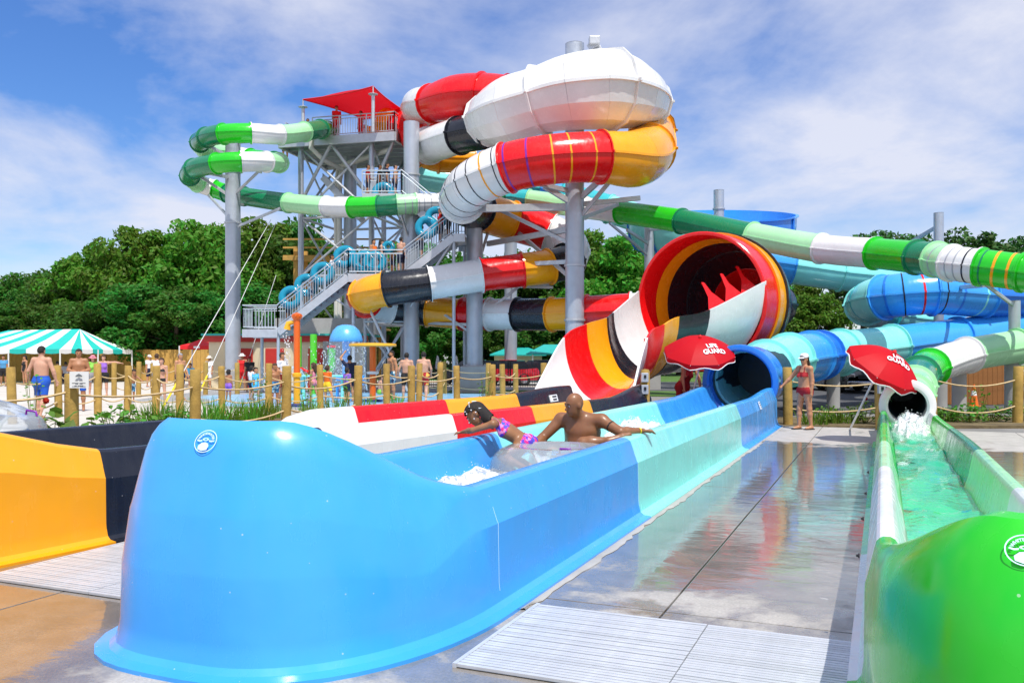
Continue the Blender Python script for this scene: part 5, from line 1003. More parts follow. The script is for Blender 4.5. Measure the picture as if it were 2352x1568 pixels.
def car(label, px, Y, body, heading, truck=False, z=0.):
    p = at(px, Y); rt = thing('pickup_truck' if truck else 'parked_car', label, 'truck' if truck else 'car', (0, 0, 0), 'vehicles in the car park')
    ln, wd = (5.2, 1.95) if truck else (4.5, 1.8)
    sec = [(-ln/2, .55, .80, .9), (-ln/2+.1, .32, .98, 1.), (-ln/2+.9, .30, 1.02 if truck else .92, 1.), (0, .28, 1.04 if truck else .95, 1.), (ln/2-1.2, .30, 1.06 if truck else .92, 1.), (ln/2-.12, .36, .98 if truck else .78, .95), (ln/2, .5, .75, .85)]
    MB().grid([[Vector((x, -wd/2*k_, lo)), Vector((x, -wd/2*k_*1.02, (lo+hi)/2)), Vector((x, -wd/2*k_*.94, hi)), Vector((x, 0, hi+.02)), Vector((x, wd/2*k_*.94, hi)), Vector((x, wd/2*k_*1.02, (lo+hi)/2)), Vector((x, wd/2*k_, lo)), Vector((x, 0, lo-.02)), Vector((x, -wd/2*k_, lo))] for x, lo, hi, k_ in sec]).build('body', body, rt, smooth=50)
    x0_, x1_ = (-.9, 1.0) if truck else (-1.7, .9); hb = 1.0 if truck else .9; ht = 1.75 if truck else 1.42
    MB().grid([[Vector((x, -wd*.44, hb)), Vector((x+s, -wd*.36, ht*.98)), Vector((x+s, 0, ht)), Vector((x+s, wd*.36, ht*.98)), Vector((x, wd*.44, hb))] for x, s in ((x0_, .25), (x0_+.1, .3), ((x0_+x1_)/2, 0), (x1_-.1, -.55), (x1_, -.6))]).build('cab_glass', 'glass_dark', rt, smooth=30)
    MB().box(((x0_+x1_)/2-.1, 0, ht+.01), (1.0, wd*.7, .04)).build('roof', body, rt, bevel=.015)
    for sx in (-ln/2+.85, ln/2-.95):
        for sy in (-1, 1):
            wl = MB().lathe((sx, sy*(wd/2-.08), .34), [(.2, -.09), (.33, -.1), (.36, -.07), (.36, .07), (.33, .1), (.2, .09)], 22, (0, 1, 0)).build('wheel', 'rubber', rt, smooth=40); MB().lathe((sx, sy*(wd/2-.08), .34), [(.0, .07*sy), (.21, .08*sy)], 16, (0, 1, 0)).build('rim', 'chrome', wl)
    for sy in (-1, 1): MB().box((ln/2-.06, sy*wd*.36, .78), (.1, .34, .16)).build('headlight', 'chrome', rt, bevel=.03)
    MB().box((ln/2-.02, 0, .72), (.06, wd*.42, .2)).build('grille', 'black_metal', rt, bevel=.02); MB().box((ln/2+.02, 0, .46), (.12, wd*.9, .16)).build('bumper', 'chrome' if truck else 'black_metal', rt, bevel=.03)
    rt.location = (p.x, p.y, z); rt.rotation_euler = (0, 0, heading); return rt
car('dark pickup truck facing the camera under the aqua tube', 1955, 41, 'car_dark', R(-96), True); car('silver car left of the dark pickup truck', 1897, 43, 'car_silver', R(-70)); car('dark car right of the pickup truck behind the umbrella', 2010, 44, 'car_dark', R(-85)); car('red car behind the black railing', 1147, 49.5, 'car_red', R(180)); car('dark car behind the black railing, left of the red car', 1075, 50, 'car_dark', R(178)); car('silver car at the right behind the storage rack', 2345, 40, 'car_silver', R(-110)); car('dark car behind the white chute lip', 1225, 50, 'car_dark', R(180))
# posts with control boxes beside the two lifeguard stations
for px, Y, lb, b in ((1482, 19.0, 'timber post with grey switch boxes in front of the chute', 0), (2022, 19.2, 'timber post with grey switch boxes under the right lifeguard umbrella', 1)):
    p = at(px, Y); rt = thing('control_post', lb, 'post', p); MB().lathe(p, [(.10, -.05), (.10, 1.28), (.08, 1.33), (0, 1.34)], 12).build('post', 'wood_post', rt, smooth=40)
    for z in (1.16, .90): bx_ = MB().box(p+Vector((-.03, -.13, z)), (.15, .1, .2)).build('switch_box', 'galv', rt, bevel=.01); MB().box(p+Vector((-.03, -.19, z+.02)), (.05, .02, .07)).build('switch', 'black_metal', bx_)
    MB().tube([p+Vector((-.03, -.1, .8)), p+Vector((-.05, -.12, .4)), p+Vector((-.02, -.1, .02))], .015, 6).build('cable', 'black_metal', rt)
# ================================================================ LIFEGUARD UMBRELLAS
def umbrella(label, c, axis, rad, foot, twist, tsz, tpos):
    c = Vector(c); ax = Vector(axis).normalized(); rt = thing('lifeguard_umbrella', label, 'umbrella', foot, 'lifeguard umbrellas')
    a = Vector((1, 0, 0)); x = (a-ax*a.dot(ax)).normalized(); y = ax.cross(x); n = 8; dep = rad*.42
    def pt(r_, an, sc=True):
        k_ = ((an-twist) % (2*math.pi/n))/(2*math.pi/n); sagf = 1-.055*math.sin(math.pi*k_)*(r_)
        return c+(x*math.cos(an)+y*math.sin(an))*rad*r_*sagf+ax*(-dep*(r_**2.0))
    for k in range(n):
        a0_, a1_ = twist+2*math.pi*k/n, twist+2*math.pi*(k+1)/n
        MB().grid([[pt(r_, a0_+(a1_-a0_)*j/4*.9999) for j in range(5)] for r_ in np.linspace(.02, 1, 9)]).build('canopy_panel', 'cloth_sail', rt, smooth=40)
        edge = [pt(1, a0_+(a1_-a0_)*j/6*.9999)-ax*.0 for j in range(7)]; low = [e-ax*(.10+(.03*math.cos(2*math.pi*j/6) if True else 0)) for j, e in enumerate(edge)]
        MB().grid([edge, low]).build('valance', 'cloth_sail', rt, smooth=40); MB().tube(low, .012, 5).build('white_trim', 'cloth_white', rt, smooth=60)
        MB().tube([pt(r_, a0_)-ax*.015 for r_ in (.05, .5, 1)], .010, 5).build('rib', 'galv', rt)
    MB().lathe(c, [(.05, -.03), (.04, .05), (0, .09)], 10, ax).build('finial', 'cloth_red', rt)
    MB().cyl(c-ax*.02, c-ax*(rad*1.05), .02, 8).build('pole', 'plastic_white', rt); MB().cyl(c-ax*(rad*1.05), Vector(foot), .022, 8).build('pole', 'plastic_white', rt)
    # lettering wraps on the cloth
    u_ang, r0, off_ = tpos; rx = x*math.cos(u_ang)+y*math.sin(u_ang); tx = Vector((-rx.y, rx.x, 0)) if False else ax.cross(rx)
    for row, tt in ((0, 'LIFE'), (1, 'GUARD')):
        def bend(co, row=row):
            v2 = rx*(r0*rad+row*tsz*1.12-co.y)+tx*(co.x+off_); rr_ = v2.length/rad; an = math.atan2(v2.dot(y), v2.dot(x)); return pt(rr_, an)+ax*(.02+co.z)
        put_text(tt, tsz*1.2, 'print_white', None, rt, bend=bend, bold=True, depth=.002)
umbrella('red lifeguard umbrella with white lettering in front of the striped funnel', P(1608, 776, 20.6), (-.03, -.42, 1), .85, at(1575, 21.6), .35, .14, (R(-75), .46, .12))
umbrella('red lifeguard umbrella tilted right above the green tunnel mouth', P(2052, 812, 16.2), (.40, -.54, .9), .72, at(1952, 19.2), .2, .12, (R(-100), .16, .08))
# guy lines
for k, (pa, pb, lb) in enumerate(((P(622, 505, 43.2), P(372, 822, 27.0), 'thin guy rope with yellow sleeve from the left column, lower'), (P(634, 512, 43.2), P(455, 820, 36.0), 'thin guy rope with yellow sleeve right of the red tent'), (P(634, 632, 41.5), P(547, 735, 40.2), 'thin short guy rope beside the left column'))):
    rt = thing('guy_rope', lb, 'rope', (pb.x, pb.y, 0)); foot = Vector((pb.x, pb.y, 0)); q2 = foot.lerp(pa, .10)
    MB().cyl(foot, q2, .035, 6).build('yellow_sleeve', 'tag_yellow', rt); MB().cyl(q2, pa, .014, 5).build('rope', 'plastic_white', rt)
# ================================================================ PLANTS
def blades(name, label, c, n, h, spread, seed, mat='grass_blade', group=None):
    r = np.random.default_rng(seed); mb = MB()
    for i in range(n):
        a = r.uniform(0, 6.28); d = spread*math.sqrt(r.uniform(0, 1)); b = Vector((d*math.cos(a), d*math.sin(a), 0)); hh = h*r.uniform(.5, 1.1); ln = Vector((r.normal(0, .22), r.normal(0, .22), 1)).normalized()*hh; bend_ = Vector((math.cos(a), math.sin(a), 0))*hh*r.uniform(.05, .35); wv = Vector((r.normal(), r.normal(), 0)).normalized()*.011
        p1_, p2_, p3_ = b+ln*.4+bend_*.15, b+ln*.75+bend_*.5, b+ln+bend_; mb.add([b-wv, b+wv, p1_+wv, p1_-wv, p2_+wv*.7, p2_-wv*.7, p3_], [(0, 1, 2, 3), (3, 2, 4, 5), (5, 4, 6)])
    rt = thing(name, label, 'plant', c, group); me = mb.mesh('blades', mat); link('blades', me, rt); return rt
def leafy(name, label, c, n, h, spread, seed, mat='leaf_bright', size=.09, flower=None):
    r = np.random.default_rng(seed); rt = thing(name, label, 'plant', c); mb = MB(); st_ = MB()
    for i in range(n):
        a = r.uniform(0, 6.28); d = spread*math.sqrt(r.uniform(.02, 1)); z = h*r.uniform(.15, 1)*(1.1-.4*d/spread); p = Vector((d*math.cos(a), d*math.sin(a), z)); nr = Vector((r.normal(0, .5), r.normal(0, .5), 1)).normalized(); x_ = nr.cross(Vector(r.normal(0, 1, 3))).normalized(); y_ = nr.cross(x_); s = size*r.uniform(.6, 1.3)
        mb.add([p-x_*s, p-x_*s*.3+y_*s*.6, p+x_*s*.5+y_*s*.5, p+x_*s*1.1-nr*s*.3, p+x_*s*.5-y_*s*.5, p-x_*s*.3-y_*s*.6, p+nr*s*.08], [(0, 1, 6), (1, 2, 6), (2, 3, 6), (3, 4, 6), (4, 5, 6), (5, 0, 6)])
        if i % 5 == 0: st_.tube([(p.x*.3, p.y*.3, 0), tuple(p)], .006, 4)
    link('leaves', mb.mesh('leaves', mat), rt); link('stems', st_.mesh('stems', 'leaf_olive'), rt)
    if flower:
        fm = MB()
        for i in range(40): 
            d = Vector(r.normal(0, 1, 3)).normalized(); p = Vector(flower)+d*.03; x_ = d.cross(Vector(r.normal(0, 1, 3))).normalized(); y_ = d.cross(x_); fm.add([p-x_*.03, p+y_*.022, p+x_*.03, p-y_*.022+d*.01], [(0, 1, 2, 3)])
        link('flower', fm.mesh('flower', 'petal_red'), rt)
    return rt
pls = []
leafy('broadleaf_plant', 'broad-leaved plant with a red flower left of the signed post', G(118, 1090), 130, .95, .42, 1, size=.10, flower=(.06, -.25, 1.02))
leafy('broadleaf_plant', 'low broad-leaved plant right of the signed post', G(215, 1060), 90, .6, .45, 2, size=.08)
leafy('broadleaf_plant', 'broad-leaved plant clump midway along the near fence', G(268, 1030), 130, .85, .45, 3, size=.08)
leafy('broadleaf_plant', 'small bushy plant left of the tall grasses', G(320, 1015), 130, .6, .5, 4, size=.06)
leafy('broadleaf_plant', 'bushy plant behind the left edge of the blue cap', G(400, 1010), 120, .65, .5, 14, size=.06)
for i, (px, py, n, h, lb) in enumerate(((345, 1010, 120, .95, 'tall grass clump left of the middle near post'), (375, 1000, 140, 1.05, 'tall grass clump behind the blue cap emblem'), (412, 1000, 130, .95, 'tall grass clump touching the middle near post'), (478, 985, 140, 1.05, 'tall upright grass right of the middle near post'), (520, 980, 120, .8, 'grass clump between two near posts'), (562, 975, 130, .85, 'grass clump left of the white ramp'), (598, 965, 130, .8, 'grass clump behind the white ramp crest'), (640, 958, 100, .7, 'grass clump behind the white ramp and post'), (705, 945, 60, .6, 'thin grass behind the red panel, left'), (770, 938, 60, .6, 'thin grass behind the red panel, right'), (840, 930, 50, .55, 'thin grass behind the orange panel, left'), (905, 925, 50, .5, 'thin grass behind the orange panel, right'), (1870, 975, 90, .45, 'grass clump by the bikini lifeguard'), (1935, 972, 110, .4, 'grass clump left of the umbrella pole'), (2165, 968, 60, .35, 'grass clump right of the green mouth'), (450, 995, 90, .7, 'short grass at the middle near post'))): blades('grass_clump', lb, G(px, py), n, h*.74 if px < 1000 else h, .36, 30+i, group='grass clumps in the beds')
for i, (px, py, h, lb) in enumerate(((1905, 970, .45, 'bushy border plant under the aqua tube'), (1985, 972, .55, 'bushy border plant with dark red leaves by the umbrella pole'), (2185, 968, .4, 'bushy border plant right of the green trough'), (2225, 970, .5, 'bushy border plant in front of the round column'), (2275, 968, .45, 'bushy border plant left of the right-edge post'), (2350, 965, .6, 'bushy border plant at the right edge'))): leafy('border_plant', lb, G(px, py), 160, h, .42, 60+i, size=.05, flower=(.0, -.1, h+.05) if i == 1 else None)
for i, (px, Y, h, lb) in enumerate(((592, 24.5, 1.3, 'thin sapling in front of the blue-towel child'), (708, 24.5, 1.2, 'thin sapling in front of the pink girl'), (808, 25, 1.3, 'thin sapling left of the fifth near post'), (78, 20, 1.4, 'thin sapling left of the blue-shorts man'), (1115, 27, 1.2, 'leafy shrub before the concrete footings'), (2246, 22.5, 1.0, 'thin shrub beside the pale round column'))): leafy('sapling', lb, at(px, Y), 60, h, .28, 80+i, size=.045)
# ================================================================ PEOPLE: one continuous skin grown over posed joints
def surface_nets(F, org, h):
    nx, ny, nz = F.shape; ins = F < 0
    c = [(i, j, k) for i in (0, 1) for j in (0, 1) for k in (0, 1)]
    sl_ = lambda A, o_: A[o_[0]:nx-1+o_[0], o_[1]:ny-1+o_[1], o_[2]:nz-1+o_[2]]
    cnt = sum(sl_(ins, o_).astype(np.int8) for o_ in c); act = (cnt > 0) & (cnt < 8); idx = -np.ones(act.shape, np.int64); ii = np.argwhere(act); idx[act] = np.arange(len(ii))
    f = {o_: F[ii[:, 0]+o_[0], ii[:, 1]+o_[1], ii[:, 2]+o_[2]] for o_ in c}; acc = np.zeros((len(ii), 3)); n = np.zeros(len(ii))
    for a in c:
        for ax in range(3):
            if a[ax]: continue
            b = list(a); b[ax] = 1; b = tuple(b); fa, fb = f[a], f[b]; m = (fa < 0) != (fb < 0); t = np.where(m, fa/np.where(m, fa-fb, 1), 0)
            p = np.tile(np.array(a, float), (len(ii), 1)); p[:, ax] += t; acc += p*m[:, None]; n += m
    v = (ii+acc/n[:, None])*h+org; faces = []
    for ax in range(3):
        b1, b2 = (ax+1) % 3, (ax+2) % 3; A = np.moveaxis(ins, ax, 0); ch = np.argwhere(A[:-1] != A[1:])
        e = np.zeros((len(ch), 3), int); e[:, ax] = ch[:, 0]; rest = [k for k in range(3) if k != ax]; e[:, rest[0]] = ch[:, 1]; e[:, rest[1]] = ch[:, 2]
        ok = (e[:, b1] > 0) & (e[:, b2] > 0) & (e[:, b1] < F.shape[b1]-1) & (e[:, b2] < F.shape[b2]-1); e = e[ok]; s_ = ins[e[:, 0], e[:, 1], e[:, 2]]
        def cell(d1, d2): k = e.copy(); k[:, b1] += d1; k[:, b2] += d2; return idx[k[:, 0], k[:, 1], k[:, 2]]
        q = np.stack([cell(-1, -1), cell(0, -1), cell(0, 0), cell(-1, 0)], 1); q[~s_] = q[~s_][:, ::-1]; faces.append(q)
    return v, np.concatenate(faces)
class Body:
    def __init__(s): s.pr = []
    def cap(s, lab, a, b, ra, rb, k=.025, flat=None): s.pr.append(('c', lab, np.array(a, float), np.array(b, float), ra, rb, k, flat)); return s
    def ell(s, lab, c, rad, M, k=.02): s.pr.append(('e', lab, np.array(c, float), np.array(rad, float), np.array(M, float), 0, k, None)); return s
    def dist(s, p, pts):
        if p[0] == 'c':
            _, lab, a, b, ra, rb, k, flat = p; d = b-a; l2 = max(1e-9, d@d); q_ = pts-a; t = np.clip((q_@d)/l2, 0, 1); w_ = q_-t[:, None]*d
            if flat is not None: dv, fac = flat; comp = w_@np.array(dv); w_ = w_+(comp*(fac-1))[:, None]*np.array(dv)
            return np.linalg.norm(w_, axis=1)-(ra+(rb-ra)*t), t
        _, lab, c, rad, M, _, k, _ = p; q_ = (pts-c)@M.T; u = q_/rad; ln = np.linalg.norm(u, axis=1); return (ln-1)*rad.min(), np.zeros(len(pts))
    def mesh(s, h):
        P_ = []
        for p in s.pr: P_ += [p[2]-np.max(p[3])-.02, p[2]+np.max(p[3])+.02] if p[0] == 'e' else [p[2]-max(p[4], p[5])-.02, p[2]+max(p[4], p[5])+.02, p[3]-max(p[4], p[5])-.02, p[3]+max(p[4], p[5])+.02]
        lo = np.min(P_, 0)-2*h; hi = np.max(P_, 0)+2*h; n = np.ceil((hi-lo)/h).astype(int)+1
        g = np.stack(np.meshgrid(*[lo[i]+h*np.arange(n[i]) for i in range(3)], indexing='ij'), -1).reshape(-1, 3); F = np.full(len(g), 9.)
        for p in s.pr:
            if p[0] == 'c': l2, h2 = np.minimum(p[2], p[3])-max(p[4], p[5])-.12, np.maximum(p[2], p[3])+max(p[4], p[5])+.12
            else: l2, h2 = p[2]-p[3].max()-.12, p[2]+p[3].max()+.12
            m = np.nonzero(np.all((g >= l2) & (g <= h2), axis=1))[0]
            if not len(m): continue
            d, _ = s.dist(p, g[m]); k = p[6]; a = F[m]; hh = np.clip(.5+.5*(a-d)/k, 0, 1); F[m] = a*(1-hh)+d*hh-k*hh*(1-hh)
        v, f = surface_nets(F.reshape(n), lo, h); D = np.full(len(v), 9.); lab = np.array(['' for _ in v], dtype=object); tt = np.zeros(len(v))
        for p in s.pr: d, t = s.dist(p, v); m = d < D; D[m] = d[m]; lab[m] = p[1]; tt[m] = t[m]
        return v, f, lab, tt
def unit(v): v = np.array(v, float); return v/np.linalg.norm(v)
def make_person(label, J, S, skin_, clothes, res=.022, face=True, hands=False, hair='c_hair_dark', hair_style='short', group=None, hat=None, cat='person', build=1.0, loc=None, female=False, bare=False):
    """J: world joints (numpy), S: scale 1 = 1.75 m adult"""
    B = Body(); g = lambda k: np.array(J[k], float); lat = unit(g('shL')-g('shR')); spine = unit(g('neck')-g('pelvis')); fwd = unit(np.cross(spine, lat)) if 'fwd' not in J else unit(J['fwd']); fwdT = unit(np.cross(lat, spine))*-1
    if np.dot(fwdT, fwd) < 0: fwdT = -fwdT
    w = build
    mid = g('pelvis')*.5+g('chest')*.5
    B.cap('torso', g('pelvis'), g('chest'), .150*S*w, (.168 if not female else .148)*S*w, .04*S, (fwdT, 1.42/min(1.15, w)))
    if w > 1.08: B.cap('torso', g('pelvis')+fwdT*.04*S+spine*.06*S, mid+fwdT*.05*S, .13*S*w, .12*S*w, .05*S, (fwdT, 1.1))
    B.cap('torso', g('chest'), g('chest')*.25+g('neck')*.75, .15*S, .085*S, .05*S, (fwdT, 1.5)); B.cap('torso', g('shL'), g('shR'), .062*S*w, .062*S*w, .05*S)
    if female:
        for sd in (1, -1): B.cap('bust', g('chest')+fwdT*.085*S+lat*sd*.07*S-spine*.02*S, g('chest')+fwdT*.095*S+lat*sd*.072*S-spine*.035*S, .058*S, .058*S, .03*S)
    else:
        for sd in (1, -1): B.cap('torso', g('chest')+fwdT*.075*S+lat*sd*.03*S+spine*.02*S, g('chest')+fwdT*.06*S+lat*sd*.11*S+spine*.03*S, .055*S*w, .045*S*w, .04*S)
    B.cap('pelvis', g('hipL')+lat*.0, g('hipR'), .112*S*w, .112*S*w, .05*S, (fwdT, 1.12))
    for sd in ('L', 'R'):
        sg_ = 1 if sd == 'L' else -1
        B.cap('pelvis', g('hip'+sd)-fwdT*.05*S+spine*.0, g('hip'+sd)-fwdT*.055*S-spine*.05*S, .085*S*w, .085*S*w, .04*S)
        B.cap('uarm'+sd, g('sh'+sd), g('el'+sd), .056*S*w, .043*S*w, .03*S); m_ = g('el'+sd)*.7+g('ha'+sd)*.3; B.cap('farm'+sd, g('el'+sd), m_, .042*S*w, .042*S*w, .02*S); B.cap('farm'+sd, m_, g('ha'+sd), .042*S*w, .027*S, .02*S)
        hd = unit(g('ha'+sd)-g('el'+sd)) if ('hd'+sd) not in J else unit(J['hd'+sd]); pal = g('ha'+sd)
        sidev = lat-hd*np.dot(lat, hd); sidev = unit(sidev) if np.linalg.norm(sidev) > .2 else unit(fwdT-hd*np.dot(fwdT, hd))
        if ('hs'+sd) in J: sidev = unit(np.array(J['hs'+sd])-hd*np.dot(J['hs'+sd], hd))
        nv = unit(np.cross(hd, sidev)); 
        if nv[2] > 0: nv = -nv
        B.cap('hand'+sd, pal, pal+hd*.075*S, .026*S, .036*S, .015*S, (nv, 1.7))
        for i, (off, ln) in enumerate(((-.030, .062), (-.010, .074), (.010, .070), (.029, .056))):
            b0 = pal+hd*.075*S+sidev*off*S; b1 = b0+(hd*.8+nv*.12)*ln*.55*S; b2 = b1+(hd*.75+nv*.55)*ln*.5*S; rr = .0095*S if hands else .0115*S
            B.cap('hand'+sd, b0, b1, rr, rr, .006*S); B.cap('hand'+sd, b1, b2, rr, rr*.85, .006*S)
        tb = pal+hd*.025*S-sidev*.03*S*(1); B.cap('hand'+sd, tb, tb+(hd*.6-sidev*.7)*.045*S, .013*S, .011*S, .01*S); B.cap('hand'+sd, tb+(hd*.6-sidev*.7)*.045*S, tb+(hd*1.3-sidev*.8)*.055*S+nv*.01*S, .011*S, .009*S, .006*S)
        B.cap('thigh'+sd, g('hip'+sd), g('kn'+sd), .092*S*w, .058*S*w, .045*S); m_ = g('kn'+sd)*.68+g('an'+sd)*.32; B.cap('shin'+sd, g('kn'+sd), m_, .056*S*w, .056*S*w, .03*S); B.cap('shin'+sd, m_, g('an'+sd), .055*S*w, .036*S, .03*S)
        ft = unit(J['ft'+sd]) if ('ft'+sd) in J else unit([fwd[0], fwd[1], 0]); an = g('an'+sd); dn = np.array([0, 0, -1.]) if ('ft'+sd) not in J else unit(g('an'+sd)-g('kn'+sd))
        B.cap('foot'+sd, an-ft*.035*S+dn*.035*S, an+ft*.10*S+dn*.048*S, .040*S, .034*S, .025*S); B.cap('foot'+sd, an+ft*.10*S+dn*.048*S, an+ft*.165*S+dn*.055*S, .036*S, .024*S, .015*S)
    hc = g('head'); hf = unit(J.get('look', fwd)); hup = unit(J['hup']) if 'hup' in J else unit(hc-g('neck')); hf = unit(hf-hup*np.dot(hf, hup)); hl = np.cross(hup, hf); M = np.stack([hl, hf, hup])
    B.cap('neck', g('neck')-spine*.03*S, hc-hup*.07*S-hf*.015*S, .058*S*w, .052*S*w, .03*S)
    hs_ = max(S, .78+.22*S)
    B.ell('head', hc+hup*.025*hs_-hf*.008*hs_, (.076*hs_, .096*hs_, .100*hs_), M, .02); B.ell('head', hc-hup*.045*hs_+hf*.028*hs_, (.056*hs_, .062*hs_, .072*hs_), M, .03*hs_)
    B.cap('head', hc+hup*.012*hs_+hf*.088*hs_, hc-hup*.022*hs_+hf*.106*hs_, .009*hs_, .015*hs_, .012*hs_)                    # nose
    B.cap('head', hc+hup*.028*hs_+hf*.084*hs_+hl*.03*hs_, hc+hup*.028*hs_+hf*.084*hs_-hl*.03*hs_, .011*hs_, .011*hs_, .012*hs_)  # brow
    B.cap('head', hc-hup*.052*hs_+hf*.086*hs_+hl*.016*hs_, hc-hup*.052*hs_+hf*.086*hs_-hl*.016*hs_, .010*hs_, .010*hs_, .010*hs_)  # lips
    B.ell('head', hc-hup*.088*hs_+hf*.066*hs_, (.026*hs_, .022*hs_, .02*hs_), M, .015)
    for sg_ in (1, -1): B.ell('head', hc+hl*sg_*.078*hs_+hup*.0-hf*.008*hs_, (.012*hs_, .022*hs_, .032*hs_), M, .008)
    if hair_style == 'long':
        B.cap('hair', hc-hf*.05*hs_+hup*.03*hs_, hc-hf*.085*hs_-hup*.20*hs_, .075*hs_, .045*hs_, .02)
    if hair_style == 'tail': B.cap('hair', hc-hf*.09*hs_+hup*.02*hs_, hc-hf*.15*hs_-hup*.16*hs_, .03*hs_, .018*hs_, .01)
    v, f, lab, tt = B.mesh(res)
    base = np.array([v[:, 0].mean(), v[:, 1].mean(), v[:, 2].min()]) if loc is None else np.array(loc, float)
    # vertex normals
    fn = np.cross(v[f[:, 2]]-v[f[:, 0]], v[f[:, 3]]-v[f[:, 1]]); vn = np.zeros_like(v)
    for k in range(4): np.add.at(vn, f[:, k], fn)
    vn /= np.linalg.norm(vn, axis=1)[:, None]+1e-12
    rt = thing('person', label, cat, base, group)
    hrel = (v-hc)@M.T/hs_
    def emit(name, mask, mat, inflate, smooth=True):
        fm = mask[f].sum(1) >= 3; ff = f[fm]
        if not len(ff): return None
        used, inv = np.unique(ff, return_inverse=True); vv = v[used]+vn[used]*inflate-base; ff = inv.reshape(-1, 4)
        me = np_mesh_any(name, vv, ff, mat); 
        o = bpy.data.objects.new(name, me); COL.objects.link(o); o.parent = rt; return o
    isl = lambda *n: np.isin(lab, n)
    hairm = isl('hair')
    bodym = ~hairm
    emit('body', bodym, skin_, 0)
    torso = isl('torso', 'bust', 'neck'); tors_t = np.clip(((v-g('pelvis'))@spine)/np.linalg.norm(g('neck')-g('pelvis')), -1, 2); tz = tors_t
    thigh = isl('thighL', 'thighR'); legs_ = isl('thighL', 'thighR', 'shinL', 'shinR'); pel = isl('pelvis')
    for kind, mat in clothes:
        if kind == 'trunks': m = (pel | ((isl('torso')) & (tz < .20)) | (thigh & (tt < .80))) ; emit('swim_trunks', m & (tz < .22), mat, .014*S)
        elif kind == 'trousers': m = (pel | (isl('torso') & (tz < .18)) | legs_ & ~(isl('shinL', 'shinR') & (tt > .93))); emit('trousers', m, mat, .014*S)
        elif kind == 'brief': m = (pel | (isl('torso') & (tz < .10)) | (thigh & (tt < .10))) & (tz < .13); emit('bikini_bottom', m, mat, .008*S)
        elif kind == 'skirt': m = (pel | (isl('torso') & (tz < .2)) | (thigh & (tt < .55))); emit('skirt', m, mat, .02*S)
        elif kind == 'tee': m = (torso & (tz > .02) & (tz < 1.0)) | pel & (tz > -.05) | (isl('uarmL', 'uarmR') & (tt < .62)); emit('shirt', m & ~(isl('neck') & (tz > .96)), mat, .012*S)
        elif kind == 'tank': m = (torso & (tz > -.02) & (tz < .93)) | pel & (tz > -.05); emit('tank_top', m & (np.abs((v-g('neck'))@lat) < .15*S), mat, .009*S)
        elif kind == 'suit': m = (torso & (tz < .88)) | pel | (thigh & (tt < .12)); emit('swimsuit', m & (np.abs((v-g('neck'))@lat) < .16*S), mat, .007*S)
        elif kind == 'bra': m = torso & (tz > .54) & (tz < .76); m |= torso & (tz >= .74) & (tz < 1.0) & (np.abs(np.abs((v-g('neck'))@lat)-.07*S) < .014*S); emit('bikini_top', m, mat, .007*S)
        elif kind == 'towel': m = torso & (tz > -.2) & (tz < .97) | pel | (thigh & (tt < .75)) | isl('uarmL', 'uarmR'); emit('towel', m, mat, .03*S)
        elif kind == 'band': m = isl('farmL') & (((v-g('elL'))@unit(g('haL')-g('elL')))/np.linalg.norm(g('haL')-g('elL')) > .80) & (((v-g('elL'))@unit(g('haL')-g('elL')))/np.linalg.norm(g('haL')-g('elL')) < .88); emit('wristband', m, mat, .006)
        elif kind == 'armband': m = isl('uarmL') & (tt > .46) & (tt < .53); emit('arm_tattoo', m, mat, .0015)
    if hair_style != 'bald':
        m = isl('head') & ((hrel[:, 2] > .062-.25*np.minimum(0, hrel[:, 1])) & (hrel[:, 2] > .055) | ((hrel[:, 1] < .01) & (hrel[:, 2] > -.045) & (np.abs(hrel[:, 0]) < .078) ) | ((hrel[:, 1] < -.03) & (hrel[:, 2] > -.08)))
        if hair_style == 'beard': emit('beard', isl('head') & (hrel[:, 2] < -.045) & (hrel[:, 1] > .0), hair, .014*hs_)
        emit('hair', m | hairm, hair, (.014 if hair_style in ('short', 'beard') else .022)*hs_)
    if face and res < .03:
        for sg_ in (1, -1):
            e = hc+hl*sg_*.030*hs_+hup*.012*hs_+hf*.0865*hs_; MB().lathe(e-base+np.array(rt.location), [(.0, .007*hs_), (.006*hs_, .0055*hs_), (.010*hs_, .0)], 10, hf).build('eye', 'print_black' if res > .012 else 'pvc', rt, smooth=80)
            if res <= .012: MB().lathe(e+hf*.0058*hs_, [(.0, .003), (.007*hs_, .0005)], 8, hf).build('pupil', 'print_black', rt)
        if res <= .012:
            for sg_ in (1, -1): MB().tube([hc+hl*sg_*x_*hs_+hup*z_*hs_+hf*y_*hs_ for x_, z_, y_ in ((.014, .034, .099), (.030, .040, .094), (.046, .034, .082))], .0045*hs_, 5).build('eyebrow', 'c_hair_dark', rt)
            MB().tube([hc+hl*x_*hs_-hup*(.052+abs(x_)*.1)*hs_+hf*(.0965-abs(x_)*.35)*hs_ for x_ in (-.026, -.012, 0, .012, .026)], .0035*hs_, 5).build('mouth', 'lips', rt)
    if hat:
        mt_, kind = hat; c_ = Vector(hc+hup*.055*hs_-hf*.006*hs_)
        MB().lathe(c_, [(.094*hs_, -.01), (.098*hs_, .02), (.088*hs_, .06), (.05*hs_, .088), (0, .092)], 18, hup).build('cap', mt_, rt, smooth=60)
        if kind == 'cap':
            rows_ = [[Vector(np.array(c_)+hf*(.085+.075*u_*(1-.5*(k_/4.)**2))*hs_+hl*(k_/4.)*.075*hs_+hup*(.0-.02*u_)*hs_) for k_ in range(-4, 5)] for u_ in (0, .5, 1)]; MB().grid(thick(rows_, .006)).build('cap_brim', mt_, rt, smooth=50)
        else: MB().lathe(c_, [(.09*hs_, .0), (.17*hs_, -.03), (.172*hs_, -.025), (.092*hs_, .01)], 20, hup).build('hat_brim', mt_, rt, smooth=60)
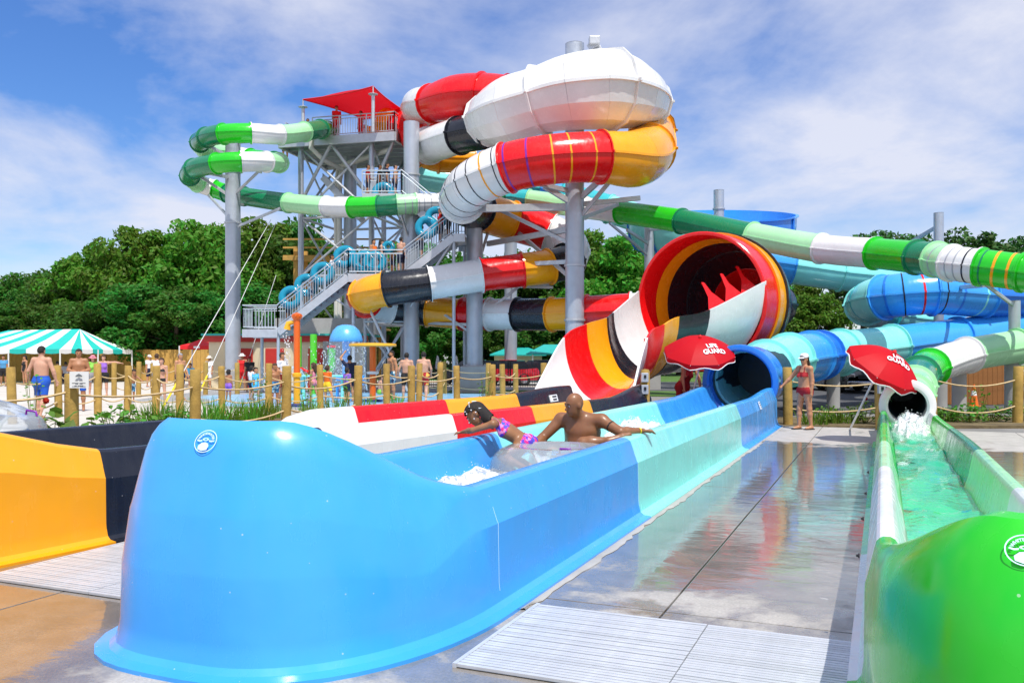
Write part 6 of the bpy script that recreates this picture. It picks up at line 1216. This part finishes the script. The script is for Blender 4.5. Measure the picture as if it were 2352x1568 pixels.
    return rt, hc, hf, hup, hl, hs_
def np_mesh_any(name, v, f, mat):
    me = bpy.data.meshes.new(name); me.vertices.add(len(v)); me.vertices.foreach_set('co', np.asarray(v, np.float32).ravel()); k = f.shape[1]; me.loops.add(f.size); me.loops.foreach_set('vertex_index', f.astype(np.int32).ravel()); me.polygons.add(len(f))
    me.polygons.foreach_set('loop_start', np.arange(0, f.size, k, dtype=np.int32)); me.polygons.foreach_set('use_smooth', np.ones(len(f), bool)); me.update(calc_edges=True); me.materials.append(MATS.get(mat) or SKIN[mat]); return me
def stand(pos, height, heading, armL=((.12, .05, -1), (.05, .15, -1)), armR=((-.12, .05, -1), (-.05, .15, -1)), legL=((.06, .0, -1), (.02, -.05, -1)), legR=((-.06, .0, -1), (-.02, -.05, -1)), lean=(0, 0, 1), look=(0, 1, 0), sit=None, width=1.0):
    """joints of an upright figure; local x = its left, y = the way it faces; heading 0 faces the camera, positive turns to its left"""
    S = height/1.75; a = heading; f2 = np.array([math.sin(a), -math.cos(a), 0]); l2 = np.array([math.cos(a), math.sin(a), 0]); up = np.array([0, 0, 1.])
    W = lambda v_: l2*v_[0]+f2*v_[1]+up*v_[2]; J = {}; sp = unit(lean)
    pel = np.array([0, 0, 0.]); J['pelvis'] = pel; J['chest'] = pel+sp*.34*S; J['neck'] = pel+sp*.54*S; J['head'] = J['neck']+unit(sp+np.array([0, .12, .6]))*.155*S
    for sd, sg_, arm, leg in (('L', 1, armL, legL), ('R', -1, armR, legR)):
        J['sh'+sd] = pel+sp*.49*S+np.array([sg_*.175*S*width, 0, 0]); J['el'+sd] = J['sh'+sd]+unit(arm[0])*.285*S; J['ha'+sd] = J['el'+sd]+unit(arm[1])*.25*S
        J['hip'+sd] = pel+np.array([sg_*.088*S, 0, -.03*S]); J['kn'+sd] = J['hip'+sd]+unit(leg[0])*.42*S; J['an'+sd] = J['kn'+sd]+unit(leg[1])*.40*S
    low = min(J['anL'][2], J['anR'][2])-.085*S; z = -low if sit is None else sit; base = np.array([pos[0], pos[1], (pos[2] if len(pos) > 2 else 0)+z])
    out = {k: W(v_)+base for k, v_ in J.items()}; out['fwd'] = f2; out['look'] = W(look); return out, S
def bystander(label, px, Y, height, turn, skin_, clothes, z=0., res=.026, **kw):
    pk = {k: kw.pop(k) for k in ('armL', 'armR', 'legL', 'legR', 'lean', 'look', 'sit', 'width') if k in kw}
    J, S = stand(((px-CX)*Y/FPX, Y, z), height, R(turn), **pk); return make_person(label, J, S, skin_, clothes, res=res, face=Y < 30, **kw)
# ================================================================ WHO IS THERE
WALK = dict(legL=((.05, .22, -1), (.03, -.05, -1)), legR=((-.05, -.15, -1), (-.02, -.38, -1)))
BENT = lambda s: ((.18*s, -.05, -1), (-.05*s, .75, -.35))
# man riding in the clear tube
def Lw(s, t, z): return np.array(L(s, t, z))
JM = dict(pelvis=Lw(9.05, -3.02, .52), chest=Lw(9.02, -3.0, .79), neck=Lw(8.95, -3.0, .965), head=Lw(8.86, -3.04, 1.085), shL=Lw(8.98, -2.77, .92), shR=Lw(8.98, -3.23, .92), elL=Lw(8.90, -2.54, .81), haL=Lw(9.12, -2.36, .815), hdL=Lw(.35, .75, -.06), elR=Lw(8.84, -3.40, .72), haR=Lw(8.62, -3.40, .66),
          hipL=Lw(9.03, -2.92, .48), hipR=Lw(9.03, -3.12, .48), knL=Lw(8.62, -2.86, .70), anL=Lw(8.66, -2.60, .74), ftL=Lw(.55, .8, .30), knR=Lw(8.63, -3.2, .64), anR=Lw(8.30, -3.1, .50), ftR=Lw(-1, 0, .3), fwd=Lw(-1, .0, 0), look=Lw(-1, -.75, -.5), hup=Lw(-.22, -.05, 1))
rt, hc, hf, hup, hl, hs_ = make_person('bald shirtless man with yellow wristband riding the clear tube in the blue trough', JM, 1.06, 'dark', [('trunks', 'c_navy'), ('band', 'tag_yellow'), ('armband', 'c_hair_dark')], res=.0105, hands=True, hair_style='bald', build=1.14)
# girl bending over the far wall
JGd = dict(pelvis=Lw(8.30, -3.40, .735), chest=Lw(8.21, -3.54, .845), neck=Lw(8.13, -3.69, .965), head=Lw(8.09, -3.845, 1.005), shL=Lw(8.02, -3.62, .925), shR=Lw(8.27, -3.64, .925), elL=Lw(7.95, -3.82, .86), haL=Lw(8.06, -3.98, .83), hdL=Lw(-.35, -.8, -.15), elR=Lw(8.36, -3.82, .88), haR=Lw(8.34, -4.0, .84), hdR=Lw(.1, -1, -.05),
           hipL=Lw(8.22, -3.38, .72), hipR=Lw(8.36, -3.38, .72), knL=Lw(8.00, -3.50, .60), anL=Lw(8.16, -3.28, .46), knR=Lw(8.34, -3.52, .55), anR=Lw(8.42, -3.26, .42), fwd=Lw(0, -1, 0), look=Lw(-.45, -.75, -.6), hup=Lw(-.1, -.68, .72))
rt2, hc2, hf2, hup2, hl2, hs2 = make_person('girl in a pink floral bikini with white hair beads leaning over the trough wall', JGd, .68, 'brown', [('brief', 'c_floral'), ('bra', 'c_floral')], res=.0095, hands=True, hair='c_hair_dark', hair_style='long', female=False, build=1.0)
mb = MB(); rb = np.random.default_rng(4)
for _ in range(60):
    d = unit(rb.normal(0, 1, 3)-hf2*.7+hup2*.6); p = Vector(hc2+hup2*.025*hs2-hf2*.008*hs2+(hl2*np.dot(d, hl2)*.108+hf2*np.dot(d, hf2)*.126+hup2*np.dot(d, hup2)*.130)*hs2); mb.lathe(p, [(0, -.008), (.008, 0), (0, .008)], 6)
tag(mb.build('hair_beads', 'print_white', rt2, smooth=80), kind='stuff')
# lifeguards
o_ = ((1848-CX)*19.3/FPX, 19.3)
J, S = stand((*o_, 0), 1.66, R(-62), armR=((-.55, .35, -.8), (-.35, .55, -.62)), armL=((.12, -.1, -1), (.02, .12, -1)), legL=((.04, -.10, -1), (.02, -.12, -1)), legR=((-.05, .12, -1), (-.02, .02, -1)), look=(.1, 1, -.1))
ww = make_person('lifeguard woman in a red bikini and white cap standing at the deck edge', J, S, 'tan', [('brief', 'c_crimson'), ('bra', 'c_crimson')], res=.0135, hands=True, hair='c_hair_brown', hair_style='tail', female=True, hat=('cloth_white', 'cap'), build=1.06)
rt, hc, hf, hup, hl, hs_ = ww
MB().grid(thick([[Vector(hc+hf*(.100-.02*abs(k))*1.+hl*k*.055+hup*z) for k in (-1.2, -.6, 0, .6, 1.2)] for z in (-.008, .028)], .006)).build('sunglasses', 'print_black', rt, smooth=40)
for sd in ('L', 'R'): a = J['an'+sd]; MB().box((a[0]+J['fwd'][0]*.06, a[1]+J['fwd'][1]*.06, .012), (.10, .26, .022), rz=math.atan2(-J['fwd'][0], J['fwd'][1])).build('sandal', 'rubber', rt, bevel=.008)
J, S = stand((*((1568-CX)*22.0/FPX, 22.0), 0), 1.66, R(20), lean=(.25, .32, 1), armR=((-.15, .12, -1), (.05, .2, -1)), armL=((.25, .35, -1), (-.1, .4, -1)), look=(.2, 1, -.4))
make_person('lifeguard in a red swimsuit bending under the left umbrella', J, S, 'tan', [('suit', 'c_crimson'), ('trunks', 'c_crimson')], res=.02, hair='c_hair_dark', hair_style='tail', female=True)
# people on the plaza and splash pad: (label, x, distance, height, turn, skin, clothes, ...)
bystander('shirtless man in royal blue shorts walking away at far left', 95, 22.6, 1.88, 172, 'pale', [('trunks', 'c_royal')], z=.0, res=.018, armL=((.45, -.15, -1), (.2, .3, -1)), armR=((-.4, .1, -1), (-.1, .3, -1)), legL=((.04, .1, -1), (.0, -.02, -1)), legR=((-.04, -.12, -1), (.06, -.3, -1)), build=1.08, width=1.08)
bystander('shirtless man with dark glasses behind the paper sign, hands at his belly', 181, 26.0, 1.84, 25, 'mid', [('trunks', 'c_royal')], res=.02, armL=((.35, .1, -1), (-.75, .5, -.2)), armR=((-.35, .1, -1), (.75, .5, -.25)), build=1.06)
bystander('woman in a pink sun hat and lime top behind the plaza rope', 213, 36, 1.66, 40, 'pale', [('tee', 'c_lime'), ('trunks', 'c_greyc')], hat=('c_pinkc', 'sun'), hair_style='long', female=True, armR=BENT(-1))
bystander('woman in a purple top and black shorts pointing right', 238, 36, 1.68, 10, 'pale', [('tank', 'c_purplec'), ('trunks', 'c_black')], hair_style='tail', hair='c_hair_brown', female=True, armL=((1, .1, .08), (1, .1, -.15)), build=1.05)
bystander('woman in a black swimsuit standing under the striped tent', 57, 50, 1.68, -30, 'tan', [('suit', 'c_black')], hair_style='long', female=True)
bystander('person in a dark shirt standing under the striped tent', 8, 48, 1.7, 10, 'mid', [('tee', 'c_patt_blue'), ('trunks', 'c_black')])
bystander('dark-dressed person sitting under the striped tent, left one', 132, 52, 1.72, -150, 'mid', [('tee', 'c_black'), ('trousers', 'c_black')], legL=((.1, 1, -.15), (0, 0, -1)), legR=((-.1, 1, -.15), (0, 0, -1)))
bystander('person with a white shirt stripe sitting under the striped tent, right one', 151, 52, 1.66, -150, 'dark', [('tee', 'c_greyc'), ('trousers', 'c_navy')], legL=((.1, 1, -.15), (0, 0, -1)), legR=((-.1, 1, -.15), (0, 0, -1)))
bystander('small boy with patterned trunks crouching by the plaza fence', 303, 31, 1.15, 60, 'mid', [('trunks', 'c_trunks_floral')], lean=(0, .25, 1), armL=((.3, .7, -.6), (.1, .8, -.5)))
bystander('man in a white tee shirt standing behind the black bikini girl', 360, 36, 1.74, 165, 'tan', [('tee', 'c_tee_white'), ('trunks', 'c_greyc')], hair='c_hair_brown')
bystander('girl in a black bikini with sunglasses by the middle fence', 371, 30, 1.56, 5, 'pale', [('brief', 'c_black'), ('bra', 'c_black')], female=True, hair='c_hair_brown', hair_style='tail', build=.92)
bystander('older shirtless man looking right near the red tent', 414, 33, 1.74, 60, 'tan', [('trunks', 'c_navy')], hair='c_greyc', armL=((.2, .1, -1), (.0, .5, -.8)))
bystander('person in a white cap left of the middle fence', 343, 47, 1.7, 60, 'tan', [('tee', 'c_tee_white'), ('trunks', 'c_navy')], hat=('cloth_white', 'cap'))
bystander('person in teal sitting by the red tent', 437, 46, 1.6, 30, 'mid', [('tee', 'c_aquac'), ('trunks', 'c_navy')], legL=((.1, 1, -.15), (0, 0, -1)), legR=((-.1, 1, -.15), (0, 0, -1)))
bystander('woman in white with a straw hat by the red tent pole', 481, 44, 1.66, -20, 'tan', [('tee', 'c_tee_white'), ('trunks', 'c_tee_white')], hat=('pvc', 'sun'), female=True, **WALK)
bystander('lifeguard in a red tank top and white cap by the pump house', 556, 42, 1.76, 0, 'tan', [('tank', 'c_scarlet'), ('trunks', 'c_scarlet')], hat=('cloth_white', 'hat'))
bystander('boy in purple trunks facing the splash pad', 525, 31.5, 1.12, 160, 'mid', [('trunks', 'c_purplec')])
bystander('child wrapped in a blue towel at the pad edge', 587, 32, 1.2, 70, 'tan', [('towel', 'c_aquac')], **WALK)
bystander('child in white beside the blue-towel child', 578, 32.6, 1.25, 150, 'tan', [('tee', 'c_tee_white'), ('trunks', 'c_navy')], armL=BENT(1))
bystander('person with a red and black cap behind the towel child', 573, 40, 1.62, 20, 'mid', [('tee', 'c_black'), ('trunks', 'c_crimson')], hat=('c_crimson', 'cap'))
bystander('man in a white tee shirt facing right by the orange spray post', 648, 29.5, 1.76, 70, 'tan', [('tee', 'c_tee_white'), ('trunks', 'c_crimson')], armL=BENT(1), armR=BENT(-1), hair='c_hair_brown')
bystander('boy in blue patterned trunks left of the orange spray post', 631, 28.2, 1.38, 45, 'mid', [('trunks', 'c_trunks_floral')], hair='c_hair_brown')
bystander('girl in a pink swimsuit walking left on the splash pad', 720, 31, 1.38, -110, 'tan', [('suit', 'c_pinkc')], hair_style='long', hair='c_hair_brown', female=True, build=.92, **WALK)
rt = bystander('boy in an orange shirt and yellow trunks kicking a red boot', 752, 29.5, 1.3, 150, 'tan', [('trunks', 'c_yellowc'), ('tee', 'c_orange')], hair='c_hair_brown', legR=((-.5, -.15, -1), (-.35, .0, -1)), legL=((.05, 0, -1), (0, 0, -1)))
bystander('person in navy raising an arm by the mushroom fountain', 803, 31.5, 1.66, -160, 'tan', [('tee', 'c_navy'), ('trunks', 'c_navy')], armL=((.5, .2, .7), (-.6, .1, .8)))
bystander('child in a dark shirt beside the navy-dressed person', 797, 30.6, 1.2, 150, 'tan', [('tee', 'c_purplec'), ('trunks', 'c_navy')])
bystander('small child sitting left of the bearded man', 873, 31, 1.15, 120, 'pale', [('trunks', 'c_lime')], legL=((.1, 1, -.2), (0, .1, -1)), legR=((-.1, 1, -.2), (0, .1, -1)), hair='c_hair_brown')
bystander('big bearded shirtless man in plaid trunks on the splash pad', 900, 32.5, 1.84, -55, 'tan', [('trunks', 'c_plaid')], hair_style='beard', build=1.2, width=1.1, armL=((.25, -.2, -1), (.2, .2, -1)))
bystander('slim shirtless man in black shorts seen from behind', 934, 31.8, 1.76, 178, 'pale', [('trunks', 'c_black')], armL=((.35, -.1, -1), (.25, .2, -1)), armR=((-.3, -.1, -1), (-.1, .3, -1)))
bystander('shirtless man in red flowered trunks seen from behind', 973, 31.2, 1.80, 175, 'pale', [('trunks', 'c_redflower')], build=1.04, armL=((.3, .1, -1), (-.1, .5, -.8)), armR=((-.3, .1, -1), (.1, .5, -.8)), **WALK)
# up on the tower and the stairs
zt2 = ZD+.36; 
bystander('platform attendant in a red shirt and cap under the shade canopy', 773, 46.0, 1.74, 20, 'tan', [('tee', 'c_scarlet'), ('trunks', 'c_scarlet')], z=zt2, hat=('c_crimson', 'cap'), res=.03)
bystander('second attendant in red at the right of the platform', 829, 46.8, 1.7, -40, 'mid', [('tee', 'c_scarlet'), ('trunks', 'c_scarlet')], z=zt2, res=.03)
bystander('rider waiting at the green slide entry, leftmost head', 655, 47.6, 1.6, 10, 'mid', [('trunks', 'c_navy')], z=zt2-.8, res=.03)
bystander('rider waiting behind the green slide entry', 707, 47.2, 1.7, 10, 'dark', [('trunks', 'c_navy')], z=zt2-.3, res=.03)
Zl = a2[1]
for i, (lb, px, Y, z, sk, cl, turn) in enumerate((('person climbing the lower stair flight, first from the bottom', 662, 39.2, None, 'tan', [('trunks', 'c_navy')], 90), ('person climbing the middle of the lower flight in patterned trunks', 716, 39.2, None, 'pale', [('trunks', 'c_plaid')], 100), ('person near the top of the lower stair flight in a white top', 762, 39.2, None, 'mid', [('tee', 'c_tee_white'), ('trunks', 'c_navy')], 95),
        ('person in orange waiting on the stair landing', 858, 40.0, Zl, 'tan', [('tank', 'c_orange'), ('trunks', 'c_navy')], 60), ('woman with long hair on the stair landing', 876, 39.6, Zl, 'pale', [('suit', 'c_black')], 100), ('dark-haired person at the right of the stair landing', 902, 39.8, Zl, 'dark', [('trunks', 'c_navy')], 80), ('pale shirtless man at the landing beside the open column', 921, 39.2, Zl, 'pale', [('trunks', 'c_navy')], 150),
        ('person in dark clothes on the upper landing, left', 845, 41.6, b5[1], 'mid', [('tee', 'c_crimson'), ('trunks', 'c_navy')], 90), ('person in black on the upper landing, middle', 872, 41.6, b5[1], 'dark', [('tee', 'c_black'), ('trunks', 'c_black')], 90), ('person in navy on the upper landing beside the one in black', 889, 41.6, b5[1], 'mid', [('tee', 'c_navy'), ('trunks', 'c_navy')], 90), ('person on the upper landing near the open column', 908, 41.6, b5[1], 'pale', [('trunks', 'c_navy')], 90),
        ('dark-haired person on the upper stair flight holding the blue tube', 968, 39.0, None, 'tan', [('trunks', 'c_navy')], -90), ('person in a red top high on the upper stair flight', 1012, 39.0, None, 'mid', [('tee', 'c_scarlet'), ('trunks', 'c_navy')], -90), ('tanned person at the top of the upper stair flight', 1030, 39.2, None, 'mid', [('trunks', 'c_black')], -80))):
    if z is None:
        x = (px-CX)*Y/FPX
        z = lerp(a1[1], a2[1], (x-a1[0])/(a2[0]-a1[0])) if px < 820 else lerp(a3[1], a4[1], (x-a3[0])/(a4[0]-a3[0]))
    bystander(lb, px, Y, 1.68 if i % 3 else 1.76, turn, sk, cl, z=z, res=.032, hair_style='long' if 'long hair' in lb else 'short', armL=BENT(1) if i % 2 else ((.12, .05, -1), (.05, .15, -1)))
# ================================================================ INNER TUBES
def ring_tube(label, c, nx, ny, R0=.40, r=.17, mat='vinyl_blue', group='blue tubes carried up the stairs', handle='cloth_white', name='inner_tube'):
    rt = thing(name, label, 'inner tube', c, group); MB().torus(c, R0, r, nx, ny, 32, 14).build('ring', mat, rt, smooth=80)
    nz = Vector(nx).cross(Vector(ny)).normalized()
    for a in (.6, .6+math.pi): d = Vector(nx).normalized()*math.cos(a)+Vector(ny).normalized()*math.sin(a); e = Vector(nx).normalized()*-math.sin(a)+Vector(ny).normalized()*math.cos(a); b = Vector(c)+d*R0+nz*r*.96; MB().tube([b-e*.08, b-e*.07+nz*.05, b+e*.07+nz*.05, b+e*.08], .014, 6).build('handle', handle, rt, smooth=60)
    return rt
for px, py, Y, tl, lb in ((668, 683, 38.9, .25, 'blue tube on the lowest stair steps'), (704, 655, 39.3, -.3, 'blue tube on the lower flight, second from the bottom'), (741, 628, 38.9, .15, 'blue tube on the lower flight, third from the bottom'), (792, 590, 39.4, .35, 'blue tube held high at the lower end of the landing'), (837, 602, 38.9, .0, 'blue tube leaning on the landing guard rail'), (860, 603, 38.9, .1, 'blue tube behind the landing guard rail, right one'), (892, 568, 39.6, -.2, 'small blue tube above the landing beside the open column'), (980, 522, 38.9, .6, 'large blue tube carried up the upper flight'), (1002, 500, 39.2, .6, 'blue tube at the top of the upper flight'), (880, 443, 41.3, .1, 'blue tube on the highest landing')):
    ring_tube(lb, P(px, py, Y), (math.cos(tl), .15, math.sin(tl)), (-math.sin(tl), .25, math.cos(tl)), .38 if px != 892 else .2, .17 if px != 892 else .11)
# clear double tube with purple handles under the riders
ct = thing('clear_double_tube', 'clear two-ring river tube with purple handles in the blue trough', 'inner tube', L(8.35, -3.05, .40)); ux = Vector((*U2, 0)); vx = Vector((*V2, 0))
c1 = L(8.06, -2.95, .50); c2 = L(9.05, -3.05, .46)
MB().torus(c1, .43, .235, ux+Vector((0, 0, .0)), vx, 40, 18).build('front_ring', 'vinyl', ct, smooth=80)
MB().torus(c2, .40, .16, ux, vx, 40, 18).build('rear_ring', 'vinyl', ct, smooth=80)
for s, t, z in ((8.52, -2.92, .70), (7.75, -2.75, .72)):
    b = L(s, t, z); MB().tube([b-vx*.055+Vector((0, 0, -.03)), b-vx*.05+Vector((0, 0, .015)), b+vx*.05+Vector((0, 0, .015)), b+vx*.055+Vector((0, 0, -.03))], .011, 8).build('handle', 'purple', ct, smooth=60); MB().box(b+Vector((0, 0, -.035)), (.17, .05, .012), rz=math.atan2(V2[1], V2[0])).build('handle_patch', 'purple', ct)
# grey clear tube lying in the orange trough at the left edge
gt = thing('clear_tube', 'clear grey tube with a purple handle at the left edge behind the black wall', 'inner tube', L(8.3, -9.0, .5)); cg = P(-30, 985, 10.2); cg.z = .78
MB().torus(cg, .40, .26, (1, .1, -.30), (-.1, 1, .05), 40, 18).build('ring', 'vinyl', gt, smooth=80)
b = P(70, 948, 9.9); MB().tube([b+Vector((-.05, 0, -.02)), b+Vector((-.045, 0, .03)), b+Vector((.06, 0, .015)), b+Vector((.075, 0, -.04))], .013, 8).build('handle', 'purple', gt, smooth=60)
# ================================================================ EMBLEMS AND LABELS ON THE SLIDES
def emblem(root, c, xdir, ydir, rad):
    M_ = basis(c, xdir, ydir); z_ = M_.to_3x3()@Vector((0, 0, 1))
    def loc_(x, y, d=.003): return M_@Vector((x*rad, y*rad*.88, d))
    rr = [[loc_(math.cos(a)*k, math.sin(a)*k) for a in np.linspace(0, 2*math.pi, 49)] for k in (.93, 1.0)]; o = MB().grid(rr).build('emblem_ring', 'logo_white', root)
    rr = [[loc_(.28*math.cos(a)*k-.02, .13*math.sin(a)*k+.16, .004) for a in np.linspace(0, 2*math.pi, 25)] for k in (.55, 1.0)]; MB().grid(rr).build('emblem_tube', 'logo_white', root)
    for sx in (-1, 1): MB().add([loc_(sx*x, y, .004) for x, y in ((.30, .10), (.52, .06), (.78, .12), (.80, .02), (.55, -.06), (.34, -.02))], [(0, 1, 2, 3, 4, 5)]).build('emblem_wave', 'logo_white', root)
    MB().add([loc_(x, y, .004) for x, y in ((-.5, -.72), (-.55, -.42), (-.3, -.16), (0, -.1), (.28, -.18), (.42, -.4), (.34, -.76), (-.1, -.86))], [tuple(range(8))]).build('emblem_wave', 'logo_white', root)
    def bend(co):
        a = R(90)-co.x/(.66*rad); k = .66+co.y/rad; return M_@Vector((math.cos(a)*k*rad, math.sin(a)*k*rad*.88, .004+co.z))
    put_text('WHITEWATER', rad*.27, 'logo_white', None, root, bend=bend, bold=True, depth=.0005)
def on_wall(rows, i, k0, k1, f, out=.004):
    a, b = rows[i][k0], rows[i][k1]; p = a.lerp(b, f); yd = (b-a).normalized(); xd = (rows[i-1][k0]-rows[i+1][k0]).normalized(); n = xd.cross(yd); return p+n*out, xd, yd
def find_i(rows, path, px, side=None):
    best = None
    for i in range(1, len(rows)-1):
        if side and path[i][2] not in side: continue
        p = rows[i][8]; x = CX+p.x/p.y*FPX
        if best is None or abs(x-px) < best[0]: best = (abs(x-px), i)
    return best[1]
i = min((j for j in range(1, len(b_path)-1) if b_path[j][2] == 'C' and b_path[j][3] < R(125)), key=lambda j: abs(CX+b_rows[j][10].x/b_rows[j][10].y*FPX-455)); p_, xd, yd = on_wall(b_rows, i, 10, 12, .45)
if (xd.x < 0): xd = -xd
n_ = xd.cross(yd); n_ = n_ if n_.dot(Vector((0, 0, EYE))-p_) > 0 else -n_; emblem(blue, p_+n_*.009, xd, yd, .072)
ig = min((j for j in range(1, len(g_path)-1) if g_path[j][2] == 'C'), key=lambda j: abs(CX+g_rows[j][10].x/g_rows[j][10].y*FPX-2365)+(200 if g_rows[j][10].y > 3.4 else 0)); p_, xd, yd = on_wall(g_rows, ig, 10, 11, .6)
if xd.x < 0: xd = -xd
n_ = xd.cross(yd); n_ = n_ if n_.dot(Vector((0, 0, EYE))-p_) > 0 else -n_; emblem(green, p_+n_*.006, xd, yd, .055)
def notice(root, rows, i, k0, k1, f, w_, h_, lines, yl=True, flip=1):
    p, xd, yd = on_wall(rows, i, k0, k1, f); 
    n = xd.cross(yd)
    if n.dot(Vector((0, 0, EYE))-p) < 0 : xd = -xd; n = -n
    M_ = basis(p+n*.03, xd, yd); bd = MB().add([M_@Vector((x*w_/2, y*h_/2, z)) for x, y, z in ((-1, -1, 0), (1, -1, 0), (1, 1, 0), (-1, 1, 0), (-1, -1, -.02), (1, -1, -.02), (1, 1, -.02), (-1, 1, -.02))], [(0, 1, 2, 3), (0, 4, 5, 1), (1, 5, 6, 2), (2, 6, 7, 3), (3, 7, 4, 0)]).build('warning_notice', 'print_white', root)
    for j, ws in enumerate(lines):                          # blurred words: dark blocks of the printed lines
        yc = h_*(.5-(j+.5)/len(lines))*.86
        for x_, l_ in ws: MB().add([M_@Vector((x_*w_+sx*l_*w_/2, yc+sy*h_*.26/len(lines), .002)) for sx, sy in ((-1, -1), (1, -1), (1, 1), (-1, 1))], [(0, 1, 2, 3)]).build('printed_word', 'print_black', bd)
    if yl: MB().add([M_@Vector((x, y, .002)) for x, y in ((-w_*.48, h_*.12), (-w_*.38, h_*.12), (-w_*.43, h_*.36))], [(0, 1, 2)]).build('warning_triangle', 'tag_yellow', bd)
def find_s(path, s, side): return min((j for j in range(1, len(path)-1) if path[j][2] == side), key=lambda j: abs(path[j][3]-s))
notice(torn, t_rows, find_s(t_path, 6.1, 'L'), 16, 15, .65, .34, .10, [((-.28, .08), (-.17, .10), (.04, .27), (.30, .16)), ((-.10, .34), (.18, .13), (.33, .11)), ((-.05, .2), (.2, .2))])
notice(blue, b_rows, find_s(b_path, 18.2, 'R'), 7, 8, .35, .14, .16, [((0, .6),), ((0, .62),), ((.05, .5),)], False)
notice(torn, t_rows, find_s(t_path, 17.6, 'L'), 16, 15, .35, .34, .15, [((.1, .55),), ((.1, .5),)])
